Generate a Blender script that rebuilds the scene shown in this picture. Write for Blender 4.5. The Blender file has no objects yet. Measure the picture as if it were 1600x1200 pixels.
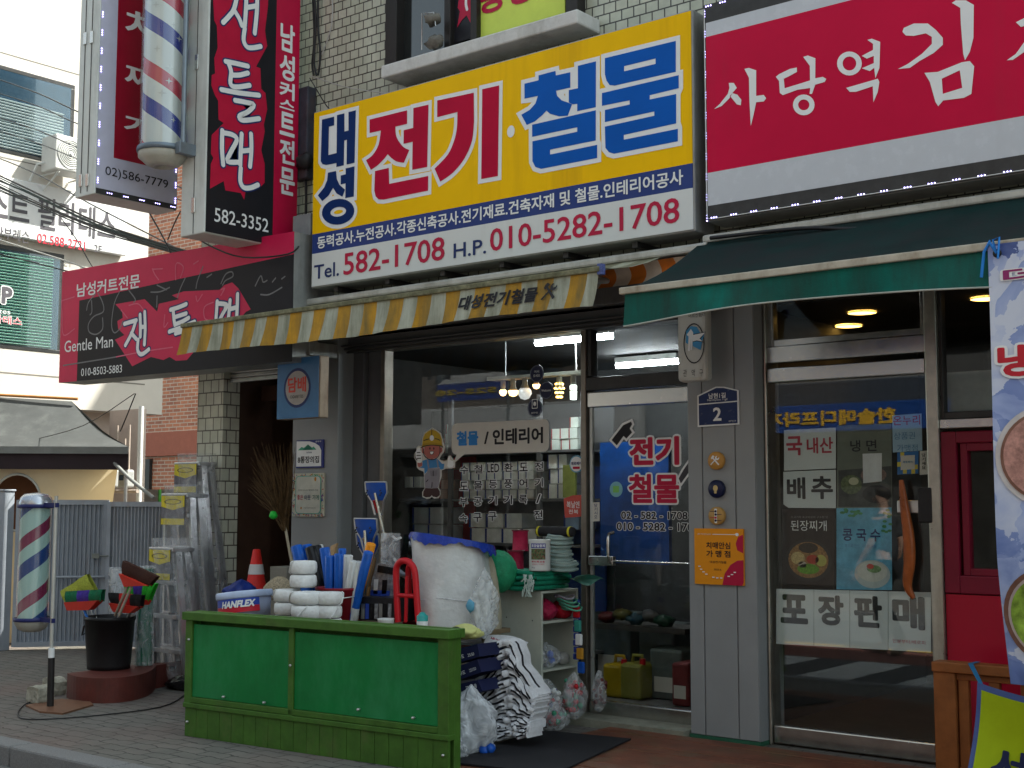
import bpy, bmesh, math, random
from mathutils import Vector, Matrix
random.seed(7)
SC = bpy.context.scene
COL = SC.collection
R = math.radians
# ---------------------------------------------------------------- camera
CAMP = Vector((4.4047, -7.2042, 1.45)); YAW, PITCH, ROLL, FOC = R(38.9876), R(5.2614), R(0.0632), 2050.0
_fw = Vector((-math.sin(YAW)*math.cos(PITCH), math.cos(YAW)*math.cos(PITCH), math.sin(PITCH)))
_r0 = Vector((math.cos(YAW), math.sin(YAW), 0)); _u0 = _r0.cross(_fw)
_rt = _r0*math.cos(ROLL)+_u0*math.sin(ROLL); _up = -_r0*math.sin(ROLL)+_u0*math.cos(ROLL)
cam = bpy.data.cameras.new('camera'); cam.sensor_width = 36; cam.lens = 36*FOC/1600; cam.clip_end = 400; cam.clip_start = .05
camo = bpy.data.objects.new('camera', cam); COL.objects.link(camo)
camo.matrix_world = Matrix(((_rt.x,_up.x,-_fw.x,CAMP.x),(_rt.y,_up.y,-_fw.y,CAMP.y),(_rt.z,_up.z,-_fw.z,CAMP.z),(0,0,0,1)))
SC.camera = camo
# ---------------------------------------------------------------- sky, sun, exposure
SUN_EL, SUN_AZ = R(52), R(40)           # azimuth from +y towards +x: behind the building, to the right
w = bpy.data.worlds.new('World'); SC.world = w; w.use_nodes = True
nt = w.node_tree; bg = nt.nodes['Background']; sky = nt.nodes.new('ShaderNodeTexSky')
sky.sky_type = 'NISHITA'; sky.sun_disc = False; sky.sun_elevation = SUN_EL; sky.sun_rotation = SUN_AZ; sky.air_density = 1.0; sky.dust_density = 2.5
hs_ = nt.nodes.new('ShaderNodeHueSaturation'); hs_.inputs['Saturation'].default_value = .45; nt.links.new(sky.outputs[0], hs_.inputs['Color']); tn_ = nt.nodes.new('ShaderNodeMix'); tn_.data_type = 'RGBA'; tn_.blend_type = 'MULTIPLY'; tn_.inputs['Factor'].default_value = 1; tn_.inputs['B'].default_value = (.93,1.02,.97,1); nt.links.new(hs_.outputs[0], tn_.inputs['A']); nt.links.new(tn_.outputs['Result'], bg.inputs[0]); bg.inputs[1].default_value = .15
sl = bpy.data.lights.new('sun', 'SUN'); sl.energy = 4.6; sl.angle = R(.5); sl.color = (1, .965, .87)
so = bpy.data.objects.new('sun', sl); COL.objects.link(so)
_sd = Vector((math.sin(SUN_AZ)*math.cos(SUN_EL), math.cos(SUN_AZ)*math.cos(SUN_EL), math.sin(SUN_EL)))
so.rotation_euler = _sd.to_track_quat('Z', 'Y').to_euler(); so.location = (0, 0, 20)
SC.view_settings.view_transform = 'Standard'; SC.view_settings.look = 'None'; SC.view_settings.gamma = 1
SC.view_settings.exposure = 1.38
SC.render.engine = 'CYCLES'
SC.cycles.use_denoising = True; SC.cycles.max_bounces = 8; SC.cycles.transparent_max_bounces = 24; SC.cycles.sample_clamp_indirect = 4
SC.cycles.caustics_reflective = False; SC.cycles.caustics_refractive = False
# ---------------------------------------------------------------- pixel -> world on real planes
def ray(px, py): return _rt*((px-800)/FOC)+_up*((600-py)/FOC)+_fw
def at(px, py, y): d = ray(px, py); return CAMP+d*((y-CAMP.y)/d.y)
def atX(px, py, x): d = ray(px, py); return CAMP+d*((x-CAMP.x)/d.x)
def atZ(px, py, z): d = ray(px, py); return CAMP+d*((z-CAMP.z)/d.z)
def ppm(p): return FOC/((Vector(p)-CAMP).dot(_fw))      # source pixels per metre at p
# ---------------------------------------------------------------- object helpers
ORG = {}
def tag(o, label=None, cat=None, group=None, kind=None):
    if label: o['label'] = label
    if cat: o['category'] = cat
    if group: o['group'] = group
    if kind: o['kind'] = kind
    return o
def thing(name, label, cat, loc, group=None):
    o = bpy.data.objects.new(name, None); COL.objects.link(o); o.location = loc; o.empty_display_size = .1
    ORG[o.name] = Vector(loc); return tag(o, label, cat, group)
def copy_tree(o, parent=None):
    c = o.copy(); COL.objects.link(c); ORG[c.name] = Vector(ORG.get(o.name, (0, 0, 0)))
    if parent is not None:
        c.parent = parent; c.matrix_parent_inverse = o.matrix_parent_inverse.copy()
    for ch in [x for x in o.children]: copy_tree(ch, c)
    return c
def dup(o, loc, rz=None, label=None, scale=None, rot=None):
    c = copy_tree(o); c.location = loc
    if rz is not None: c.rotation_euler = (0, 0, rz)
    if rot is not None: c.rotation_euler = rot
    if scale is not None: c.scale = scale if hasattr(scale, '__len__') else (scale,)*3
    if label: c['label'] = label
    return c
class MB:
    def __init__(s): s.v = []; s.f = []; s.m = []; s.s = []
    def add(s, vs, fs, mi=0, sm=False):
        b = len(s.v); s.v += [Vector(p) for p in vs]
        for f in fs: s.f.append([b+i for i in f]); s.m.append(mi); s.s.append(sm)
        return s
    def obox(s, c, a, b, d, mi=0):      # centre and three half vectors
        c, a, b, d = Vector(c), Vector(a), Vector(b), Vector(d)
        vs = [c+i*a+j*b+k*d for i in (-1, 1) for j in (-1, 1) for k in (-1, 1)]
        return s.add(vs, [(0,1,3,2),(4,6,7,5),(0,4,5,1),(2,3,7,6),(0,2,6,4),(1,5,7,3)], mi)
    def box(s, x0, x1, y0, y1, z0, z1, mi=0):
        return s.obox(((x0+x1)/2,(y0+y1)/2,(z0+z1)/2), ((x1-x0)/2,0,0), (0,(y1-y0)/2,0), (0,0,(z1-z0)/2), mi)
    def bbox(s, x0, x1, y0, y1, z0, z1, bv=.008, mi=0):   # chamfered box
        bm = bmesh.new(); bmesh.ops.create_cube(bm, size=1)
        for v in bm.verts: v.co = Vector((x0+(v.co.x+.5)*(x1-x0), y0+(v.co.y+.5)*(y1-y0), z0+(v.co.z+.5)*(z1-z0)))
        bmesh.ops.bevel(bm, geom=list(bm.edges), offset=bv, segments=2, affect='EDGES', profile=.5)
        bm.verts.ensure_lookup_table()
        s.add([v.co.copy() for v in bm.verts], [[v.index for v in f.verts] for f in bm.faces], mi); bm.free(); return s
    def quad(s, a, b, c, d, mi=0): return s.add([a,b,c,d], [(0,1,2,3)], mi)
    def cyl(s, p0, p1, r0, r1=None, n=16, mi=0, caps=True, sm=True):
        return s.tube([p0, p1], [r0, r0 if r1 is None else r1], n, mi, caps, sm)
    def tube(s, pts, r, n=8, mi=0, caps=True, sm=True):
        pts = [Vector(p) for p in pts]; k = len(pts); rs = r if hasattr(r, '__len__') else [r]*k
        t0 = (pts[1]-pts[0]).normalized(); a = Vector((0,0,1)) if abs(t0.z) < .9 else Vector((1,0,0))
        u = t0.cross(a).normalized(); vs = []
        for i, p in enumerate(pts):
            t = (pts[min(i+1,k-1)]-pts[max(i-1,0)]).normalized()
            u = (u-t*u.dot(t)).normalized(); q = t.cross(u)
            vs += [p+(u*math.cos(2*math.pi*j/n)+q*math.sin(2*math.pi*j/n))*rs[i] for j in range(n)]
        fs = [(i*n+j, i*n+(j+1)%n, (i+1)*n+(j+1)%n, (i+1)*n+j) for i in range(k-1) for j in range(n)]
        s.add(vs, fs, mi, sm)
        if caps: s.add(vs[:n], [list(range(n))[::-1]], mi); s.add(vs[-n:], [list(range(n))], mi)
        return s
    def lathe(s, c, prof, n=24, mi=0, axis=(0,0,1), sm=True, mis=None):
        c = Vector(c); ax = Vector(axis).normalized(); a = Vector((1,0,0)) if abs(ax.x) < .9 else Vector((0,1,0))
        u = (a-ax*a.dot(ax)).normalized(); q = ax.cross(u); vs = []
        for r, z in prof: vs += [c+ax*z+(u*math.cos(2*math.pi*j/n)+q*math.sin(2*math.pi*j/n))*max(r,1e-4) for j in range(n)]
        b = len(s.v); s.v += vs
        for i in range(len(prof)-1):
            for j in range(n):
                s.f.append([b+i*n+j, b+i*n+(j+1)%n, b+(i+1)*n+(j+1)%n, b+(i+1)*n+j]); s.m.append(mis[i] if mis else mi); s.s.append(sm)
        return s
    def prism(s, poly, d, mi=0):        # polygon (3D, planar) pushed along vector d
        poly = [Vector(p) for p in poly]; n = len(poly); d = Vector(d)
        return s.add(poly+[p+d for p in poly], [list(range(n)), [2*n-1-i for i in range(n)]]+[(i,(i+1)%n,n+(i+1)%n,n+i) for i in range(n)], mi)
    def ball(s, c, r, n=12, mi=0, jit=0):
        c = Vector(c); rx, ry, rz = r if hasattr(r, '__len__') else (r,)*3; m = max(4, n//2); vs = []
        for i in range(m+1):
            th = math.pi*i/m
            for j in range(n):
                k = 1+random.uniform(-jit, jit)
                vs.append(c+Vector((rx*math.sin(th)*math.cos(2*math.pi*j/n)*k, ry*math.sin(th)*math.sin(2*math.pi*j/n)*k, rz*math.cos(th)*k)))
        return s.add(vs, [(i*n+j,(i+1)*n+j,(i+1)*n+(j+1)%n,i*n+(j+1)%n) for i in range(m) for j in range(n)], mi, True)
    def grid(s, fn, nu, nv, mi=0, sm=True):
        vs = [fn(i/nu, j/nv) for i in range(nu+1) for j in range(nv+1)]
        return s.add(vs, [(i*(nv+1)+j, (i+1)*(nv+1)+j, (i+1)*(nv+1)+j+1, i*(nv+1)+j+1) for i in range(nu) for j in range(nv)], mi, sm)
    def build(s, name, mats, parent=None, label=None, cat=None, group=None, kind=None):
        me = bpy.data.meshes.new(name); o = bpy.data.objects.new(name, me); COL.objects.link(o)
        if parent is None:
            if kind in ('structure',): org = Vector((0,0,0))
            else:
                xs = [p.x for p in s.v]; ys = [p.y for p in s.v]; zs = [p.z for p in s.v]
                org = Vector(((min(xs)+max(xs))/2, (min(ys)+max(ys))/2, min(zs)))
            o.location = org
        else:
            org = ORG[parent.name]; o.parent = parent
        ORG[o.name] = Vector(org)
        me.from_pydata([p-org for p in s.v], [], s.f)
        for m in (mats if isinstance(mats, (list, tuple)) else [mats]): me.materials.append(m)
        me.polygons.foreach_set('material_index', s.m); me.polygons.foreach_set('use_smooth', s.s); me.update()
        return tag(o, label, cat, group, kind)
# ---------------------------------------------------------------- flat surfaces, lettering
class Surf:
    def __init__(s, O, U, V): s.O, s.U, s.V = Vector(O), Vector(U).normalized(), Vector(V).normalized(); s.N = s.U.cross(s.V)
    def pt(s, u, v, d=0): return s.O+s.U*u+s.V*v+s.N*d
    def uv(s, px, py):
        r = ray(px, py); t = (s.O-CAMP).dot(s.N)/r.dot(s.N); p = CAMP+r*t-s.O
        return (p.dot(s.U), p.dot(s.V))
def SY(y): return Surf((0,y,0), (1,0,0), (0,0,1))
def SX(x): return Surf((x,0,0), (0,1,0), (0,0,1))
def _mesh2d(cu):
    o = bpy.data.objects.new('tmp', cu); COL.objects.link(o)
    dg = bpy.context.evaluated_depsgraph_get(); dg.update()
    m = bpy.data.meshes.new_from_object(o.evaluated_get(dg))
    vs = [(v.co.x, v.co.y) for v in m.vertices]; fs = [list(p.vertices) for p in m.polygons]
    bpy.data.objects.remove(o); bpy.data.curves.remove(cu); bpy.data.meshes.remove(m)
    return vs, fs
def text2d(body, off=0, spacing=1.0, line=1.0):
    c = bpy.data.curves.new('t', 'FONT'); c.body = body; c.offset = off; c.resolution_u = 3; c.space_character = spacing; c.space_line = line
    return _mesh2d(c)
def area2(l): return sum(l[i-1][0]*l[i][1]-l[i][0]*l[i-1][1] for i in range(len(l)))
def loops2d(outer, holes=(), off=0):
    c = bpy.data.curves.new('l', 'CURVE'); c.dimensions = '2D'; c.fill_mode = 'FRONT'; c.offset = off; c.resolution_u = 1
    for k, l in enumerate(list(outer)+list(holes)):
        hole = k >= len(outer)
        if (area2(l) > 0) != hole: l = l[::-1]      # outlines clockwise, holes counter-clockwise
        sp = c.splines.new('POLY'); sp.points.add(len(l)-1); sp.use_cyclic_u = True
        for p, q in zip(sp.points, l): p.co = (q[0], q[1], 0, 1)
    return _mesh2d(c)
def thicken(vs, fs, w, zz=2e-5):
    """bolder lettering: every outline edge gets a band of half width w with round joints"""
    cnt = {}
    for f in fs:
        for i in range(len(f)): k = (min(f[i-1], f[i]), max(f[i-1], f[i])); cnt[k] = cnt.get(k, 0)+1
    V = [(x, y, 0.0) for x, y in vs]; F = [list(f) for f in fs]; n = 0
    for (a, b), c in cnt.items():
        if c != 1: continue
        (x0, y0), (x1, y1) = vs[a], vs[b]; dx, dy = x1-x0, y1-y0; l = math.hypot(dx, dy)
        if l < 1e-6: continue
        ux, uy = dx/l*w, dy/l*w; n += 1; z = (1+n % 37)*zz; o = len(V); k = .42
        for px, py, s in ((x0, y0, -1), (x1, y1, 1)):
            V += [(px-uy*s, py+ux*s, z), (px+(ux*.72-uy*.72*1)*s, py+(uy*.72+ux*.72)*s, z), (px+ux*s, py+uy*s, z), (px+(ux*.72+uy*.72)*s, py+(uy*.72-ux*.72)*s, z), (px+uy*s, py-ux*s, z)]
        F.append([o+i for i in range(10)])
    return V, F
def bb(vs): return min(v[0] for v in vs), max(v[0] for v in vs), min(v[1] for v in vs), max(v[1] for v in vs)
def letters(mp, body, u0, u1, v0, v1, mat, parent, off=.01, d=.003, rim=None, rimmat=None, spacing=1.0, shear=0, name='lettering', line=1.0):
    """lettering fitted to the rectangle u0..u1 x v0..v1 of a surface; rim = wider copy behind it"""
    f = mp.pt if isinstance(mp, Surf) else mp
    v0_, f0_ = text2d(body, 0, spacing, line); a, b, c, e = bb(v0_); a -= off; b += off; c -= off; e += off
    def go(w, m, d, nm):
        vs, fs = thicken(v0_, f0_, w) if w > .001 else ([(x, y, 0) for x, y in v0_], f0_)
        mb = MB(); mb.add([f(u0+(x-a)/(b-a)*(u1-u0)+shear*((y-c)/(e-c))*(v1-v0), v0+(y-c)/(e-c)*(v1-v0), d+z) for x, y, z in vs], fs); return mb.build(nm, m, parent)
    if rim:
        go(off+rim, rimmat, d-.0017, 'lettering_outline')
    return go(off, mat, d, name)
def letters_px(mp, body, BL, BR, TL, mat, parent, **k):
    a, b, c = mp.uv(*BL), mp.uv(*BR), mp.uv(*TL)
    return letters(mp, body, a[0], b[0], a[1], c[1], mat, parent, **k)
def cyl_map(c, r, a0):                   # u = metres round the drum, v = height; a0 = angle facing the street
    return lambda u, v, d=0: Vector((c[0]+(r+d)*math.sin(a0+u/r), c[1]-(r+d)*math.cos(a0+u/r), c[2]+v))
def shape(mb, mp, loops, holes=(), d=.003, off=0, mi=0):
    vs, fs = loops2d(loops, holes, off); f = mp.pt if isinstance(mp, Surf) else mp
    mb.add([f(x, y, d) for x, y in vs], fs, mi)
def conv(mp, pts, ox, oy, sc): return [mp.uv(ox+x/sc, oy+y/sc) for x, y in pts]
def ell(c, rx, ry, n=24, rot=0):
    return [(c[0]+rx*math.cos(t)*math.cos(rot)-ry*math.sin(t)*math.sin(rot), c[1]+rx*math.cos(t)*math.sin(rot)+ry*math.sin(t)*math.cos(rot)) for t in [2*math.pi*i/n for i in range(n)]]
def stroke2d(pts, r):
    """outline of a brush stroke with round ends"""
    n = len(pts); rs = r if hasattr(r, '__len__') else [r]*n; L = []; Rr = []
    for i in range(n):
        a = pts[max(i-1,0)]; b = pts[min(i+1,n-1)]; dx, dy = b[0]-a[0], b[1]-a[1]; l = math.hypot(dx, dy) or 1
        nx, ny = -dy/l, dx/l; L.append((pts[i][0]+nx*rs[i], pts[i][1]+ny*rs[i])); Rr.append((pts[i][0]-nx*rs[i], pts[i][1]-ny*rs[i]))
    def cap(c, r, frm): 
        a0 = math.atan2(frm[1]-c[1], frm[0]-c[0]); return [(c[0]+r*math.cos(a0-math.pi*k/7), c[1]+r*math.sin(a0-math.pi*k/7)) for k in range(1, 7)]
    return L+cap(pts[-1], rs[-1], L[-1])+Rr[::-1]+cap(pts[0], rs[0], Rr[0])
def strokes(mp, lst, r, mat, parent, d=.004, name='lettering', rim=0, rimmat=None, step=.0003):
    for k, (rr, m, dd, nm) in enumerate(((r+rim, rimmat, d-.002, 'lettering_outline'), (r, mat, d, name))):
        if m is None: continue
        mb = MB()
        for i, st in enumerate(lst):
            # resample for smooth curves
            vs = stroke2d(smooth_line(st), rr)
            mb.add([mp.pt(x, y, dd+i*step*.4) for x, y in vs], [list(range(len(vs)))])
        mb.build(nm, m, parent)
def smooth_line(p, k=4):
    if len(p) < 3: return p
    out = []
    for i in range(len(p)-1):
        p0, p1, p2, p3 = p[max(i-1,0)], p[i], p[i+1], p[min(i+2,len(p)-1)]
        for j in range(k):
            t = j/k; out.append(tuple(.5*(2*p1[a]+(p2[a]-p0[a])*t+(2*p0[a]-5*p1[a]+4*p2[a]-p3[a])*t*t+(3*p1[a]-p0[a]-3*p2[a]+p3[a])*t**3) for a in range(len(p1))))
    return out+[p[-1]]
# ---------------------------------------------------------------- materials
MATS = {}
def lin(c): return tuple(((x/255)/12.92 if x/255 <= .04045 else ((x/255+.055)/1.055)**2.4) for x in c)
def M(name, rgb=None, rough=.55, metal=0, var=.12, vs=9, bump=0, bs=40, dirt=None, streak=0, spec=.25, emit=0, alpha=1, coat=0):
    if name in MATS: return MATS[name]
    m = bpy.data.materials.new(name); m.use_nodes = True; n = m.node_tree.nodes; l = m.node_tree.links
    p = n['Principled BSDF']; p.inputs['Roughness'].default_value = rough; p.inputs['Metallic'].default_value = metal
    p.inputs['Specular IOR Level'].default_value = spec; p.inputs['Coat Weight'].default_value = coat*.25; p.inputs['Coat Roughness'].default_value = .15
    tc = n.new('ShaderNodeTexCoord'); no = n.new('ShaderNodeTexNoise'); no.inputs['Scale'].default_value = vs; no.inputs['Detail'].default_value = 6; no.inputs['Roughness'].default_value = .65
    l.new(tc.outputs['Object'], no.inputs['Vector'])
    mx = n.new('ShaderNodeMix'); mx.data_type = 'RGBA'; c = Vector(rgb)
    mx.inputs['A'].default_value = (*(c*(1-var)), 1); mx.inputs['B'].default_value = (*[min(1, x*(1+var)) for x in c], 1)
    cr = n.new('ShaderNodeMapRange'); cr.inputs['From Min'].default_value = .32; cr.inputs['From Max'].default_value = .68
    l.new(no.outputs['Fac'], cr.inputs['Value']); l.new(cr.outputs[0], mx.inputs['Factor']); out = mx.outputs['Result']
    if dirt:                            # (colour, amount 0..1, scale, vertical stretch)
        dc, da, dsc, st = dirt
        mp = n.new('ShaderNodeMapping'); mp.inputs['Scale'].default_value = (dsc, dsc, dsc/st); l.new(tc.outputs['Object'], mp.inputs['Vector'])
        n2 = n.new('ShaderNodeTexNoise'); n2.inputs['Scale'].default_value = 1; n2.inputs['Detail'].default_value = 8; n2.inputs['Roughness'].default_value = .7; l.new(mp.outputs[0], n2.inputs['Vector'])
        r2 = n.new('ShaderNodeMapRange'); r2.inputs['From Min'].default_value = .62-.3*da; r2.inputs['From Max'].default_value = .78-.1*da; l.new(n2.outputs['Fac'], r2.inputs['Value'])
        mul = n.new('ShaderNodeMath'); mul.operation = 'MULTIPLY'; mul.inputs[1].default_value = min(1, .45+.5*da); l.new(r2.outputs[0], mul.inputs[0])
        m2 = n.new('ShaderNodeMix'); m2.data_type = 'RGBA'; m2.inputs['B'].default_value = (*dc, 1); l.new(out, m2.inputs['A']); l.new(mul.outputs[0], m2.inputs['Factor']); out = m2.outputs['Result']
    l.new(out, p.inputs['Base Color'])
    rr = n.new('ShaderNodeMapRange'); rr.inputs['To Min'].default_value = max(.02, rough-.1); rr.inputs['To Max'].default_value = min(1, rough+.12); l.new(no.outputs['Fac'], rr.inputs['Value']); l.new(rr.outputs[0], p.inputs['Roughness'])
    if bump:
        nb = n.new('ShaderNodeTexNoise'); nb.inputs['Scale'].default_value = bs; nb.inputs['Detail'].default_value = 5; l.new(tc.outputs['Object'], nb.inputs['Vector'])
        b = n.new('ShaderNodeBump'); b.inputs['Strength'].default_value = bump; b.inputs['Distance'].default_value = .01; l.new(nb.outputs['Fac'], b.inputs['Height']); l.new(b.outputs[0], p.inputs['Normal'])
    if emit: p.inputs['Emission Strength'].default_value = emit; p.inputs['Emission Color'].default_value = (*rgb, 1)
    MATS[name] = m; return m
def glass(name, tint=(.86,.9,.88), mul=1.0, base=.045):
    m = bpy.data.materials.new(name); m.use_nodes = True; n = m.node_tree.nodes; l = m.node_tree.links; n.remove(n['Principled BSDF'])
    lw = n.new('ShaderNodeLayerWeight'); lw.inputs['Blend'].default_value = .5
    pw = n.new('ShaderNodeMath'); pw.operation = 'POWER'; pw.inputs[1].default_value = 5; l.new(lw.outputs['Facing'], pw.inputs[0])
    ma = n.new('ShaderNodeMath'); ma.operation = 'MULTIPLY_ADD'; ma.inputs[1].default_value = .9; ma.inputs[2].default_value = base*mul; ma.use_clamp = True; l.new(pw.outputs[0], ma.inputs[0])
    t = n.new('ShaderNodeBsdfTransparent'); t.inputs[0].default_value = (*tint, 1); g = n.new('ShaderNodeBsdfGlossy'); g.inputs['Roughness'].default_value = .01; g.inputs[0].default_value = (.95,.97,1,1)
    mx = n.new('ShaderNodeMixShader'); l.new(ma.outputs[0], mx.inputs[0]); l.new(t.outputs[0], mx.inputs[1]); l.new(g.outputs[0], mx.inputs[2]); l.new(mx.outputs[0], n['Material Output'].inputs[0])
    MATS[name] = m; return m
def film(name, col=(.8,.82,.84), dens=.35, rough=.12, bs=7):
    """creased clear plastic"""
    m = bpy.data.materials.new(name); m.use_nodes = True; n = m.node_tree.nodes; l = m.node_tree.links; p = n['Principled BSDF']
    p.inputs['Base Color'].default_value = (*col, 1); p.inputs['Roughness'].default_value = rough
    tc = n.new('ShaderNodeTexCoord'); nb = n.new('ShaderNodeTexNoise'); nb.inputs['Scale'].default_value = bs; nb.inputs['Detail'].default_value = 2.5; nb.inputs['Distortion'].default_value = 2.2; l.new(tc.outputs['Object'], nb.inputs['Vector'])
    b = n.new('ShaderNodeBump'); b.inputs['Strength'].default_value = .9; b.inputs['Distance'].default_value = .03; l.new(nb.outputs['Fac'], b.inputs['Height']); l.new(b.outputs[0], p.inputs['Normal'])
    r = n.new('ShaderNodeMapRange'); r.inputs['From Min'].default_value = .35; r.inputs['From Max'].default_value = .7; r.inputs['To Min'].default_value = dens*.5; r.inputs['To Max'].default_value = min(1, dens*1.6); l.new(nb.outputs['Fac'], r.inputs['Value'])
    t = n.new('ShaderNodeBsdfTransparent'); mx = n.new('ShaderNodeMixShader'); l.new(r.outputs[0], mx.inputs[0]); l.new(t.outputs[0], mx.inputs[1]); l.new(p.outputs[0], mx.inputs[2]); l.new(mx.outputs[0], n['Material Output'].inputs[0])
    MATS[name] = m; return m
def brickmat(name, c1, c2, mortar, bw, rh, ms, rough=.6, bump=.4, plane='wall', offset=.5, dirt=None, squash=0, dist=0, bias=0):
    m = bpy.data.materials.new(name); m.use_nodes = True; n = m.node_tree.nodes; l = m.node_tree.links; p = n['Principled BSDF']; p.inputs['Roughness'].default_value = rough
    tc = n.new('ShaderNodeTexCoord'); sp = n.new('ShaderNodeSeparateXYZ'); l.new(tc.outputs['Object'], sp.inputs[0]); cb = n.new('ShaderNodeCombineXYZ')
    if plane == 'wall':
        ad = n.new('ShaderNodeMath'); l.new(sp.outputs[0], ad.inputs[0]); l.new(sp.outputs[1], ad.inputs[1]); l.new(ad.outputs[0], cb.inputs[0]); l.new(sp.outputs[2], cb.inputs[1])
    else:
        l.new(sp.outputs[0], cb.inputs[0]); l.new(sp.outputs[1], cb.inputs[1])
    vec = cb.outputs[0]
    if dist:
        nz = n.new('ShaderNodeTexNoise'); nz.inputs['Scale'].default_value = 9; l.new(vec, nz.inputs['Vector'])
        va = n.new('ShaderNodeVectorMath'); va.operation = 'MULTIPLY_ADD'; va.inputs[1].default_value = (dist,dist,0); l.new(nz.outputs['Color'], va.inputs[0]); l.new(vec, va.inputs[2]); vec = va.outputs[0]
    b = n.new('ShaderNodeTexBrick'); l.new(vec, b.inputs['Vector']); b.offset = offset; b.inputs['Scale'].default_value = 1; b.inputs['Brick Width'].default_value = bw; b.inputs['Row Height'].default_value = rh; b.inputs['Mortar Size'].default_value = ms
    b.inputs['Mortar Smooth'].default_value = .25; b.inputs['Bias'].default_value = bias
    b.inputs['Color1'].default_value = (*c1,1); b.inputs['Color2'].default_value = (*c2,1); b.inputs['Mortar'].default_value = (*mortar,1)
    no = n.new('ShaderNodeTexNoise'); no.inputs['Scale'].default_value = 6; no.inputs['Detail'].default_value = 8; no.inputs['Roughness'].default_value = .7; l.new(tc.outputs['Object'], no.inputs['Vector'])
    hs = n.new('ShaderNodeHueSaturation'); mr = n.new('ShaderNodeMapRange'); mr.inputs['To Min'].default_value = .6; mr.inputs['To Max'].default_value = 1.35; l.new(no.outputs['Fac'], mr.inputs['Value']); l.new(mr.outputs[0], hs.inputs['Value']); l.new(b.outputs['Color'], hs.inputs['Color'])
    out = hs.outputs[0]
    if dirt:
        dc, da, dsc, st = dirt
        mp = n.new('ShaderNodeMapping'); mp.inputs['Scale'].default_value = (dsc,dsc,dsc/st); l.new(tc.outputs['Object'], mp.inputs['Vector'])
        n2 = n.new('ShaderNodeTexNoise'); n2.inputs['Scale'].default_value = 1; n2.inputs['Detail'].default_value = 8; l.new(mp.outputs[0], n2.inputs['Vector'])
        r2 = n.new('ShaderNodeMapRange'); r2.inputs['From Min'].default_value = .45; r2.inputs['From Max'].default_value = .75; r2.inputs['To Max'].default_value = da; l.new(n2.outputs['Fac'], r2.inputs['Value'])
        m2 = n.new('ShaderNodeMix'); m2.data_type = 'RGBA'; m2.inputs['B'].default_value = (*dc,1); l.new(out, m2.inputs['A']); l.new(r2.outputs[0], m2.inputs['Factor']); out = m2.outputs['Result']
    l.new(out, p.inputs['Base Color'])
    bp = n.new('ShaderNodeBump'); bp.inputs['Strength'].default_value = bump; bp.inputs['Distance'].default_value = .006; iv = n.new('ShaderNodeMath'); iv.operation = 'MULTIPLY_ADD'; iv.inputs[1].default_value = -1; l.new(b.outputs['Fac'], iv.inputs[0]); 
    n3 = n.new('ShaderNodeMath'); n3.operation = 'MULTIPLY'; n3.inputs[1].default_value = .35; l.new(no.outputs['Fac'], n3.inputs[0]); l.new(n3.outputs[0], iv.inputs[2])
    l.new(iv.outputs[0], bp.inputs['Height']); l.new(bp.outputs[0], p.inputs['Normal'])
    MATS[name] = m; return m
# ---------------------------------------------------------------- palette
white = M('white_paint', (.72,.74,.72), .5, var=.06, dirt=((.3,.3,.26), .25, 3, 4))
alu = M('aluminium', (.5,.51,.5), .33, .85, var=.08, vs=14)
steel = M('brushed_steel', (.55,.54,.51), .22, .95, var=.1, vs=25)
darkmetal = M('dark_frame', (.05,.05,.05), .4, .3, var=.2)
greypanel = M('grey_panel_paint', (.27,.285,.29), .42, var=.05, vs=3, dirt=((.16,.17,.17), .12, 4, 3))
greydark = M('grey_frame_paint', (.12,.125,.13), .45, var=.1, vs=5)
black = M('black_plastic', (.018,.018,.02), .4, var=.2)
rubber = M('rubber', (.02,.02,.022), .8, var=.25, bump=.2, bs=90)
blue = M('blue_plastic', (.012,.085,.42), .35, var=.12)
red = M('red_plastic', (.5,.012,.02), .35, var=.12)
vivid = M('white_vinyl', (.78,.8,.8), .5, var=.03)
navyv = M('navy_vinyl', (.012,.03,.13), .45, var=.05)
blackv = M('black_vinyl', (.012,.012,.016), .5, var=.05)
redv = M('crimson_vinyl', (.46,.008,.05), .45, var=.08, vs=2)
wood = M('bare_wood', (.42,.27,.13), .6, var=.2, vs=20)
dark = M('dark_interior', (.028,.027,.026), .8, var=.2)
panegl = glass('window_glass', (.95,.97,.96), .42)
clearfilm = film('clear_film', (.75,.78,.8), .3)
milkfilm = film('milky_film', (.68,.71,.74), .75)
# ---------------------------------------------------------------- ground
g = MB(); g.quad((-90,-90,-.12),(90,-90,-.12),(90,-3.0,-.12),(-90,-3.0,-.12))
asph = M('asphalt', (.075,.076,.08), .85, var=.25, vs=30, bump=.35, bs=180, dirt=((.12,.12,.12), .3, 1.2, 1))
g.build('road', asph, kind='structure')
paver = brickmat('interlocking_pavers', (.115,.112,.098), (.14,.13,.115), (.035,.033,.03), .225, .1125, .006, .85, .6, 'floor', .5, dirt=((.165,.095,.08), .5, .9, 1), dist=.075)
g = MB(); g.quad((-60,-2.70,0),(40,-2.70,0),(40,70,0),(-60,70,0)); g.build('sidewalk', paver, kind='structure')
kerbm = M('granite_kerb', (.19,.19,.19), .8, var=.25, vs=120, bump=.3, bs=150, dirt=((.16,.16,.15), .4, 2, 1))
for k in range(26):
    x = -24+k*1.0+.02; g = MB(); bmv = MB(); g.bbox(x, x+.985, -2.86, -2.69, -.3, .008, .015); g.build('kerb', kerbm, kind='structure')
gutter = M('gutter_concrete', (.13,.13,.125), .85, var=.2, vs=40, bump=.3, bs=120)
g = MB(); g.box(-60, 40, -3.16, -2.862, -.3, -.112); g.build('gutter', gutter, kind='structure')
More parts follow.
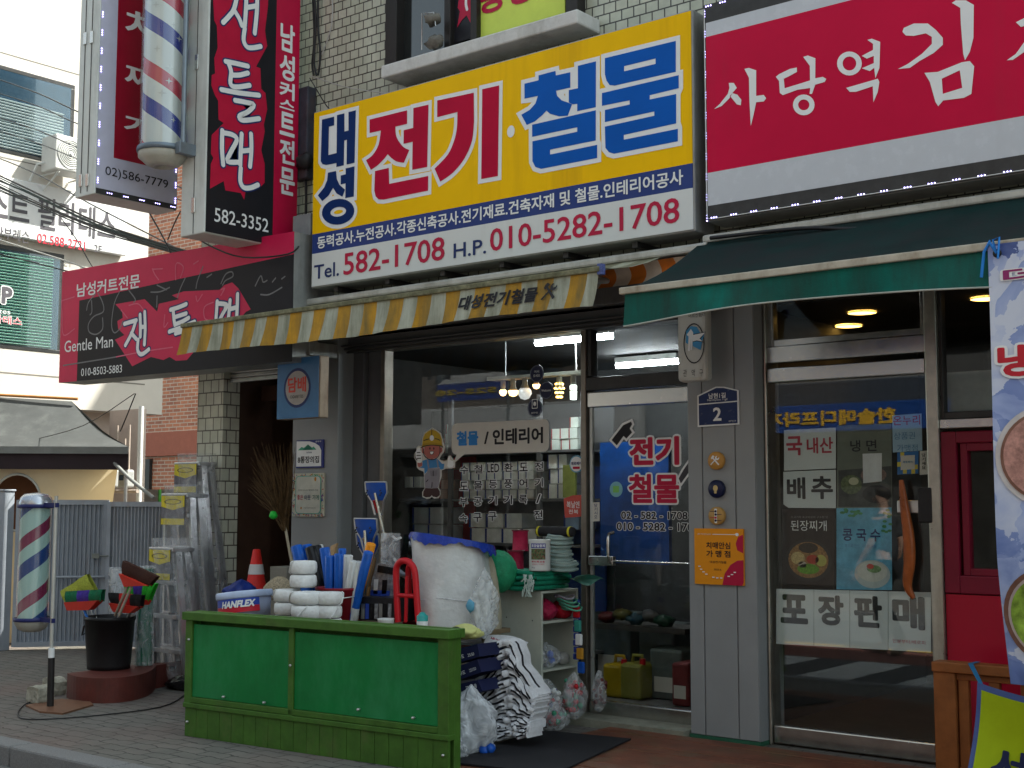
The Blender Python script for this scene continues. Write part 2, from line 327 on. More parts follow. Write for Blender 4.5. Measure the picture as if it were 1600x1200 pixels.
whitepaint = M('road_marking', (.6,.6,.58), .7, var=.15, vs=25, dirt=((.2,.2,.2), .4, 6, 1))
yellowpaint = M('road_marking_yellow', (.6,.36,.03), .7, var=.15, vs=25, dirt=((.2,.18,.1), .3, 6, 1))
redroad = M('red_road_surface', (.2,.075,.06), .85, var=.2, vs=20, bump=.2, bs=150)
mk = MB(); mk.box(-40, 30, -6.45, -6.33, -.119, -.116); mk.build('lane_line', yellowpaint, kind='structure')
mk = MB(); mk.box(-14, 8, -6.25, -5.2, -.119, -.1165); mk.build('red_lane', redroad, kind='structure')
mk = MB()
for i in range(9): mk.box(-7+i*.95, -6.5+i*.95, -5.15, -3.5, -.119, -.116)
mk.build('crosswalk', whitepaint, kind='structure')
# ---------------------------------------------------------------- the shop building
YW = .20                                  # plane of shop windows and doors
XL, XR = -4.98, 7.5
bld = thing('shop_building', 'cream tiled two storey shop building with grey panel pillars and dark shopfronts', 'building', (-1.5, .1, 0))
tile = brickmat('glazed_wall_tiles', (.46,.49,.385), (.54,.56,.455), (.05,.048,.04), .098, .074, .0055, .3, .5, 'wall', .5, dirt=((.24,.21,.14), .5, 1.6, 6))
tileR = brickmat('square_pillar_tiles', (.48,.5,.41), (.56,.57,.48), (.09,.08,.065), .105, .11, .006, .3, .5, 'wall', .38, dirt=((.3,.27,.2), .25, 2, 5))
m = MB(); m.box(XL, XR, 0, 3.3, 2.78, 10); m.build('tiled_wall', tile, bld)
m = MB(); m.box(XL, -4.632, 0, .18, 0, 2.78); m.build('corner_pillar', tileR, bld)
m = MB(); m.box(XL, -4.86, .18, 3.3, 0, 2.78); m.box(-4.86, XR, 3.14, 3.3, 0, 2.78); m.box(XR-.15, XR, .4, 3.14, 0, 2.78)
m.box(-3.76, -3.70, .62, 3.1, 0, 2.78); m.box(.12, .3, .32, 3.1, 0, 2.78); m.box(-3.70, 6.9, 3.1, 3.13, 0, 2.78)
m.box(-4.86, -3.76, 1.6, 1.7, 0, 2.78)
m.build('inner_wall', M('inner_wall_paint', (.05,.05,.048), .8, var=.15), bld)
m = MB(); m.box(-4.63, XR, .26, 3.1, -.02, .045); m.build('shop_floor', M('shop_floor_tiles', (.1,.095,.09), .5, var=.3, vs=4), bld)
# brown stairway door at the left
brown = M('brown_door_paint', (.055,.03,.02), .45, var=.2, vs=6)
d = MB(); d.box(-4.86, -4.66, .18, 1.6, 0, 2.78); d.build('door_side', brown, bld)
d = MB(); d.box(-4.655, -4.2, .9, .95, 0, 2.36); d.build('stair_door', brown, bld)
d = MB(); d.box(-4.63, -3.72, .42, .5, 2.36, 2.50); d.build('door_header', brown, bld)
sh = MB()
for k in range(7): sh.bbox(-4.628, -3.735, .06+.004*k, .10+.004*k, 2.50+k*.04, 2.536+k*.04, .008)
sh.build('roller_shutter', alu, bld)
m = MB(); m.box(-4.63, -3.74, .05, .1, 0, .04); m.build('door_step', gutter, bld)
# pillars (panels with open joints)
pl = MB(); pl.box(-3.73, -3.203, 0, .2, 0, 2.78); pl.build('grey_pillar', greypanel, bld)
px_ = [at(p, 800, 0).x for p in (1075, 1098.5, 1150, 1181.5)]
pl = MB(); pl.box(px_[0], px_[3], .012, .32, .0, 2.78)
for a, b in zip(px_[:-1], px_[1:]): pl.bbox(a+.004, b-.004, 0, .05, .03, 2.78, .004)
pl.build('grey_pillar', greypanel, bld)
pl = MB(); pl.box(px_[0]-.003, px_[3]+.003, -.004, .3, 0, .028); pl.build('pillar_foot', M('green_sill_paint', (.03,.12,.07), .5), bld)
# lintel and shutter housing above the shop front
m = MB(); m.bbox(-3.73, XR-.2, -.06, .34, 2.78, 3.02, .012); m.build('shutter_housing', M('dirty_housing', (.12,.12,.115), .5, .2, dirt=((.05,.04,.03), .5, 4, 3)), bld)
m = MB(); m.box(-3.20, -.02, .1, .3, 2.665, 2.78); m.build('lintel', greydark, bld)
for k in range(3):
    m = MB(); m.bbox(-3.2, .0, .02+.03*k, .05+.03*k, 2.70-.022*k, 2.715-.022*k, .004); m.build('lintel_trim', M('lintel_trim_metal', (.1,.1,.1), .35, .6), bld)
# ------------------------------------------------ shop window
xg0, xg1 = at(604, 700, YW).x, at(912, 700, YW).x
xd0, xd1 = at(921, 700, YW).x, at(1082, 700, YW).x
wz0, wz1 = .30, at(760, 533, YW).z
jam = MB(); jam.bbox(-3.2, -3.2+.12, YW-.04, YW+.1, 0, 2.665, .006); jam.bbox(-3.07, xg0-.05, YW, YW+.1, 0, 2.665, .006); jam.build('window_jamb', greydark, bld)
win = MB(); fr = .03
win.bbox(xg0-.045, xg0, YW-.03, YW+.07, 0, wz1+.05, .005); win.bbox(xg1, xd0-.006, YW-.035, YW+.07, 0, wz1+.05, .005)
win.bbox(xg0, xg1, YW-.025, YW+.06, wz1, wz1+.045, .005); win.bbox(xg0, xg1, YW-.025, YW+.06, wz0-.06, wz0, .005)
winf = win.build('shop_window', M('window_frame_metal', (.22,.2,.17), .35, .7, var=.15), bld)
m = MB(); m.box(xg0, xg1, YW+.015, YW+.021, wz0, wz1); m.build('window_pane', panegl, winf)
m = MB(); m.box(xg0, xg1, YW, YW+.05, 0, wz0-.06); m.build('window_base', greydark, winf)
# transom + door
tz0, tz1 = at(1000, 582, YW).z, at(1000, 508, YW).z
tr = MB(); tr.bbox(xd0, xd1, YW-.03, YW+.06, tz1, tz1+.1, .005); tr.bbox(xd0, xd0+.03, YW-.02, YW+.06, tz0, tz1, .004); tr.bbox(xd0, xd1, YW-.04, YW+.06, at(1000,606,YW).z, at(1000,585,YW).z, .006)
trf = tr.build('transom', darkmetal, bld)
m = MB(); m.box(xd0+.03, xd1, YW+.01, YW+.016, tz0, tz1); m.build('transom_pane', panegl, trf)
do = MB(); dz1 = at(1000, 609, YW).z
zr = at(925, 1092, YW).z; zb = at(925, 1117.5, YW).z
do.bbox(xd0+.008, xd1, YW-.03, YW+.03, zb, zr, .008)
door = do.build('shop_door', steel, bld)
m = MB(); m.bbox(xd0+.008, xd1, YW-.035, YW+.03, at(1000,633,YW).z, dz1, .006); m.build('door_top_rail', steel, door)
m = MB(); m.box(xd0+.03, xd1, YW-.006, YW+.006, zr, at(1000,633,YW).z); m.build('door_pane', panegl, door)
m = MB(); m.box(xd0+.008, xd0+.03, YW-.008, YW+.008, zr, at(1000,633,YW).z); m.build('door_edge_strip', M('pale_edge_strip', (.5,.52,.5), .3, .3), door)
hx = at(952, 850, YW-.07).x; hz0, hz1 = at(950, 880, YW-.07).z, at(950, 832, YW-.07).z
h = MB(); h.tube([(hx,YW-.02,hz0),(hx,YW-.075,hz0+.01),(hx,YW-.085,hz0+.05),(hx,YW-.085,hz1-.05),(hx,YW-.075,hz1-.01),(hx,YW-.02,hz1)], .011, 10); h.build('door_handle', steel, door)
h = MB(); lz = at(940, 876, YW-.04).z; h.bbox(at(922,876,YW-.04).x, at(960,876,YW-.04).x, YW-.06, YW-.02, lz-.032, lz+.032, .005); h.cyl((hx-.12,YW-.063,lz),(hx-.12,YW-.055,lz),.016); h.build('door_lock', steel, door)
h = MB(); h.tube([(hx,YW-.05,lz),(xd1,YW-.05,lz)], .006, 8); h.build('push_bar', steel, door)
# ------------------------------------------------ restaurant front on the right
YD = .14
def zx(px, py, y=YD): p = at(px, py, y); return p.x, p.z
rx0, rx1, rx2, rx3 = at(1199,800,YD).x, at(1455,800,YD).x, at(1475,800,YD).x, 4.4
fr2 = MB(); fr2.bbox(px_[3]+.004, rx0+.02, YD-.03, YD+.1, 0, 2.78, .008); fr2.bbox(rx1+.003, rx2, YD-.05, YD+.1, 0, 2.78, .008)
jamb2 = fr2.build('door_jamb', M('worn_steel_jamb', (.42,.41,.36), .3, .8, var=.15, dirt=((.2,.17,.12), .3, 6, 6)), bld)
z_ = [at(1330, p, YD).z for p in (532, 559, 568, 591)]
t2 = MB(); t2.bbox(rx0+.02, rx1, YD-.02, YD+.07, z_[1], z_[0], .006)
zt = at(1330, 521, YD).z; t2.bbox(rx0+.02, rx0+.06, YD, YD+.06, z_[0], 2.78, .004); t2.bbox(rx1-.035, rx1, YD, YD+.06, z_[0], 2.78, .004); t2.bbox(rx0+.06, rx1-.035, YD, YD+.06, z_[0], zt, .004)
tf = t2.build('transom', steel, bld)
m = MB(); m.box(rx0+.06, rx1-.035, YD+.02, YD+.026, zt, 2.78); m.build('transom_pane', panegl, tf)
zb2, zr2 = at(1330, 1175, YD).z, at(1330, 1146, YD).z
dd = MB(); dd.bbox(rx0+.03, rx1-.004, YD-.02, YD+.04, zb2, zr2, .008)
door2 = dd.build('shop_door', steel, bld)
m = MB(); m.bbox(rx0+.03, rx1-.004, YD-.035, YD+.04, z_[3], z_[2], .006); m.build('door_top_rail', steel, door2)
m = MB(); m.box(rx0+.03, rx1-.004, YD, YD+.012, zr2, z_[3]); m.build('door_pane', glass('door_glass', (.96,.98,.97), .95), door2)
wd = M('varnished_wood', (.33,.085,.02), .3, var=.25, vs=12)
h = MB(); hp = [(1408,750),(1413,790),(1420,840),(1421,880),(1418,915),(1428,935)]
h.tube([at(a, b, YD-.05) for a, b in smooth_line(hp)], [.012+.022*math.sin(math.pi*min(1,i/20)) for i in range(21)], 10); h.build('door_handle', wd, door2)
h = MB(); a = at(1436,762,YD-.03); b = at(1459,817,YD-.03); h.bbox(a.x, b.x, YD-.06, YD+.0, b.z, a.z, .008); h.build('door_lock', black, door2)
h = MB(); a = at(1402,782,YD-.02); b = at(1438,802,YD-.02); h.bbox(a.x, b.x, YD-.03, YD-.012, b.z, a.z, .006); h.build('latch_plate', alu, door2)
# fixed panes and red window to its right
crim = M('crimson_frame_paint', (.20,.008,.028), .35, var=.1, vs=4)
crim2 = M('crimson_panel_paint', (.42,.006,.03), .3, var=.05, vs=2)
za, zb_ = at(1480, 670, YD).z, at(1480, 655, YD).z
m = MB(); m.box(rx2+.02, rx3, YD+.02, YD+.026, zb_, 2.78); m.build('upper_pane', panegl, bld)
m = MB(); m.bbox(rx2, rx2+.02, YD-.01, YD+.06, zb_, 2.78, .004); m.bbox(rx2+.02, rx3, YD-.01, YD+.06, zb_, zb_+.04, .004); m.build('upper_window_frame', darkmetal, bld)
m = MB(); m.bbox(rx2, rx3, YD-.03, YD+.06, za, zb_, .005); m.build('steel_strip', steel, bld)
p0, p1 = at(1478, 674, YD), at(1478, 926, YD)
cw = MB(); cw.bbox(rx2+.002, rx2+.09, YD-.03, YD+.06, p1.z, p0.z-.004, .006); cw.bbox(rx2+.09, rx3, YD-.03, YD+.06, p0.z-.07, p0.z-.004, .006); cw.bbox(rx2+.09, rx3, YD-.03, YD+.06, p1.z, p1.z+.1, .006)
cw.bbox(rx2+.105, rx2+.145, YD-.01, YD+.05, p1.z+.1, p0.z-.07, .004); cw.bbox(rx2+.145, rx3, YD-.01, YD+.05, p0.z-.115, p0.z-.07, .004); cw.bbox(rx2+.145, rx3, YD-.01, YD+.05, p1.z+.1, p1.z+.14, .004)
cwf = cw.build('red_window', crim, bld)
m = MB(); m.box(rx2+.14, rx3, YD+.02, YD+.026, p1.z+.13, p0.z-.11); m.build('window_pane', panegl, cwf)
m = MB(); m.box(rx2+.004, rx3, YD-.02, YD+.04, 0.02, p1.z-.006); m.build('red_panel', crim2, bld)
m = MB(); a = at(1483, 582, YD+.05); b = at(1483, 648, YD+.05); m.box(rx2+.02, rx3, YD+.05, YD+.06, b.z, a.z); m.build('frosted_board', M('frosted_board_grey', (.3,.32,.31), .5), bld)
# ceilings, dim interior
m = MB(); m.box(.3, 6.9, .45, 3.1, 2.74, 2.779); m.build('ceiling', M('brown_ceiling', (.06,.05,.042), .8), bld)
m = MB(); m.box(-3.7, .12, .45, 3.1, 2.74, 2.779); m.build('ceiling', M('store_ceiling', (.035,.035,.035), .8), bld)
# ------------------------------------------------ upper window and sill
sl_ = [at(595,103,-.27), at(902,17,-.27), at(902,38,-.27)]
sx0, sx1 = sl_[0].x, sl_[1].x; sz1, sz0 = at(700,72,-.27).z, at(700,93,-.27).z
sill = MB(); sill.bbox(sx0, sx1, -.27, .0, sz0, sz1, .012); sill.build('window_sill', M('chipped_white_sill', (.6,.6,.58), .6, var=.08, bump=.3, bs=30, dirt=((.25,.24,.2), .45, 4, 3)), bld)
ux0, ux1 = at(603,60,-.09).x, at(885,0,-.09).x
uw = MB(); uw.bbox(ux0, ux0+.12, -.1, .0, sz1, 6.3, .005); uw.bbox(ux0+.12, ux1, -.1, 0, sz1, sz1+.05, .005); uw.bbox(ux1, ux1+.1, -.1, 0, sz1, 6.3, .005)
for p in (700, 741): 
    q = at(p, 20, -.08).x; uw.bbox(q-.03, q+.03, -.09, 0, sz1+.05, 6.3, .004)
uwf = uw.build('upper_window', M('bronze_frame', (.035,.032,.03), .4, .4), bld)
m = MB(); m.box(ux0+.12, ux1, -.012, -.006, sz1+.05, 6.3); m.build('window_pane', M('dark_pane', (.02,.022,.022), .05, spec=.8), uwf)
lx0, lx1 = at(744,20,-.03).x, at(884,0,-.03).x
m = MB(); m.box(lx0, lx1, -.04, -.03, sz1+.08, 6.2); yp = m.build('window_poster', M('lime_poster', (.62,.75,.12), .5, var=.05), uwf)
S_ = SY(-.041); letters_px(S_, '용상', (748,26), (838,11), (752,-26), redv, yp, off=.03)
lx2, lx3 = at(704,20,-.03).x, at(738,20,-.03).x
m = MB(); m.box(lx2, lx3, -.04, -.03, sz1+.12, 6.2); bp = m.build('window_poster', M('black_poster', (.015,.015,.02), .4), uwf)
mm = MB(); shape(mm, S_, [conv(S_, [(930,-40),(985,-40),(985,120),(965,80),(940,105),(915,145),(930,60),(918,40)], 440, 0, 3.333)], d=.003); mm.build('red_brush_mark', redv, bp)
strokes(S_, [conv(S_, [(965,-30),(962,20),(968,50)], 440, 0, 3.333)], .012, vivid, bp, d=.005)
# ------------------------------------------------ conduit and cable clutter on the wall
# ================================================================ SIGNS
ledm = bpy.data.materials.new('led_glow'); ledm.use_nodes = True
_p = ledm.node_tree.nodes['Principled BSDF']; _p.inputs['Emission Color'].default_value = (.42,.36,1,1); _p.inputs['Emission Strength'].default_value = 3.2
boxw = M('sign_box_white', (.6,.63,.6), .45, .1, var=.06, dirt=((.28,.29,.26), .3, 3, 6))
boxg = M('sign_box_grey', (.32,.33,.32), .45, .3, var=.1, dirt=((.12,.11,.1), .4, 5, 4))
dirtyw = ((.5,.5,.46), .12, 5, 8)
facew = M('sign_face_white', (.66,.69,.68), .3, var=.03, vs=2, coat=.3, dirt=dirtyw)
# ---- main yellow sign
YS = -.35; S = SY(YS)
u0, v1 = S.uv(491,177); u1 = S.uv(1079,18)[0]; v0 = S.uv(484.4,448.6)[1]
ys = thing('shop_sign', 'large yellow shop sign with red and blue lettering above the striped awning', 'sign', ((u0+u1)/2, YS+.1, v0))
m = MB(); m.bbox(u0-.012, u1+.012, YS+.006, YS+.24, v0-.012, v1+.012, .01); m.build('sign_box', boxg, ys)
vn0, vn1 = S.uv(488,397)[1], S.uv(488,366.4)[1]
yel = M('yellow_sign_film', (.90,.53,.0015), .4, var=.05, vs=1.2, spec=.08, dirt=((.55,.28,.01), .25, 2, 14))
m = MB(); m.box(u0, u1, YS, YS+.005, vn1, v1); m.build('yellow_panel', yel, ys)
m = MB(); m.box(u0, u1, YS, YS+.005, vn0, vn1); m.build('navy_band', M('navy_sign_film', (.02,.045,.2), .3, var=.05, vs=2, coat=.3), ys)
m = MB(); m.box(u0, u1, YS, YS+.005, v0, vn0); m.build('white_panel', facew, ys)
A = lambda p: conv(S, p, 480, 160, 5); B = lambda p: conv(S, p, 780, 50, 5)
dae = A([(118,135),(213,112),(213,180),(172,190),(168,412),(232,396),(235,100),(293,86),(293,228),(325,220),(325,76),(382,62),(372,472),(310,486),(312,292),(292,298),(288,492),(230,506),(231,474),(150,490),(122,483),(108,460)])
seo = [A([(165,550),(228,536),(234,600),(255,645),(298,682),(277,737),(232,712),(205,668),(170,728),(120,772),(86,727),(135,665),(158,610)]), A([(303,516),(372,500),(366,736),(300,748),(302,633),(264,642),(264,572),(303,562)])]
ei = [A(ell((244,855), 127, 100, 28, -.2))]; eh = [A(ell((245,855), 62, 37, 20, -.2))]
navy2 = M('deep_blue_film', (.006,.028,.13), .4, var=.04, spec=.08); blue2 = M('royal_blue_film', (.004,.10,.46), .4, var=.08, vs=2, spec=.08); red2 = M('red_sign_film', (.47,.005,.04), .4, var=.12, vs=2, spec=.08)
jeon = [A([(490,135),(783,62),(783,168)]+smooth_line([(692,190),(695,250),(715,300),(755,350),(800,372)])+smooth_line([(758,472),(700,462),(655,430),(632,405)])+smooth_line([(605,440),(555,490),(500,528)])+smooth_line([(462,452),(515,410),(560,330),(578,220)])+[(490,240)]),
 A([(832,45),(950,18),(940,505),(823,527),(826,308),(755,325),(757,218),(830,200)]), A([(532,537),(640,512),(643,637),(948,575),(946,690),(600,760),(560,758),(537,735),(527,690)])]
gi = [A([(1018,-14),(1304,-75)]+smooth_line([(1306,150),(1290,300),(1230,440),(1140,550),(1042,620)])+smooth_line([(998,518),(1100,410),(1150,300),(1172,200),(1176,76)])+[(1018,116)]), A([(1370,-102),(1502,-132),(1492,576),(1362,600)])]
cheol = [B([(200,405),(310,378),(310,340),(442,305),(445,340),(558,315),(558,435),(447,460),(455,500),(490,535),(540,552),(572,565),(538,655),(470,660),(400,640),(372,615),(340,650),(280,700),(218,727),(175,647),(240,610),(285,560),(305,500),(200,522)]),
 B([(617,265),(758,230),(757,588),(612,620),(612,562),(578,566),(546,552),(546,455),(617,440)]), B([(260,725),(757,612),(757,848),(400,920),(400,958),(768,882),(768,985),(330,1070),(285,1055),(262,1010),(262,855),(612,780),(612,745),(260,820)])]
mul_ = [B([(828,205),(1382,70),(1382,312),(905,420),(865,415),(840,380),(828,330)]), B([(805,478),(1405,338),(1405,440),(1178,495),(1178,528),(1385,485),(1385,715),(976,805),(976,842),(1398,757),(1398,855),(900,952),(860,940),(832,905),(828,740),(1214,655),(1214,622),(828,705),(828,610),(1022,567),(1022,535),(805,578)])]
mulh = [B([(978,268),(1224,208),(1224,250),(978,308)])]
rimv = .031
RIMS = {0: [A([(118,135),(213,112),(235,100),(293,86),(325,76),(382,62),(372,472),(310,486),(288,492),(230,506),(231,474),(150,490),(122,483),(108,460)])],
 11: [B([(260,725),(757,612),(757,848),(768,882),(768,985),(330,1070),(285,1055),(262,1010)])], 13: [B([(805,478),(1405,338),(1405,440),(1385,485),(1385,715),(1398,757),(1398,855),(900,952),(860,940),(832,905),(828,740),(828,610),(805,578)])],
 9: [B([(200,405),(310,378),(310,340),(442,305),(445,340),(558,315),(558,435),(470,460),(490,535),(540,552),(572,565),(538,655),(470,660),(372,660),(280,700),(218,727),(175,647),(240,610),(285,560),(295,510),(200,522)])]}
for i, (ls, hs, mt) in enumerate(((dae and [dae], [], navy2), (seo[:1], [], navy2), (seo[1:], [], navy2), (ei, eh, navy2), (jeon[:1], [], red2), (jeon[1:2], [], red2), (jeon[2:], [], red2), (gi[:1], [], red2), (gi[1:], [], red2), (cheol[:1], [], blue2), (cheol[1:2], [], blue2), (cheol[2:], [], blue2), (mul_[:1], mulh, blue2), (mul_[1:], [], blue2))):
    m = MB(); shape(m, S, ls, hs, .0035+.0002*(i % 2)); m.build('lettering', mt, ys)
    m = MB(); shape(m, S, RIMS.get(i, ls), [] if ls is ei or hs is mulh else hs, .0012+.0001*i, off=rimv); m.build('lettering_outline', vivid, ys)
m = MB(); shape(m, S, [A(ell((246,856), 36, 15, 20, -.2))], (), .003); m.build('lettering_counter', yel, ys)
m = MB(); shape(m, S, [[(x,y) for x,y in ell(S.uv(798.7,205.5), .034, .042)]], (), .003); m.build('dot', vivid, ys)
letters_px(S, '동력공사.누전공사.각종신축공사.전기재료.건축자재 및 철물.인테리어공사', (496,389.5), (1068,283), (497,370), vivid, ys, off=.022, d=.003)
letters_px(S, 'Tel.', (491,437), (530,430.5), (491,415), navyv, ys, off=.012)
letters_px(S, '582-1708', (537,430.5), (695,409), (538,396), redv, ys, off=.012)
letters_px(S, 'H.P.', (709,404), (760,396), (709,381), navyv, ys, off=.012)
letters_px(S, '010-5282-1708', (766,393.5), (1062,348), (767,358), redv, ys, off=.012)
for k in range(6): m = MB(); m.box(u0+.2+k*.55, u0+.24+k*.55, YS+.05, -.002, v0-.05, v0-.013); m.build('bracket', darkmetal, ys)
# ---- pink-red restaurant sign on the right
S = SY(YS); pu0 = S.uv(1099,100)[0]; pv1, pv0 = S.uv(1098,8)[1], S.uv(1101,347)[1]; pu1 = 3.9
ps = thing('restaurant_sign', 'wide red and pale grey restaurant sign edged with tiny LEDs above the green awning', 'sign', ((pu0+pu1)/2, YS+.1, pv0))
m = MB(); m.bbox(pu0, pu1, YS+.006, YS+.24, pv0, pv1, .008); m.build('sign_box', boxg, ps)
zz = [S.uv(1105,p)[1] for p in (30, 57.5, 270.5, 322)]
zr_ = pv1-.12
m = MB(); m.box(pu0+.02, pu1-.02, YS, YS+.005, zz[1], zr_); m.box(pu0+.02, pu1-.02, YS, YS+.005, zz[3], zz[2]); m.build('pale_panel', M('pale_sign_film', (.55,.585,.63), .25, var=.03, coat=.4, dirt=((.45,.47,.5), .15, 2, 10)), ps)
m = MB(); m.box(pu0+.02, pu1-.02, YS, YS+.005, zz[2], zz[1]); m.build('red_panel', M('rose_sign_film', (.58,.004,.05), .35, var=.1, vs=.8, spec=.12, dirt=((.42,.03,.06), .2, 1.5, 12)), ps)
m = MB(); m.box(pu0+.004, pu1-.004, YS+.001, YS+.006, pv0+.004, zz[3]); m.box(pu0+.004, pu1-.004, YS+.001, YS+.006, zr_, pv1-.004); m.box(pu0+.004,pu0+.02,YS+.001,YS+.006,zz[3],zr_); m.build('dark_edge', darkmetal, ps)
E_ = lambda p: conv(S, p, 1100, 0, 3.2)
brush = [([E_([(125,415),(150,415),(165,440),(132,478),(130,490),(90,530),(52,546),(80,520),(120,470),(128,440)])],[]),
 ([E_([(142,466),(168,474),(188,500),(185,527),(165,522),(134,484)])],[]),
 ([E_([(203,345),(225,340),(262,352),(262,480),(300,475),(312,492),(300,508),(262,512),(250,570),(235,630),(228,500),(226,390)])],[]),
 ([E_([(360,385),(375,372),(430,345),(465,338),(466,360),(420,385),(400,394),(404,442),(470,422),(533,402),(536,440),(470,449),(395,476),(380,465),(376,405)])],[]),
 ([E_([(497,285),(520,278),(558,292),(557,392),(595,385),(612,395),(605,410),(557,424),(541,470),(529,470),(532,440),(530,330)])],[]),
 ([E_(ell((500,525),54,52))],[E_(ell((500,525),28,27))]), ([E_(ell((728,318),62,60))],[E_(ell((728,318),34,35))]),
 ([E_([(818,200),(840,194),(882,210),(878,340),(858,392),(852,340),(830,356),(790,342),(850,316),(850,280),(815,294),(790,280),(846,250),(846,220)])],[]),
 ([E_([(712,440),(850,400),(870,394),(878,410),(870,460),(848,512),(845,432),(760,460),(730,460)])],[]),
 ([E_([(1000,140),(1050,118),(1120,118),(1160,150),(1195,190),(1195,225),(1150,265),(1080,305),(1030,340),(970,346),(1020,320),(1090,270),(1140,220),(1140,185),(1110,167),(1050,180),(1010,178),(993,160)])],[]),
 ([E_([(1240,15),(1260,2),(1310,2),(1350,25),(1348,190),(1330,260),(1306,302),(1297,270),(1285,120),(1282,40)])],[]),
 ([E_([(1103,365),(1170,360),(1290,312),(1330,306),(1352,332),(1338,470),(1300,490),(1197,503),(1172,532),(1158,510),(1130,410)])],[E_([(1190,394),(1280,352),(1292,440),(1195,470)])]),
 ([E_([(1560,112),(1600,92),(1700,60),(1720,90),(1660,170),(1600,262),(1545,300),(1515,302),(1560,270),(1610,200),(1650,120),(1585,135)])],[]), ([E_([(1790,-30),(1850,-30),(1840,330),(1800,380)])],[])]
for i, (a, b) in enumerate(brush):
    m = MB(); shape(m, S, a, b, .0025+.0002*(i % 3)); m.build('lettering', vivid, ps)
def led_row(parent, pts, ax, sc=1):
    first = None
    for p in pts:
        p = Vector(p)
        if first is None:
            b = MB()
            for k in (-1, 0, 1): b.ball(p+ax*k*.017*sc, .0045*sc, 8)
            first = b.build('led_module', ledm, parent); p0 = p
        else:
            c = first.copy(); COL.objects.link(c); c.location = p-p0
N_ = Vector((0,-.006,0))
led_row(ps, [(pu0+.012, YS, pv1-.06-k*.128) for k in range(11)], Vector((0,0,1)))
led_row(ps, [(pu0+.06+k*.135, YS, pv0+.02) for k in range(16)], Vector((1,0,0)))
led_row(ps, [(pu0+.04+k*.1, YS, pv1-.015) for k in range(3)], Vector((1,0,0)))
m = MB(); m.tube([(pu0+.012,YS-.003,pv1-.03),(pu0+.014,YS-.003,pv0+.02),(pu0+.05,YS-.003,pv0+.012),(pu0+2.2,YS-.003,pv0+.014)], .003, 6); m.build('led_wire', white, ps)
# ---- long black and pink barber sign at the corner (mounted slightly askew)
yl, yr = -.58, -.46
gl = at(93,560,yl); gr = at(457.5,470,yr); U = Vector((gr.x-gl.x, yr-yl, 0)); S = Surf((gl.x, yl, 0), U, (0,0,1)); gw = U.length; N = S.N
gb0, gb1 = at(95,606,yl).z, at(88,434,yl).z; gt1 = at(420,360,yr-.01).z
gz0, gz1 = (gb0+at(457,551,yr).z)/2-.01, (gb1+gt1)/2
gs = thing('barber_sign', 'long black and pink barber sign with white brush lettering, overlapped by the striped awning', 'sign', (gl+U*.5).to_tuple()[:2]+(gz0,))
charc = M('charcoal_sign_film', (.016,.016,.02), .4, var=.1, vs=4, spec=.15); pink = M('pink_sign_film', (.56,.014,.075), .35, var=.08, vs=3, coat=.3)
m = MB(); c = gl+U*.5; m.obox((c.x, c.y, (gz0+gz1)/2)-N*.135, S.U*(gw/2), N*.13, Vector((0,0,(gz1-gz0)/2)), 0) if False else m.obox(Vector((c.x,c.y,(gz0+gz1)/2))-N*.14, S.U*(gw/2), N*.135, Vector((0,0,(gz1-gz0)/2))); m.build('sign_box', boxg, gs)
def rect(mb, s, a, b, c_, e, d, mi=0): mb.obox(s.pt((a+b)/2,(c_+e)/2,d-.002), s.U*((b-a)/2), s.V*((e-c_)/2), s.N*.002, mi)
bx = S.uv(121,560)[0]; by = S.uv(122,470)[1]; byr = S.uv(452,398)[1]
m = MB(); m.prism([S.pt(0,gz0), S.pt(bx,gz0), S.pt(bx,by), S.pt(gw,byr), S.pt(gw,gz1), S.pt(0,gz1)], -N*.004); m.build('pink_panel', pink, gs)
m = MB(); m.prism([S.pt(bx,gz0), S.pt(gw,gz0), S.pt(gw,byr), S.pt(bx,by)], -N*.004); m.build('black_panel', charc, gs)
D_ = lambda p: conv(S, p, 80, 370, 4.1026)
m = MB(); shape(m, S, [D_([(412,432),(600,400),(680,480),(690,430),(820,400),(775,375),(850,350),(960,345),(1080,340),(1110,310),(1160,292),(1200,330),(1280,465),(1250,480),(1180,560),(1000,640),(870,790),(800,795),(760,770),(720,790),(640,770),(600,790),(520,830),(410,660),(470,630),(430,590),(425,540),(460,520),(455,480)])], (), .001); m.build('pink_splash', pink, gs)
r_ = 3.4/ppm(gl+U*.4)
strokes(S, [D_(s) for s in ([(472,558),(515,545),(548,535)], [(545,538),(520,615),(478,695)], [(516,618),(535,640),(548,655)], [(572,500),(575,570),(574,640)], [(602,482),(605,590),(600,690)], [(575,580),(600,576)], [(560,660),(556,720),(570,750),(592,750),(628,722)],
  [(768,468),(820,452),(868,432)], [(785,470),(790,530),(796,565)], [(796,515),(868,492)], [(796,562),(840,545),(884,520)], [(760,608),(840,580),(922,545)], [(800,620),(900,590)],
  [(1067,415),(1064,470),(1060,520)], [(1068,428),(1115,432),(1130,445),(1105,490),(1085,530)], [(1150,408),(1145,470),(1138,540)], [(1198,368),(1196,450),(1192,530)], [(1146,465),(1194,452)])], r_, vivid, gs, d=.004, rim=2.2/ppm(gl+U*.4), rimmat=navyv)
greyv = M('grey_sketch_film', (.17,.17,.18), .5); pinkl = M('pale_pink_film', (.62,.12,.2), .5)
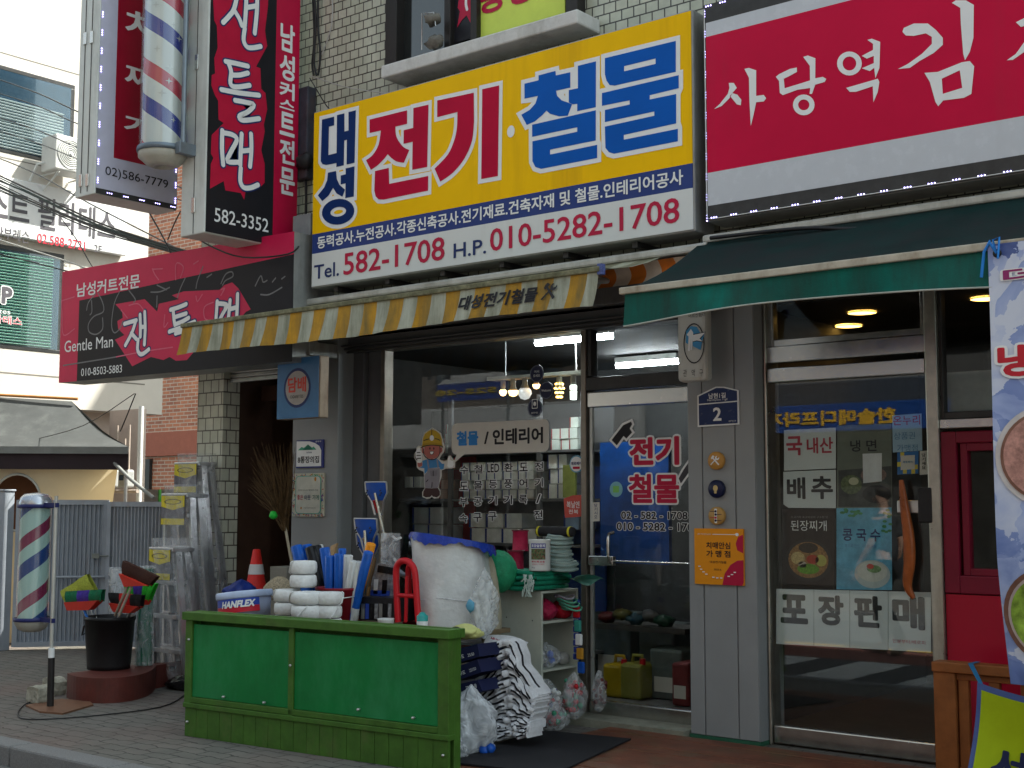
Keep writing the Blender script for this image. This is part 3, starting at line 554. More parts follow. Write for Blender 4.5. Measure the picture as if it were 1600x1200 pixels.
strokes(S, [D_(s) for s in ([(285,365),(240,420),(228,470)], [(300,360),(330,420),(335,480),(275,510),(240,560),(245,610),(290,625),(330,590),(330,520)], [(260,410),(262,480),(250,500)], [(440,350),(405,430),(388,560),(405,615),(440,590),(460,540)], [(500,345),(540,400),(530,420)], [(640,355),(700,352),(760,325)], [(680,310),(740,340)], [(680,380),(678,450)], [(860,265),(830,330),(810,390)], [(930,330),(940,280),(975,190)], [(1000,260),(1030,240)], [(1090,300),(1120,240),(1160,225),(1165,255),(1120,280),(1100,310)], [(1310,315),(1345,250),(1360,290),(1385,280)], [(1345,370),(1400,370),(1480,325)], [(1420,290),(1440,265)], [(1480,270),(1500,255)], [(80,825),(300,790),(420,770)])], 1.1/ppm(gl+U*.4), greyv, gs, d=.0015, name='scissor_sketch')
strokes(S, [D_(s) for s in ([(68,412),(72,500),(80,630),(150,590)], [(70,410),(150,385)], [(650,205),(665,240),(690,275)], [(655,208),(715,205)], [(800,275),(800,180),(825,170),(850,200),(830,260)], [(915,175),(945,155)], [(450,470),(490,520)], [(500,440),(560,430),(600,480)], [(730,500),(725,580),(750,550)], [(1040,420),(985,450),(985,520),(1020,540)], [(930,380),(940,415),(970,370)], [(1090,340),(1115,330),(1090,375)], [(420,770),(600,735),(780,708)])], 1.0/ppm(gl+U*.4), pinkl, gs, d=.0022, name='hair_sketch')
letters_px(S, '남성커트전문', (120,465), (219,446), (118,444), vivid, gs, off=.02)
letters_px(S, 'Gentle Man', (101,551), (177,541), (101,533), vivid, gs, off=.004, spacing=1.0)
letters_px(S, '010-8503-5883', (127,588), (191,580), (127,576), vivid, gs, off=.004)
for k in (1.3, 2.2): m = MB(); m.box(gl.x+k+.5, gl.x+k+.56, -.36, 0.0, gz1-.3, gz1-.26); m.build('bracket', boxg, gs)
# ---- vertical barber blade sign
xg = -3.60; S = SX(xg); ug1, _ = S.uv(466,200); ug0 = S.uv(325.5,180)[0]
vb = S.uv(324,362)[1]; vt = 6.4
vs_ = thing('blade_sign', 'tall black and red blade sign with white brush lettering beside the upper barber pole', 'sign', (xg-.13, (ug0+ug1)/2, vb))
th = .30
m = MB(); m.bbox(xg-th, xg-.006, ug0-.01, ug1+.01, vb-.01, vt, .01); m.build('sign_box', boxw, vs_)
us = S.uv(429,200)[0]
m = MB(); rect(m, S, ug0, us, vb, vt-.01, 0); m.build('black_panel', charc, vs_)
m = MB(); rect(m, S, us, ug1, vb, vt-.01, 0); m.build('red_panel', M('scarlet_sign_film', (.5,.006,.05), .35, var=.06, coat=.3), vs_)
C_ = lambda p: conv(S, p, 320, 0, 3.747)
m = MB(); shape(m, S, [C_([(40,-150),(370,-150),(370,30),(352,180),(365,270),(300,390),(325,400),(330,520),(355,545),(365,640),(345,730),(350,770),(330,880),(350,960),(350,1070),(320,1100),(240,1110),(230,1170),(210,1130),(120,1115),(110,1060),(30,1105),(35,960),(50,925),(35,900),(40,790),(110,720),(80,700),(78,590),(60,560),(38,500),(40,440),(60,430),(55,340),(75,280),(70,150),(55,120)])], (), .001); m.build('red_splash', M('scarlet_splash', (.48,.008,.045), .4, var=.08), vs_)
strokes(S, [C_(s) for s in ([(100,-70),(205,-95)], [(195,-60),(170,50),(140,95),(105,132)], [(170,60),(200,110),(215,150)], [(240,-80),(240,30),(232,150)], [(305,-80),(303,60),(290,195)], [(240,45),(300,35)], [(232,165),(225,235),(245,275),(280,280),(325,272)],
  [(120,360),(180,372),(250,388)], [(135,368),(152,420),(148,490),(180,510),(260,500)], [(155,440),(200,440),(250,428)], [(95,525),(200,545),(315,558)], [(175,588),(240,600),(285,615),(250,655),(200,680),(220,705),(315,695)],
  [(100,765),(98,870),(105,965)], [(105,778),(160,790),(185,820),(150,890),(130,945),(200,950)], [(213,785),(208,880),(205,965)], [(268,785),(270,880),(262,975)], [(212,885),(262,880)], [(208,985),(205,1060),(225,1098),(265,1100),(308,1083)])], 3.9/ppm((xg,-.55,4.2)), vivid, vs_, d=.004, rim=2.3/ppm((xg,-.55,4.2)), rimmat=navyv)
for ch, a, b in (('남',128,303), ('성',308,470), ('커',470,580), ('스',575,640), ('트',650,795), ('전',808,960), ('문',975,1140)):
    x0 = 320+(436 if ch != '남' else 440)/3.747; x1 = 320+524/3.747
    p0 = S.uv(x0, b/3.747-2); p1 = S.uv(x1, b/3.747+3); p2 = S.uv(x0, a/3.747-1)
    letters(S, ch, p0[0], p1[0], (p0[1]+p1[1])/2, p2[1], vivid, vs_, off=.028)
letters_px(S, '582-3352', (334.5,346), (419,361.5), (334.5,324), vivid, vs_, off=.006)
# seam, hinges and a conduit on its narrow end
m = MB(); hx = xg-.14; m.box(hx-.002, hx+.002, ug0-.014, ug0-.009, vb, vt); m.build('seam', darkmetal, vs_)
for z in (vb+.22, vb+1.35):
    m = MB(); m.bbox(hx-.02, hx+.02, ug0-.02, ug0-.008, z-.06, z+.06, .003); m.build('hinge', steel, vs_)
# ---- red kimchi blade sign with LEDs
xk = -4.42; S = SX(xk); k0 = S.uv(153,200)[0]; k1 = S.uv(275.5,320)[0]; kb = S.uv(151.5,297)[1]; kt = 6.5
ks = thing('blade_sign', 'tall lilac and red blade sign edged with tiny LEDs, leftmost over the alley', 'sign', (xk-.12, (k0+k1)/2, kb))
m = MB(); m.bbox(xk-.27, xk-.006, k0-.012, k1+.012, kb-.03, kt, .008); m.build('sign_box', boxw, ks)
m = MB(); rect(m, S, k0, k1, kb+.02, kt-.02, 0); m.build('lilac_panel', M('lilac_sign_film', (.5,.51,.62), .3, var=.04, coat=.4), ks)
kr0, kr1 = S.uv(179,200)[0], S.uv(252,250)[0]; krb = S.uv(176,246)[1]
m = MB(); rect(m, S, kr0, kr1, krb, kt-.1, .0015); m.build('red_panel', M('deep_red_sign_film', (.3,.004,.022), .35, var=.06, coat=.3), ks)
m = MB(); rect(m, S, k0, k1, kb-.025, kb+.018, .001); m.build('dark_edge', darkmetal, ks)
for ch, BL, BR, TL in (('치', (195,54), (243,66), (204,14)), ('찌', (194,133), (243,146), (197,98)), ('개', (193,207), (243,222), (193,176))): letters_px(S, ch, BL, BR, TL, vivid, ks, off=.022, d=.004)
letters_px(S, '02)586-7779', (164,277), (262,303), (164,259), blackv, ks, off=.0)
led_row(ks, [(xk+.002, k0+.012, kb+.08+k*.148) for k in range(14)], Vector((0,0,1)), 1.1); led_row(ks, [(xk+.002, k1-.012, kb+.05+k*.13) for k in range(3)], Vector((0,0,1)), 1.1)
led_row(ks, [(xk+.002, k0+.12+k*.15, kb-.005) for k in range(5)], Vector((0,1,0)), 1.1)
for dx in (-.19, -.1):
    m = MB(); m.box(xk+dx-.003, xk+dx+.003, k0-.016, k0-.01, kb, kt); m.build('seam', darkmetal, ks)
for z in (kb+.1, kb+1.25):
    m = MB(); m.bbox(xk-.21, xk-.17, k0-.022, k0-.01, z-.05, z+.05, .003); m.build('hinge', steel, ks); m = MB(); m.bbox(xk-.12, xk-.08, k0-.022, k0-.01, z-.06, z+.04, .003); m.build('hinge', steel, ks)
for z in (kb+.5, kb+2): m = MB(); m.box(xk-.16, xk-.1, k1+.01, .0, z, z+.06); m.build('bracket', boxg, ks)
# ---- upper barber pole on the end of the barber blade sign
def stripe_mat(name, cols, pitch, twist, stars=None, rough=.25):
    m = bpy.data.materials.new(name); m.use_nodes = True; n = m.node_tree.nodes; l = m.node_tree.links; p = n['Principled BSDF']; p.inputs['Roughness'].default_value = rough; p.inputs['Coat Weight'].default_value = .6; p.inputs['Coat Roughness'].default_value = .05
    tc = n.new('ShaderNodeTexCoord'); sp = n.new('ShaderNodeSeparateXYZ'); l.new(tc.outputs['Object'], sp.inputs[0])
    at2 = n.new('ShaderNodeMath'); at2.operation = 'ARCTAN2'; l.new(sp.outputs[1], at2.inputs[0]); l.new(sp.outputs[0], at2.inputs[1])
    a = n.new('ShaderNodeMath'); a.operation = 'MULTIPLY'; a.inputs[1].default_value = twist/(2*math.pi); l.new(at2.outputs[0], a.inputs[0])
    b = n.new('ShaderNodeMath'); b.operation = 'MULTIPLY_ADD'; b.inputs[1].default_value = 1/pitch; l.new(sp.outputs[2], b.inputs[0]); l.new(a.outputs[0], b.inputs[2])
    f = n.new('ShaderNodeMath'); f.operation = 'FRACT'; l.new(b.outputs[0], f.inputs[0])
    cr = n.new('ShaderNodeValToRGB'); cr.color_ramp.interpolation = 'CONSTANT'; e = cr.color_ramp.elements
    e[0].position = 0; e[0].color = (*cols[0][1],1); e[1].position = cols[1][0]; e[1].color = (*cols[1][1],1)
    for q, c in cols[2:]: x = e.new(q); x.color = (*c,1)
    l.new(f.outputs[0], cr.inputs[0]); l.new(cr.outputs[0], p.inputs['Base Color']); return m
bw_, bb_, br_ = (.6,.64,.63), (.016,.03,.26), (.45,.02,.05)
yb = ug0-.13; pc = at(258, 100, yb); pr = 33/ppm(pc); zb0 = at(258, 235, yb).z
bp1 = thing('barber_pole', 'upper barber pole with starred blue and red stripes hung between the two blade signs', 'barber pole', (pc.x, yb, zb0))
m = MB(); m.cyl((pc.x,yb,zb0),(pc.x,yb,6.3), pr, n=40); m.build('striped_cylinder', stripe_mat('faded_barber_stripes', [(0,bw_),(.16,bb_),(.36,bw_),(.60,br_),(.79,bw_)], .66, 1), bp1)
stars = MB(); starm = M('silver_star', (.45,.47,.46), .3, .4)
for k in range(40):
    a = random.uniform(0, 6.28); z = zb0+.06+k*.05; rr = random.choice((.022,.03,.038)); c = Vector((pc.x+math.cos(a)*(pr+.0015), yb+math.sin(a)*(pr+.0015), z)); tv = Vector((-math.sin(a), math.cos(a), 0)); zv = Vector((0,0,1)); nv = Vector((math.cos(a), math.sin(a), 0))
    ps8 = [c+nv*(-.0015 if i % 2 == 0 and i % 4 == 0 else 0)+(tv*math.cos(i*math.pi/4)+zv*math.sin(i*math.pi/4))*(rr if i % 2 == 0 else rr*.25) for i in range(8)]
    stars.add(ps8, [list(range(8))])
stars.build('star_stickers', starm, bp1)
m = MB(); m.cyl((pc.x,yb,zb0-.01),(pc.x,yb,6.3), pr+.018, n=40, caps=False); m.build('clear_sleeve', glass('acrylic_sleeve', (.93,.95,.94), 1.2), bp1)
m = MB(); m.lathe((pc.x,yb,zb0), [(pr+.03,.02),(pr+.035,0),(pr+.03,-.022),(pr+.022,-.022)], 40); m.build('collar', M('blue_grey_collar', (.16,.2,.24), .4, .5), bp1)
m = MB(); m.lathe((pc.x,yb,zb0), [(pr+.022,-.022),(pr+.02,-.06),(pr-.005,-.08),(pr-.035,-.11),(pr-.07,-.125),(.06,-.13),(.06,-.1),(0,-.1)], 40); m.build('lower_cap', M('cream_cap_plastic', (.5,.5,.44), .4, var=.08, dirt=((.2,.18,.14), .35, 6, 2)), bp1)
m = MB(); m.tube([(pc.x+pr+.06,yb+.02,6.3),(pc.x+pr+.06,yb+.02,zb0-.02)], .02, 10); m.bbox(pc.x+pr+.03, pc.x+pr+.09, yb-.03, ug0-.008, zb0-.06, zb0+.03, .004); m.bbox(pc.x+pr+.03, pc.x+pr+.09, yb, ug0-.008, 5.9, 5.96, .004); m.build('mounting_bar', M('blue_grey_bar', (.2,.24,.28), .4, .6), bp1)
# ---- blue cigarette lightbox
yc = -.36; S = SY(yc); a, b = S.uv(434,563), S.uv(497,655); 
cs = thing('lightbox_sign', 'small square blue cigarette lightbox with a round red lettered disc on the grey pillar', 'sign', ((a[0]+b[0])/2, yc+.07, S.uv(440,656)[1]))
cz0, cz1 = S.uv(436,655)[1], S.uv(436,562)[1]
m = MB(); m.bbox(a[0]-.004, b[0]+.008, yc+.004, yc+.1, cz0-.004, cz1+.004, .008); m.build('lightbox_case', M('rust_stained_case', (.3,.24,.18), .5, .3, dirt=((.16,.08,.04), .5, 8, 3)), cs)
m = MB(); m.box(a[0], b[0], yc, yc+.005, cz0, cz1); m.build('blue_panel', M('sky_blue_film', (.05,.17,.36), .3, var=.1, coat=.3), cs)
cc = ((a[0]+b[0])/2-.004, (cz0+cz1)/2); rr = .155
m = MB(); shape(m, S, [ell(cc, rr, rr, 36)], (), .0012); m.build('navy_ring', navyv, cs)
m = MB(); shape(m, S, [ell(cc, rr-.022, rr-.022, 36)], (), .0024); m.build('disc', M('beige_disc', (.38,.36,.34), .4), cs)
letters(S, '담배', cc[0]-.105, cc[0]+.105, cc[1]-.035, cc[1]+.085, M('orange_red_vinyl', (.6,.06,.04), .4), cs, off=.03, d=.004)
letters(S, 'CIGARETTES', cc[0]-.075, cc[0]+.075, cc[1]-.08, cc[1]-.056, blackv, cs, off=.0, d=.004)
m = MB(); m.bbox(a[0]+.12, a[0]+.3, yc+.06, -.0, cz1+.02, cz1+.13, .006); m.build('bracket', boxg, cs)
# ---- white district lightbox next to the door of the restaurant
yk = -.22; S = SY(yk); a, b = S.uv(1057,540), S.uv(1098,540); kz1, kz0 = S.uv(1060,470)[1], S.uv(1060,597)[1]
dl = thing('lightbox_sign', 'white rounded district lightbox with a blue bird emblem on the pillar', 'sign', ((a[0]+b[0])/2+.06, yk+.1, kz0))
m = MB(); m.bbox(a[0], b[0]+.02, yk+.002, yk+.09, kz0, kz1+.14, .025); m.build('lightbox_case', M('ivory_acrylic', (.5,.51,.47), .35, var=.05, dirt=((.25,.22,.15), .2, 5, 4)), dl)
mb_ = MB(); mb_.box(a[0]+.06, a[0]+.12, yk+.09, .0, kz1-.1, kz1-.04); mb_.build('bracket', boxg, dl); ec = S.uv(1082,535); e1 = S.uv(1103,535)[0]
T7 = lambda p: conv(S, p, 780, 340, 3.333)
m = MB(); shape(m, S, [T7(ell((1015,655), 55, 105, 28))], [T7(ell((1015,655), 50, 99, 28))], .0015); m.build('emblem_ring', blackv, dl)
skyb = M('emblem_blue', (.06,.27,.5), .4)
m = MB(); shape(m, S, [T7([(975,590),(1000,565),(1030,570),(1050,605),(1072,598),(1060,640),(1050,690),(1010,670),(1005,620),(990,610),(985,660),(972,650)])], (), .0025); m.build('emblem_bird', skyb, dl)
m = MB(); shape(m, S, [T7([(985,695),(988,620),(978,610),(1000,580),(1012,600),(1005,690),(998,690),(998,625),(994,695)])], (), .0035); shape(m, S, [T7([(1008,612),(1075,598),(1045,630),(1060,645),(1030,640),(1010,645)])], (), .0038); m.build('emblem_feather', vivid, dl)
m = MB(); shape(m, S, [T7([(1008,608),(1078,594),(1050,632),(1065,650),(1030,644),(1010,649)])], (), .003); m.build('emblem_outline', blackv, dl)
for ch, x in (('관',960), ('악',1003), ('구',1044)): 
    p = S.uv(780+x/3.333, 340+828/3.333); q = S.uv(780+(x+18)/3.333, 340+790/3.333); letters(S, ch, p[0], q[0], p[1], q[1], blackv, dl, off=.0)
letters_px(S, '어르신쉼터', (1076,497), (1102,494.5), (1076,490), blackv, dl, off=.0)
# ================================================================ AWNINGS
grime = (.10,.10,.05)
awy = M('mustard_canvas', (.46,.245,.018), .75, var=.22, vs=6, bump=.15, bs=120, dirt=((.13,.11,.045), .85, 9, 7))
aww = M('white_canvas', (.42,.44,.36), .75, var=.15, vs=6, bump=.15, bs=120, dirt=((.13,.135,.08), .85, 10, 8))
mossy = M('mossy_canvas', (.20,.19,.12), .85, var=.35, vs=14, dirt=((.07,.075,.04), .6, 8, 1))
def stripes_strip(mb, x0, x1, pit, fn, nz, first=0):
    k = 0; x = x0
    while x < x1-1e-4:
        xe = min(x+pit, x1)
        mb.grid(lambda a, b: fn(x+(xe-x)*a, b), 3, nz, (k+first) % 2); x = xe; k += 1
ya = -1.0; ax0 = at(285,512,ya).x; ax1 = at(935,416,ya).x; az = at(600,466,ya).z
aw = thing('striped_awning', 'mustard and white striped awning with dark lettering on its stained valance', 'awning', ((ax0+ax1)/2, -.6, az-.25))
def vfn(x, b): return (x-.035*b*b, ya+.012*math.sin(x*9)*b-.02*b+.008*math.sin(x*31)*b, az-.012-b*(.205+.012*math.sin(x*2.2)+.02*((ax1-x)/4)))
m = MB(); stripes_strip(m, ax0, ax1, .124, vfn, 5); m.build('valance', [awy, aww], aw)
m = MB(); m.bbox(ax0-.01, ax1+.015, ya-.015, ya+.03, az-.018, az+.016, .007); m.build('front_bar', M('mossy_bar', (.2,.195,.12), .85, 0, var=.4, vs=30, dirt=((.07,.075,.04), .8, 14, 1)), aw)
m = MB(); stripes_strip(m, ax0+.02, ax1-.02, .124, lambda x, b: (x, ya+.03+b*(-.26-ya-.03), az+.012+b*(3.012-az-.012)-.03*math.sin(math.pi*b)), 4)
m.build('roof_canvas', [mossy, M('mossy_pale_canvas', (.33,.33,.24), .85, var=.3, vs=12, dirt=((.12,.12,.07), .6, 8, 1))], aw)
for x in (ax0+.5, ax1-.6):
    m = MB(); m.tube([(x,-.2,2.96),(x+.35,-.55,2.84),(x+.02,ya+.02,az-.03)], .018, 8); m.build('folding_arm', alu, aw)
cx0, cx1 = at(462,476,-.3).x, at(1105,380,-.3).x
casem = M('stained_casing', (.5,.5,.46), .4, .3, dirt=((.2,.18,.13), .4, 5, 3))
m = MB(); m.bbox(cx0, cx1, -.31, -.14, 3.0, 3.055, .015); m.build('casing', casem, aw)
m = MB(); m.bbox(ax1-.005, ax1+.03, ya-.01, ya+.03, az-.035, az+.03, .004); m.build('bar_cap', M('blue_white_cap', (.09,.12,.3), .5, var=.6, vs=60), aw)
S = SY(ya-.028)
letters(lambda u, v, d=0: Vector(vfn(u, max(0, min(1, (az-.012-v)/.215))))+Vector((0,-.006-d*.3,0)), '대성전기철물', S.uv(716,490)[0], S.uv(838,470)[0], az-.162, az-.062, blackv, aw, off=.035, shear=.12)
tool = [[(8,92),(0,84),(52,36),(50,22),(60,10),(74,8),(64,22),(70,32),(82,30),(92,18),(94,30),(84,44),(70,46),(58,44)], [(18,10),(30,0),(46,12),(40,20),(34,24),(96,84),(84,94),(26,32),(18,38),(8,28)]]
def tool_icon(mb, f, u, v, s, d=.004):
    for k, l in enumerate(tool):
        vs, fs = loops2d([[(u+x/100*s, v+(100-y)/100*s) for x, y in l]]); mb.add([f(x, y, d+k*.0006) for x, y in vs], fs)
m = MB(); u_ = S.uv(846,478)[0]; tool_icon(m, lambda u, v, d=0: Vector(vfn(u, max(0, min(1, (az-.012-v)/.215))))+Vector((0,-.006-d,0)), u_, az-.17, .125); m.build('tool_emblem', blackv, aw)
# faded orange awning rolled up behind it
ora = M('orange_canvas', (.55,.16,.02), .75, var=.12, bump=.1, dirt=((.25,.1,.03), .3, 5, 3)); orw = M('cream_canvas', (.55,.47,.38), .75, var=.1, dirt=((.3,.25,.18), .3, 5, 3))
ox0, ox1 = at(925,433,-.3).x, at(1103,400,-.3).x
m = MB(); stripes_strip(m, ox0-.3, ox1, .115, lambda x, b: (x, -.30+.05*math.sin(b*3.1), 2.985-b*.135), 6, 1)
m.build('rolled_awning', [ora, orw], None, 'rolled up orange and cream striped awning tucked between the two open awnings', 'awning')
# green awning
yg = -1.1; gx0 = .285; gx1 = 3.6; gz = at(1290,416,yg).z
gr1 = M('green_canvas', (.004,.125,.098), .7, var=.3, vs=2, bump=.12, bs=100, spec=.15, dirt=((.022,.035,.03), .85, 4.5, 6))
ga = thing('green_awning', 'weathered dark green awning with a wavy valance over the restaurant door', 'awning', ((gx0+gx1)/2, -.6, gz-.25))
def gfn(x, b): return (x-.02*b, yg+.02*math.sin(x*5)*b-.01*b, gz-.02-b*(.165+.03*math.sin((x-.3)*2.0+2.6)))
m = MB(); m.grid(lambda a, b: gfn(gx0+(gx1-gx0)*a, b), 70, 5); m.build('valance', gr1, ga)
m = MB(); m.tube([gfn(gx0+(gx1-gx0)*i/60, 1) for i in range(61)], .005, 6); m.build('valance_hem', M('pale_hem', (.4,.42,.38), .7), ga)
m = MB(); m.bbox(gx0-.03, gx1, yg-.02, yg+.02, gz-.022, gz+.018, .006); m.build('front_bar', M('chipped_cream_bar', (.46,.43,.35), .5, .1, var=.15, vs=12, dirt=((.2,.14,.08), .5, 9, 2)), ga)
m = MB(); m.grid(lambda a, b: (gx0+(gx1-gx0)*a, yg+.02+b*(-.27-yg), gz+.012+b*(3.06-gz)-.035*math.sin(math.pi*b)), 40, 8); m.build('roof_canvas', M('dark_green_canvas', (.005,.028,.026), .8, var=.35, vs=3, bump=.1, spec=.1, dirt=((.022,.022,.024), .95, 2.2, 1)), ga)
m = MB(); m.bbox(gx0+.03, gx1+.1, -.30, -.12, 3.05, 3.10, .012); m.build('casing', casem, ga)
for x in (.9, 2.9):
    m = MB(); m.tube([(x,-.2,2.96),(x+.35,-.6,2.70),(x+.05,yg+.03,gz-.03)], .016, 8); m.build('folding_arm', alu, ga)
m = MB(); pts = [(at(1110,372,-.34)),(at(1250,357,-.36)),(at(1330,358,-.36)),(at(1420,352,-.36)),(at(1600,325,-.34))]; m.tube(smooth_line([tuple(p) for p in pts]), .012, 8); m.build('power_cable', black, None, 'black power cable sagging under the red restaurant sign', 'cable')
# ================================================================ WINDOW STICKERS AND LETTERING
def poly_thing(name, label, cat, surf, base_loops, mat, group=None, d0=.0, thick=.0025, holes=()):
    """thin flat sign: body with thickness; returns the thing so that prints can be parented to it"""
    vs, fs = loops2d(base_loops, holes); mb = MB(); n = len(vs)
    f = surf.pt
    mb.add([f(x, y, d0+thick) for x, y in vs], fs); mb.add([f(x, y, d0) for x, y in vs], [q[::-1] for q in fs])
    for l in base_loops: mb.add([f(x, y, d0) for x, y in l]+[f(x, y, d0+thick) for x, y in l], [(i,(i+1)%len(l),len(l)+(i+1)%len(l),len(l)+i) for i in range(len(l))])
    return mb.build(name, mat, None, label, cat, group)
def qloop(s, *p): return [s.uv(*q) for q in p]
def rrect(x0, x1, y0, y1, r, n=5):
    out = []
    for cx, cy, a in ((x1-r,y1-r,0),(x0+r,y1-r,90),(x0+r,y0+r,180),(x1-r,y0+r,270)):
        out += [(cx+r*math.cos(R(a+90*k/n)), cy+r*math.sin(R(a+90*k/n))) for k in range(n+1)]
    return out
YP = YW+.012; S = SY(YP)
cream = M('cream_vinyl', (.58,.57,.52), .5, var=.03)
a = S.uv(706,713); b = S.uv(858,703); t = S.uv(708,662); bz0 = (a[1]+b[1])/2; bz1 = t[1]+.0
lp = rrect(a[0], b[0], bz0, bz1, .045); 
bub = poly_thing('speech_bubble_sticker', 'white speech bubble sticker with blue and black lettering on the shop window', 'sticker', S, [lp], cream)
m = MB(); tx = S.uv(714,724); m.add([S.pt(a[0]+.05,bz0+.002,.0024), S.pt(a[0]+.02,tx[1],.0024), S.pt(a[0]+.13,bz0+.002,.0024)], [(0,1,2)]); m.build('bubble_tail', cream, bub)
letters(S, '철물', S.uv(714,690)[0], S.uv(748,690)[0], bz0+.065, bz1-.06, M('sky_blue_vinyl', (.02,.2,.55), .45), bub, off=.045, d=.004)
letters(S, '/ 인테리어', S.uv(757,690)[0], S.uv(849,690)[0], bz0+.062, bz1-.055, blackv, bub, off=.035, d=.004)
lst = thing('window_lettering', 'columns of black outlined trade words under the speech bubble on the glass', 'lettering', S.pt(S.uv(780,830)[0], S.uv(780,830)[1]))
cols = [('수도부속', 470, 330), ('철물공구', 568, 325), (['LED','등','기','구'], 672, 318), ('환풍기', 778, 314), ('도어록', 883, 310), ('전기/전', 990, 306)]
for chs, cx, cy in cols:
    for i, ch in enumerate(chs):
        X = cx-(2*i); Y = cy+i*112; w_ = 29 if ch not in ('LED','/') else (42 if ch == 'LED' else 16)
        p = S.uv(620+(X-w_)/4.444, 660+(Y+30)/4.444); q = S.uv(620+(X+w_)/4.444, 660+(Y-32)/4.444)
        letters(S, ch, p[0], q[0], p[1], q[1], blackv, lst, off=.022, d=.004, rim=.06, rimmat=vivid)
# worker cut-out
K = lambda p: conv(S, p, 640, 650, 8.571)
sil = K([(307,155),(270,180),(200,225),(175,300),(165,400),(150,400),(120,400),(95,430),(95,470),(65,500),(65,560),(95,610),(100,690),(130,720),(190,745),(195,800),(200,900),(205,965),(170,1020),(175,1085),(230,1110),(275,1105),(300,1080),(330,1105),(390,1100),(420,1050),(410,990),(385,960),(410,880),(430,800),(425,730),(470,715),(490,700),(560,705),(610,690),(610,600),(580,580),(550,530),(525,530),(505,590),(460,610),(400,580),(430,520),(465,480),(470,410),(440,300),(420,230),(350,180)])
wk = poly_thing('worker_sticker', 'cartoon worker sticker with a yellow hard hat and two thumbs up on the shop window', 'sticker', S, [sil], cream)
def pc_(pts, mat, d, name='printed_shape'):
    m = MB(); shape(m, S, [K(pts)], (), d); m.build(name, mat, wk)
skin = M('cartoon_skin', (.42,.13,.11), .5); cbl = M('cartoon_blue', (.05,.22,.48), .5); cgr = M('cartoon_grey', (.25,.24,.27), .5); cye = M('cartoon_yellow', (.5,.33,.02), .5); cbr = M('cartoon_brown', (.05,.02,.02), .5)
pc_([(205,390),(195,500),(240,560),(300,580),(360,560),(415,500),(410,390)], skin, .004, 'face')
pc_([(165,420),(185,410),(195,440),(195,510),(170,490)], skin, .0042, 'ear'); pc_([(412,420),(440,420),(445,470),(415,505)], skin, .0042, 'ear')
pc_([(160,425),(175,385),(185,300),(210,240),(260,200),(305,180),(360,200),(410,240),(435,310),(440,380),(455,410),(300,385)], cye, .0045, 'hard_hat')
pc_([(160,425),(180,375),(300,350),(430,375),(455,415),(300,392)], M('cartoon_ochre', (.38,.24,.015), .5), .005, 'hat_brim')
m = MB(); shape(m, S, [K(ell((304,295),28,38,18))], (), .0055); m.build('hat_lamp', vivid, wk)
for x in (278, 330):
    m = MB(); shape(m, S, [K(ell((x,435),9,18,14))], (), .0048); m.build('eye', blackv, wk)
pc_([(272,472),(335,470),(325,510),(300,522),(280,508)], blackv, .0048, 'mouth'); pc_([(278,478),(328,476),(318,505),(300,515),(284,503)], vivid, .0052, 'teeth')
pc_([(175,600),(235,580),(380,575),(440,640),(470,640),(460,710),(420,720),(405,690),(260,700),(240,740),(205,780),(200,700),(130,690),(175,670)], cbl, .004, 'shirt')
pc_([(235,585),(255,585),(270,690),(250,695)], cgr, .0046, 'strap'); pc_([(365,585),(382,580),(400,690),(380,695)], cgr, .0046, 'strap')
pc_([(250,700),(410,698),(412,800),(400,900),(380,965),(310,968),(305,930),(300,968),(215,965),(205,870),(205,790),(240,750)], cgr, .0048, 'overalls')
pc_([(275,730),(378,728),(375,795),(345,805),(290,805)], M('cartoon_pocket', (.2,.19,.22), .5), .0052, 'pocket')
pc_([(215,965),(300,970),(385,965),(410,1010),(410,1060),(370,1090),(320,1080),(300,1060),(280,1085),(220,1090),(185,1070),(190,1010)], cbr, .0044, 'boots')
pc_([(105,440),(130,415),(148,430),(145,465),(165,480),(170,600),(150,630),(110,625),(105,580),(80,560),(82,500)], vivid, .0046, 'glove'); pc_([(515,620),(520,580),(530,545),(545,545),(550,590),(590,605),(597,650),(580,690),(530,690),(510,670)], vivid, .0046, 'glove')
pc_([(110,625),(170,622),(175,665),(130,690),(110,660)], skin, .0042, 'arm')
strokes(S, [K(s) for s in ([(195,330),(230,318),(265,308)], [(345,305),(380,310),(410,325)], [(305,175),(304,255)], [(160,425),(200,405),(300,390),(420,400),(455,420)], [(80,500),(85,560),(110,590)], [(108,490),(150,488)], [(105,530),(155,528)], [(105,570),(158,566)], [(230,880),(255,855)], [(310,890),(305,960)], [(325,735),(325,800)], [(195,445),(200,520),(250,570),(310,585),(370,565),(412,500),(415,400)])], .0035, blackv, wk, d=.0062, name='ink_line')
# round navy stickers
def disc_sticker(c, rpx, label, mat, txts=(), ring=None, surf=None):
    s = surf or S; u, v = s.uv(*c); r = rpx/ppm(s.pt(u, v))
    o = poly_thing('round_sticker', label, 'sticker', s, [ell((u,v), r, r, 32)], mat)
    if ring: m = MB(); shape(m, s, [ell((u,v), r*.97, r*.97, 32)], [ell((u,v), r*.88, r*.88, 32)], .0032); m.build('sticker_rim', ring, o)
    for body, dx, dy, w_, h_, mt in txts: letters(s, body, u+(dx-w_)*r, u+(dx+w_)*r, v+(dy-h_)*r, v+(dy+h_)*r, mt, o, off=.008, d=.004)
    return o
midn = M('midnight_vinyl', (.008,.012,.05), .35); slate = M('slate_vinyl', (.13,.15,.2), .5)
disc_sticker((839,584), 13.6, 'navy round sticker with pale Korean greeting, topmost of three on the shop window', midn, [('어서',0,.25,.35,.16,vivid), ('오세요',0,-.22,.5,.17,vivid)], slate)
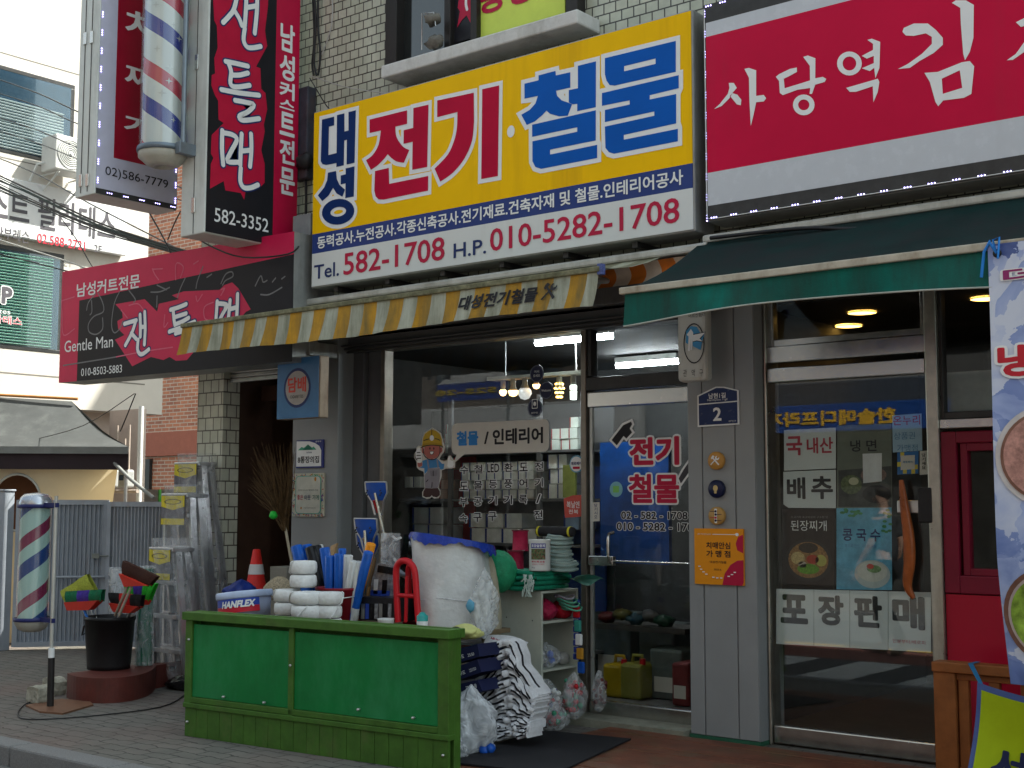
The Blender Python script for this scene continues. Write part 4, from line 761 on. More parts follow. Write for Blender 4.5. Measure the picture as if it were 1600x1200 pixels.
disc_sticker((854,610), 13.6, 'navy round welcome sticker, rightmost of three beside the hanging bulbs', midn, [('Welcome',0,0,.68,.13,vivid)], slate)
o = disc_sticker((836,637), 14.5, 'navy round sticker with a bell push icon touching the speech bubble', midn, [('눌러주세요',0,-.55,.45,.1,vivid)], slate)
u, v = S.uv(836,635); m = MB(); shape(m, S, [rrect(u-.026,u+.026,v-.016,v+.052,.006)], [rrect(u-.021,u+.021,v-.011,v+.047,.005)], .004); m.build('bell_icon_frame', vivid, o); m = MB(); shape(m, S, [ell((u,v+.018),.013,.016,16)], (), .004); m.build('bell_icon', vivid, o)
lightblue = M('light_blue_vinyl', (.12,.38,.55), .45)
o = disc_sticker((901,725), 13.5, 'pale blue and white round sticker near the right edge of the shop window', lightblue, (), None)
u, v = S.uv(901,725); m = MB(); shape(m, S, [ell((u,v),.052,.052,24)], (), .0035); m.build('white_centre', vivid, o); letters(S, '제로페이', u-.045, u+.045, v-.008, v+.016, navyv, o, off=.03, d=.005); m = MB(); shape(m, S, [rrect(u-.03,u+.03,v-.035,v-.018,.005)], (), .0046); m.build('red_bar', redv, o)
coral = M('coral_vinyl', (.55,.09,.07), .5)
o = poly_thing('note_sticker', 'coral house shaped sticker with white handwriting low at the right of the shop window', 'sticker', S, [qloop(S, (881,779),(895,774),(911,773),(911,807),(883,809))], coral)
letters_px(S, '복날엔', (886,794), (906,790), (886,783), vivid, o, off=.01, d=.004); letters_px(S, '전복', (889,803), (904,800), (889,796), vivid, o, off=.01, d=.004)
# door lettering
SD = SY(YW-.0065)
dl2 = thing('door_lettering', 'red shop name with thick white outline, hammer and phone numbers on the glass door', 'lettering', SD.pt(*SD.uv(1020,830)))
letters_px(SD, '전기', (984,728), (1062,725), (984,684), redv, dl2, off=.045, d=.004, rim=.065, rimmat=vivid)
letters_px(SD, '철물', (983,786), (1062,786), (983,741), redv, dl2, off=.035, d=.004, rim=.06, rimmat=vivid)
letters_px(SD, '02 - 582 - 1708', (971,811), (1075,812), (971,799), blackv, dl2, off=.025, d=.004, rim=.05, rimmat=vivid)
letters_px(SD, '010 - 5282 - 1708', (964,828.5), (1093,831), (964,816), blackv, dl2, off=.025, d=.004, rim=.05, rimmat=vivid)
Hm = conv(SD, [(250,478),(330,375),(385,350),(392,368),(375,398),(392,425),(352,468),(332,450),(285,515)], 900, 580, 4.444)
m = MB(); shape(m, SD, [Hm], (), .003, off=.016); m.build('hammer_outline', vivid, dl2); m = MB(); shape(m, SD, [Hm], (), .004); m.build('hammer_emblem', blackv, dl2)
Hh = conv(SD, [(715,745),(745,690),(800,610),(830,640),(730,780)], 900, 580, 4.444)
m = MB(); shape(m, SD, [Hh], (), .003, off=.014); m.build('hammer_outline', vivid, dl2); m = MB(); shape(m, SD, [Hh], (), .0034); m.build('hammer_handle', M('dark_grey_vinyl', (.05,.05,.06), .5), dl2)
mint = M('mint_vinyl', (.2,.45,.5), .45); o = disc_sticker((963,764.5), 12, 'small mint round sticker with a green mark on the hardware store door', mint, [], None, SD)
u, v = SD.uv(963,765); m = MB(); shape(m, SD, [rrect(u-.025,u+.025,v-.02,v+.025,.004)], (), .004); m.build('green_mark', M('leaf_green_vinyl', (.2,.5,.12), .5), o)
o = poly_thing('notice_sticker', 'narrow white sticker with vertical lettering at the door edge', 'sticker', SD, [qloop(SD, (926,785),(937,784.5),(937,814),(926,815))], cream)
for k, ch in enumerate('당기시오'): letters_px(SD, ch, (929,792+k*6), (934,791.7+k*6), (929,787+k*6), navyv, o, off=.01, d=.004)
# ================================================================ PLAQUES ON THE PILLARS
S0 = SY(-.003)
def qr(s, x0, y0, x1, y1):    # upright rectangle from two opposite pixels (left-top, right-bottom)
    a, b = s.uv(x0, (y0)), s.uv(x1, y1); return a[0], b[0], b[1], a[1]
def plate(name, label, cat, s, r4, mat, rad=.008, th=.012):
    return poly_thing(name, label, cat, s, [rrect(r4[0], r4[1], r4[2], r4[3], rad, 3)], mat, None, 0, th)
r4 = qr(S0, 464.5, 688, 506.5, 731); r4 = (r4[0], r4[1], S0.uv(485,731)[1], S0.uv(485,687.5)[1])
o = plate('house_plaque', 'white and navy plaque with green mountains on the left grey pillar', 'plaque', S0, r4, M('navy_plate', (.03,.04,.2), .4))
w_, h_ = r4[1]-r4[0], r4[3]-r4[2]; Q = lambda l, d, mt, nm: (lambda mb: (shape(mb, S0, [[(r4[0]+x*w_, r4[2]+y*h_) for x, y in l]], (), d), mb.build(nm, mt, o)))(MB())
Q([(.02,.05),(.93,.05),(.93,.62),(.85,.78),(.7,.88),(.5,.95),(.02,.97)], .0135, vivid, 'white_field'); gm = M('mountain_green', (.05,.32,.2), .5); gm2 = M('deep_mountain_green', (.01,.15,.1), .5)
Q([(.08,.64),(.22,.76),(.3,.72),(.45,.84),(.6,.72),(.66,.76),(.76,.64)], .015, gm, 'mountains'); Q([(.26,.64),(.46,.83),(.64,.64)], .016, gm2, 'mountains')
letters(S0, '8통장의집', r4[0]+.08*w_, r4[0]+.86*w_, r4[2]+.17*h_, r4[2]+.42*h_, blackv, o, off=.02, d=.015); letters(S0, '남현동', r4[0]+.4*w_, r4[0]+.6*w_, r4[2]+.52*h_, r4[2]+.58*h_, navyv, o, off=.01, d=.015)
letters(S0, '관악구', r4[0]+.72*w_, r4[0]+.93*w_, r4[2]+.9*h_, r4[2]+.96*h_, vivid, o, off=.01, d=.015)
r4 = (S0.uv(459,773)[0], S0.uv(508,773)[0], S0.uv(484,807)[1], S0.uv(484,739.5)[1]); w_, h_ = r4[1]-r4[0], r4[3]-r4[2]
o = plate('neighbour_plaque', 'cream plaque with a confetti border and green frame on the left grey pillar', 'plaque', S0, r4, M('cream_plate', (.55,.53,.42), .45))
cm = [M('confetti_'+n, c, .5) for n, c in (('red', (.5,.05,.05)), ('blue', (.05,.1,.35)), ('orange', (.6,.25,.03)), ('purple', (.2,.05,.25)), ('green', (.05,.3,.12)))]
for k in range(5):
    m = MB()
    for j in range(15):
        s_ = random.random(); e_ = random.choice('lrtb'); x = {'l': .05, 'r': .95}.get(e_, s_); y = {'t': .96, 'b': .04}.get(e_, s_); a_ = random.uniform(0, 3.1); l_ = random.uniform(.006, .014)
        c = S0.pt(r4[0]+(x+random.uniform(-.03,.03)*(e_ in 'lr'))*w_, r4[2]+(y+random.uniform(-.02,.02)*(e_ in 'tb'))*h_, .0125+.0001*j+.0004*k); t1 = S0.U*math.cos(a_)+S0.V*math.sin(a_); t2 = -S0.U*math.sin(a_)+S0.V*math.cos(a_)
        m.quad(c-t1*l_-t2*.003, c+t1*l_-t2*.003, c+t1*l_+t2*.003, c-t1*l_+t2*.003)
    m.build('confetti', cm[k], o)
m = MB(); shape(m, S0, [rrect(r4[0]+.1*w_, r4[1]-.08*w_, r4[2]+.06*h_, r4[3]-.06*h_, .035)], (), .016); m.build('green_frame', M('frame_green', (.12,.4,.32), .5), o)
m = MB(); shape(m, S0, [rrect(r4[0]+.125*w_, r4[1]-.105*w_, r4[2]+.078*h_, r4[3]-.078*h_, .032)], (), .0175); m.build('cream_field', M('cream_plate2', (.6,.59,.5), .45), o)
for body, x0, x1, mt in (('좋은', .17, .36, redv), ('이웃', .4, .6, navyv), ('가게', .66, .86, gm2)): letters(S0, body, r4[0]+x0*w_, r4[0]+x1*w_, r4[2]+.38*h_, r4[2]+.5*h_, mt, o, off=.01, d=.019)
letters(S0, '함께 나누는 행복한 마을', r4[0]+.2*w_, r4[0]+.84*w_, r4[2]+.59*h_, r4[2]+.63*h_, M('grey_vinyl', (.2,.2,.18), .5), o, off=.0, d=.019)
letters(S0, '서울사회복지협의회', r4[0]+.38*w_, r4[0]+.76*w_, r4[2]+.18*h_, r4[2]+.215*h_, MATS['grey_vinyl'], o, off=.0, d=.019)
m = MB(); shape(m, S0, [ell((r4[0]+.3*w_, r4[2]+.195*h_), .009, .009, 16)], (), .019); shape(m, S0, [ell((r4[0]+.74*w_, r4[2]+.86*h_), .012, .018, 12)], (), .019); m.build('tiny_mark', cm[2], o)
# address plate
AP = lambda p: conv(S0, p, 900, 580, 4.444); navyp = M('navy_enamel', (.01,.025,.1), .35, coat=.3, dirt=((.3,.3,.3), .08, 30, 1))
o = poly_thing('address_plate', 'navy house shaped street number plate reading 2 on the pillar between the doors', 'plaque', S0, [AP([(848,170),(975,108),(1035,108),(1132,132),(1138,370),(850,388)])], vivid, None, 0, .01)
m = MB(); shape(m, S0, [AP([(858,176),(980,117),(1030,117),(1124,138),(1126,205),(859,228)])], (), .0115); m.build('navy_field', navyp, o); m = MB(); shape(m, S0, [AP([(859,236),(1126,213),(1128,361),(861,377)])], (), .0115); m.build('navy_field', navyp, o)
letters_px(S0, '남현1길', (1109,623.5), (1135.5,620.5), (1109,615), vivid, o, off=.02, d=.0135); letters_px(S0, 'Namhyeon 1-gil', (1107,628), (1138,625), (1107,624), vivid, o, off=0, d=.0135)
letters_px(S0, '2', (1116,658), (1129,656), (1116,637), vivid, o, off=.025, d=.0135); letters_px(S0, '관악구', (1140,659.5), (1152,658.5), (1140,657), vivid, o, off=0, d=.0135)
# three round badges
def badge(c, label, face):
    u, v = S0.uv(*c); r = 14/ppm(S0.pt(u, v)); b = MB(); b.lathe(S0.pt(u, v, 0), [(r,0),(r,.022),(r*.93,.028),(0,.028)], 36, axis=S0.N); o = b.build('round_badge', face, None, label, 'badge', 'round badges down the grey pillar'); return o, u, v, r
amber = M('amber_enamel', (.5,.25,.055), .4, var=.04)
o, u, v, r = badge((1121,720), 'amber round badge with white crossed hammer and wrench, topmost on the pillar', amber); m = MB(); tool_icon(m, S0.pt, u-r*.62, v-r*.6, r*1.22, .0295); m.build('tool_emblem', vivid, o)
o, u, v, r = badge((1121.5,764), 'dark navy round badge with a light bulb, middle one on the pillar', midn)
m = MB(); shape(m, S0, [[(u+x*r, v+y*r) for x, y in ell((0,.08),.3,.34,18)]], (), .0295); shape(m, S0, [[(u-.17*r,v-.15*r),(u+.17*r,v-.15*r),(u+.14*r,v-.5*r),(u-.14*r,v-.5*r)]], (), .030); m.build('bulb_emblem', M('bulb_cream', (.6,.45,.2), .4), o)
o, u, v, r = badge((1122,806), 'amber round badge with cable lines, lowest of the three on the pillar', M('amber_enamel_pale', (.46,.27,.08), .4, var=.04))
for k, (y, sx) in enumerate(((.5,-1),(.15,1),(-.2,-1),(-.52,1))):
    m = MB(); shape(m, S0, [ell((u, v+y*r), r*.14, r*.14, 14)], (), .0305); shape(m, S0, [rrect(min(u,u+sx*.75*r), max(u,u+sx*.75*r), v+y*r-.03*r, v+y*r+.03*r, .0005)], (), .0298); m.build('cable_emblem', midn if k != 2 else redv, o)
m = MB(); shape(m, S0, [rrect(u-.16*r,u+.16*r,v-.8*r,v+.8*r,.004)], (), .0292); m.build('white_strip', vivid, o)
# orange plate
r4 = (S0.uv(1087,870)[0], S0.uv(1163.5,870)[0], S0.uv(1125,913.5)[1], S0.uv(1125,826)[1]); w_, h_ = r4[1]-r4[0], r4[3]-r4[2]
o = plate('orange_plaque', 'square orange plaque with red circles below the round badges', 'plaque', S0, r4, M('orange_plate', (.78,.29,.008), .4, var=.03), .004, .014)
Qc = lambda l: [(r4[0]+x*w_, r4[2]+y*h_) for x, y in l]
m = MB(); shape(m, S0, [Qc([(.57,.0),(.62,.2),(.74,.36),(.88,.44),(1,.45),(1,.06),(.97,0)])], (), .0155); m.build('red_arc', redv, o); m = MB(); shape(m, S0, [Qc([(1,.9),(.9,.86),(.85,.74),(.88,.62),(1,.57)])], (), .0155); m.build('red_arc', redv, o)
letters(S0, '치매안심', r4[0]+.25*w_, r4[0]+.74*w_, r4[2]+.64*h_, r4[2]+.76*h_, blackv, o, off=.02, d=.016); letters(S0, '가 맹 점', r4[0]+.25*w_, r4[0]+.74*w_, r4[2]+.49*h_, r4[2]+.61*h_, blackv, o, off=.02, d=.016)
letters(S0, '대성전기철물', r4[0]+.32*w_, r4[0]+.66*w_, r4[2]+.38*h_, r4[2]+.425*h_, blackv, o, off=.005, d=.016); letters(S0, '2023.6.', r4[0]+.4*w_, r4[0]+.56*w_, r4[2]+.255*h_, r4[2]+.285*h_, blackv, o, off=0, d=.016)
letters(S0, '관악구치매안심센터', r4[0]+.07*w_, r4[0]+.35*w_, r4[2]+.885*h_, r4[2]+.91*h_, vivid, o, off=0, d=.016); m = MB(); shape(m, S0, [rrect(r4[0]+.38*w_, r4[0]+.85*w_, r4[2]+.893*h_, r4[2]+.903*h_, .001)], (), .016); shape(m, S0, [ell((r4[0]+.88*w_, r4[2]+.9*h_), .012, .01, 12)], (), .0165); m.build('white_line', vivid, o)
m = MB()
for k in range(12):
    if k in (4, 8): continue
    a_ = R(200+k*11); c = (r4[0]+(.5+.42*math.cos(a_))*w_, r4[2]+(.42+.3*math.sin(a_))*h_); m.box(c[0]-.008, c[0]+.008, S0.O.y-.018, S0.O.y-.0165, c[1]-.003, c[1]+.003)
m.build('white_caption', vivid, o)
# ================================================================ RESTAURANT DOOR POSTERS (taped inside the glass)
SI = SY(YD+.0165); paper = M('printer_paper', (.6,.66,.66), .6, var=.03)
def sheet(name, label, pts, mat, group=None, s=SI): return poly_thing(name, label, 'poster', s, [qloop(s, *pts)], mat, group, -.001, .001)
def flat(o, s, pts, mat, d=.0012, nm='printed_shape'): m = MB(); shape(m, s, [qloop(s, *pts)], (), d); return m.build(nm, mat, o)
def flat_e(o, s, c, rx, ry, mat, d, nm='printed_shape'):
    u, v = s.uv(*c); k = ppm(s.pt(u, v)); m = MB(); shape(m, s, [ell((u, v), rx/k/.85, ry/k, 26)], (), d); return m.build(nm, mat, o)
faded = M('faded_red_ink', (.42,.05,.08), .5); ink = M('black_ink', (.025,.027,.03), .5); inkb = M('blue_ink', (.08,.22,.4), .5)
o = sheet('handwritten_sheet', 'white sheet with large red lettering, top left on the restaurant door', [(1225,672),(1306,668),(1306,732),(1225,735.5)], paper)
letters_px(SI, '국', (1229,712), (1254,711), (1229,682), faded, o, off=.03, d=.002); letters_px(SI, '내산', (1261,709), (1302,706), (1261,684), faded, o, off=.02, d=.002)
o = sheet('handwritten_sheet', 'white sheet with large black lettering below the red lettered sheet', [(1224,737),(1306,734),(1306,794),(1232,793.5),(1224,788)], paper)
letters_px(SI, '배', (1230,780), (1259,779), (1230,746), ink, o, off=.03, d=.002); letters_px(SI, '추', (1268,780), (1302,779), (1268,744), ink, o, off=.03, d=.002)
grp = M('grey_green_poster', (.14,.16,.13), .4, var=.15, vs=5); o = sheet('menu_poster', 'grey green noodle poster with a white paper strip over its middle', [(1308,665),(1393,661),(1394,793),(1308,794)], grp)
letters_px(SI, '냉 면', (1329,706), (1370,704), (1329,688), ink, o, off=.015, d=.002); flat(o, SI, [(1310,735),(1393,728),(1393,792),(1310,792)], M('dark_poster_area', (.05,.055,.05), .4, var=.4, vs=20), .0008)
flat_e(o, SI, (1330,757), 15, 15, M('bowl_green', (.1,.13,.06), .4, var=.5, vs=60), .0012, 'bowl_picture'); flat_e(o, SI, (1334,752), 7, 6, M('egg_cream', (.45,.45,.3), .4), .0016, 'egg_picture'); flat_e(o, SI, (1370,772), 20, 14, M('dark_dish', (.02,.02,.02), .3), .0012, 'dish_picture'); flat_e(o, SI, (1365,742), 18, 12, M('dish_brown', (.16,.1,.08), .4, var=.4, vs=40), .0011, 'dish_picture')
flat(o, SI, [(1348,709),(1378,708),(1378,752),(1349,755)], M('blank_strip', (.62,.65,.66), .55), .0022, 'paper_strip')
bsh = M('pale_blue_paper', (.35,.52,.66), .55, var=.05); o = sheet('handwritten_sheet', 'pale blue sheet with red and blue handwriting, top right on the restaurant door', [(1394,649),(1440,646),(1441,704),(1395,707)], bsh)
letters_px(SI, '온누리', (1396,665), (1438,662), (1396,650), faded, o, off=.008, d=.002); letters_px(SI, '상품권', (1397,687), (1430,685), (1397,676), inkb, o, off=0, d=.002); letters_px(SI, '가맹점', (1402,706), (1434,703), (1402,695), inkb, o, off=0, d=.002)
o = sheet('square_sticker', 'blue and yellow chequered square sticker beside the door lock', [(1402,707),(1435,705),(1435,740),(1402,741.5)], M('cobalt_vinyl', (.02,.14,.4), .45)); yq = M('yellow_vinyl', (.6,.5,.06), .45)
for k, (x, y) in enumerate(((1407,707),(1428,726),(1402,722),(1424,733),(1411,733))): flat(o, SI, [(x,y),(x+6,y-.3),(x+6,y+7),(x,y+7.3)], yq, .0012)
flat(o, SI, [(1407.5,712),(1429.5,711),(1429.5,733),(1407.5,734.5)], cream, .0018); letters_px(SI, '제로페이', (1411,724), (1426,723), (1411,720), inkb, o, off=.02, d=.0026)
o = sheet('strip_sticker', 'narrow white sticker with vertical black lettering above the door lock', [(1437,705),(1450,704),(1450,741),(1437,742)], cream)
for k, ch in enumerate('당기세요'): letters_px(SI, ch, (1440.5,714+k*6.4), (1446.5,713.6+k*6.4), (1440.5,708.5+k*6.4), ink, o, off=.02, d=.002)
dkp = M('dark_brown_poster', (.022,.016,.014), .35, var=.2, vs=10); o = sheet('menu_poster', 'dark stew poster with white brush lettering and a colourful bowl', [(1222,796),(1304,796),(1303,921),(1222,918)], dkp)
letters_px(SI, '된장찌개', (1236,829), (1292,829), (1236,813), vivid, o, off=.0, d=.002); letters_px(SI, '소고기와 표고버섯의 구수한 맛', (1236,809.5), (1294,809), (1236,806), M('grey_ink', (.25,.25,.25), .5), o, off=0, d=.002)
flat_e(o, SI, (1263,876), 34, 33, M('stone_bowl', (.03,.028,.026), .4), .0012, 'bowl_picture'); flat_e(o, SI, (1263,875), 29, 28, M('stew', (.28,.15,.05), .4, var=.5, vs=70), .0016, 'stew_picture')
for c, rx, ry, mt in (((1263,856),14,8,M('mushroom', (.04,.03,.02), .5, var=.4, vs=80)), ((1247,872),10,10,M('sprouts', (.5,.38,.16), .5, var=.3, vs=90)), ((1270,874),9,7,M('chilli', (.45,.05,.02), .5, var=.3)), ((1283,876),8,9,M('squash', (.45,.42,.1), .5)), ((1263,889),16,8,M('green_pepper', (.12,.3,.02), .5, var=.4, vs=80)), ((1254,882),6,5,M('tofu', (.55,.5,.38), .5))): flat_e(o, SI, c, rx, ry, mt, .0022, 'topping_picture')
sky2 = M('sky_blue_poster', (.12,.38,.55), .4, var=.35, vs=7); o = sheet('menu_poster', 'light blue noodle poster with dark lettering, leaves and a pale bowl', [(1307,794),(1393,793),(1394,922),(1307,921)], sky2)
letters_px(SI, '콩 국 수', (1317,845), (1376,844), (1317,826), navyv, o, off=.02, d=.002); letters_px(SI, '콩으로 만든 고소한 국물', (1320,855), (1370,855), (1320,850), inkb, o, off=0, d=.002)
lf = M('leaf_ink', (.06,.25,.1), .5, var=.4, vs=40)
for k in range(26): 
    x = random.choice((random.uniform(1312,1345), random.uniform(1380,1392))); flat_e(o, SI, (x, random.uniform(796,806) if x < 1360 else random.uniform(797,835)), 3, 2, lf, .002+.00005*k, 'leaf_picture')
flat_e(o, SI, (1363,897), 25, 22, M('pale_bowl', (.42,.5,.5), .4), .0014, 'bowl_picture'); flat_e(o, SI, (1363,893), 21, 16, M('soy_soup', (.55,.58,.52), .4, var=.1, vs=30), .0018, 'soup_picture'); flat_e(o, SI, (1366,889), 10, 6, M('salad', (.2,.33,.15), .5, var=.5, vs=60), .0022, 'topping_picture'); flat_e(o, SI, (1360,885), 5, 4, M('tomato', (.5,.1,.08), .5), .0026, 'topping_picture')
for k, (ch, a, b) in enumerate((('포',1213,1272), ('장',1272,1328), ('판',1328,1388), ('매',1388,1455))):
    ya_ = 920+(a-1213)*.022; yb_ = 920+(b-1213)*.022; yc_ = 1006+(a-1213)*.055; yd_ = 1006+(b-1213)*.055
    o = sheet('lettered_sheet', 'large white sheet with one black syllable, %s in the takeaway row across the door' % ('first','second','third','last')[k], [(a,ya_),(b-.6,yb_),(b-.6,yd_),(a,yc_)], paper, 'takeaway lettering sheets')
    letters_px(SI, ch, (a+7,973+k*3), (b-9,976+k*3), (a+7,928+k*1), ink, o, off=.045, d=.002)
    if k == 3: letters_px(SI, '인분부터/배로피', (1395,1004), (1446,1008), (1395,998), faded, o, off=0, d=.002)
# ================================================================ INSIDE THE HARDWARE STORE
ysh = 1.25
shelfm = M('shelf_metal', (.16,.165,.17), .5, .2, var=.15)
bx_a = M('white_carton', (.8,.83,.8), .6, var=.12, vs=15); bx_b = M('pale_green_carton', (.7,.8,.74), .6, var=.1); bx_c = M('grey_carton', (.6,.61,.6), .6, var=.15); tapeb = M('blue_edge_tape', (.03,.06,.25), .5); taper = M('red_edge_tape', (.35,.04,.04), .5)
zs = [at(760,p,ysh).z for p in (706, 779, 848)]
x0s, x1s = at(612,760,ysh).x, at(914,760,ysh).x
shf = thing('shelf_rack', 'grey metal shelf rack full of small white boxes behind the shop window', 'shelf', ((x0s+x1s)/2, ysh+.2, .045))
m = MB()
for z in zs+[.3]:
    m = MB(); m.box(x0s, x1s, ysh-.02, ysh+.4, z-.022, z-.002); m.build('shelf_board', shelfm, shf)
m = MB(); m.box(x0s, x1s, ysh+.4, ysh+.42, .045, 2.3); m.build('back_panel', M('rack_back', (.09,.095,.1), .6), shf)
for x in (x0s, at(706,760,ysh).x, at(845,760,ysh).x, x1s):
    m = MB(); m.box(x-.02, x+.02, ysh-.03, ysh+.0, .045, 2.35); m.build('upright', shelfm, shf)
redp = M('red_back_board', (.42,.02,.025), .5, var=.1); xa, xb = at(664,760,ysh).x, at(704,760,ysh).x
m = MB(); m.box(xa, xb, ysh+.32, ysh+.34, .1, at(700,712,ysh).z); m.build('red_board', redp, None, 'red board standing behind the stacked boxes in the shop window', 'board')
xa2, xb2 = at(848,760,ysh).x, at(909,760,ysh).x
m = MB(); m.box(xa2, xb2, ysh+.32, ysh+.34, .1, at(870,728,ysh).z); m.build('blue_board', M('navy_back_board', (.015,.05,.2), .5, var=.1), None, 'dark blue board behind the boxes at the right of the rack', 'board')
protos = []
def stock(x0, x1, z, rows, w, h, dpt, mat, tape, label, grp, jit=.1, skip=.06, y=ysh):
    base = None; n = max(1, int((x1-x0)/w))
    for r in range(rows):
        for k in range(n):
            if random.random() < skip: continue
            x = x0+(k+.5)*w+random.uniform(-.1,.1)*w*jit; yy = y+.03+random.uniform(0,.03)
            if base is None:
                b = MB(); b.bbox(x-w*.46, x+w*.46, yy, yy+dpt, z, z+h*.95, .003); base = b.build('stock_box', mat, None, label, 'box', grp)
                b = MB(); b.box(x-w*.465, x-w*.36, yy-.0015, yy, z+.002, z+h*.94); b.build('edge_stripe', tape, base); z0, xx, y0 = z, x, yy
            else: dup(base, base.location+Vector((x-xx, yy-y0, r*h)), random.uniform(-.05,.05)*jit)
L1 = 'small white blue edged box packed on the middle shelf of the window rack'
stock(at(716,760,ysh).x, at(842,760,ysh).x, zs[1], 4, .088, .0775, .2, bx_a, tapeb, L1, 'white boxes on the middle shelf')
stock(at(855,700,ysh).x, at(912,700,ysh).x, zs[0], 3, .092, .088, .2, bx_b, taper, 'pale green stock box with a red edge on the top right of the window rack', 'pale green boxes on the top shelf')
stock(at(690,700,ysh).x, at(712,700,ysh).x, zs[0], 3, .085, .085, .2, bx_b, taper, 'pale green stock box with a red edge left of the speech bubble', 'pale green boxes beside the speech bubble')
stock(at(851,760,ysh).x, at(886,760,ysh).x, zs[1], 3, .098, .12, .2, bx_a, tapeb, 'larger white stock box against the blue board on the rack', 'white boxes before the blue board')
stock(at(612,760,ysh).x, at(662,760,ysh).x, zs[1], 2, .10, .10, .14, bx_a, tapeb, 'loosely stacked white box at the left of the window rack', 'loose boxes left of the worker sticker', 2.2, .3)
stock(at(668,760,ysh).x, at(700,760,ysh).x, zs[1], 4, .1, .085, .15, M('peach_carton', (.5,.33,.26), .6, var=.1), taper, 'peach coloured box in front of the red board', 'peach boxes before the red board', .6, .1)
stock(at(635,830,ysh).x, at(700,830,ysh).x, zs[2], 2, .2, .15, .25, bx_c, tapeb, 'grey carton on the lower shelf at the left of the rack', 'grey cartons on the lower shelf', 1.5, .15)
stock(at(726,830,ysh).x, at(842,830,ysh).x, zs[2], 2, .19, .125, .25, bx_a, tapeb, 'broad white carton on the lower shelf below the trade words', 'broad cartons on the lower shelf', .8, .1)
stock(at(850,830,ysh).x, at(908,830,ysh).x, zs[2], 2, .16, .12, .25, M('blue_white_carton', (.2,.3,.45), .6, var=.3, vs=5), tapeb, 'blue and white carton on the lower shelf beside the window edge', 'blue cartons on the lower shelf', .8, .1)
o = MB(); p = at(892,752,ysh-.02); o.bbox(p.x-.06, p.x+.06, ysh-.05, ysh-.02, p.z-.13, p.z+.13, .004); o.build('green_packet', M('lime_packet', (.35,.42,.1), .5, var=.2), None, 'lime green packet leaning on the boxes at the right of the rack', 'packet')
# fluorescent battens
tube_e = bpy.data.materials.new('tube_glow'); tube_e.use_nodes = True; _p = tube_e.node_tree.nodes['Principled BSDF']; _p.inputs['Emission Color'].default_value = (.88,.95,1,1); _p.inputs['Emission Strength'].default_value = 48
for k, (a, b, y, lb) in enumerate((((838,541),(956,520),.72,'lit fluorescent batten on the store ceiling seen through the window'), ((964,573),(1060,563),2.2,'lit fluorescent batten deep in the store seen above the door'))):
    p, q = at(*a, y), at(*b, y); z = (p.z+q.z)/2
    t = thing('tube_light', lb, 'ceiling light', ((p.x+q.x)/2, y, z)); m = MB(); m.bbox(p.x, q.x, y-.04, y+.04, z+.02, z+.07, .006); m.build('housing', white, t)
    m = MB(); m.cyl((p.x,y,z),(q.x,y,z),.022); m.build('tube', tube_e, t)
    m = MB(); m.tube([((p.x+q.x)/2,y,z+.07),((p.x+q.x)/2,y,2.74)], .008); m.build('hanger', alu, t)
# bulb display
yb2 = .8; zb2_ = at(840,590,yb2).z
bd = thing('display_rail', 'pale display rail of lamp sockets hung inside the shop window', 'display rail', (at(840,590,yb2).x, yb2, zb2_))
m = MB(); m.box(at(768,590,yb2).x, at(916,590,yb2).x, yb2-.06, yb2+.06, zb2_, zb2_+.025); m.build('rail', M('rail_cream', (.3,.31,.26), .5), bd)
for x in (790, 900):
    m = MB(); q = at(x,590,yb2).x; m.tube([(q,yb2,zb2_+.02),(q,yb2,2.745)], .006); m.build('hanger', alu, bd)
def glow(name, c, e):
    m = bpy.data.materials.new(name); m.use_nodes = True; p = m.node_tree.nodes['Principled BSDF']; p.inputs['Base Color'].default_value = (*c,1); p.inputs['Emission Color'].default_value = (*c,1); p.inputs['Emission Strength'].default_value = e; MATS[name] = m; return m
warm = glow('warm_bulb_glow', (1,.62,.22), 2.6); cool = glow('opal_bulb', (.8,.82,.82), .25); whiteg = glow('lamp_glow', (.9,1,.92), 4)
def bulb(px, py, r, mat, label, kind='round'):
    p = at(px, py, yb2); rr = r/ppm(p); t = thing('lamp_bulb', label, 'light bulb', (p.x, yb2, p.z-rr))
    if kind == 'round': m = MB(); m.lathe((p.x,yb2,p.z), [(0,-rr),(rr*.6,-rr*.8),(rr,-.1*rr),(rr*.92,rr*.35),(rr*.5,rr*.9),(rr*.35,rr*1.2)], 20)
    elif kind == 'half': m = MB(); m.lathe((p.x,yb2,p.z), [(0,-rr),(rr*.7,-rr*.75),(rr,0),(rr,.2*rr)], 20)
    elif kind == 'stick': m = MB(); m.lathe((p.x,yb2,p.z), [(0,-rr*1.6),(rr*.7,-rr*1.6),(rr*.75,rr*1.5),(rr*.4,rr*1.7)], 16)
    else:
        m = MB()
        for k in range(4):
            for j in range(7): m.ball((p.x+rr*(1-.22*abs(k-1))*math.cos(j*.9)*.8, yb2+rr*(1-.22*abs(k-1))*math.sin(j*.9)*.8, p.z+rr*(1-k*.75)), rr*.2, 6)
    m.build('lamp_glass', mat, t); m = MB(); m.lathe((p.x,yb2,p.z), [(rr*.9,rr*.2),(rr*.5,rr*1.1),(.022,rr*1.3),(.022,zb2_-p.z)], 14); m.build('socket', M('socket_grey', (.35,.36,.33), .5), t)
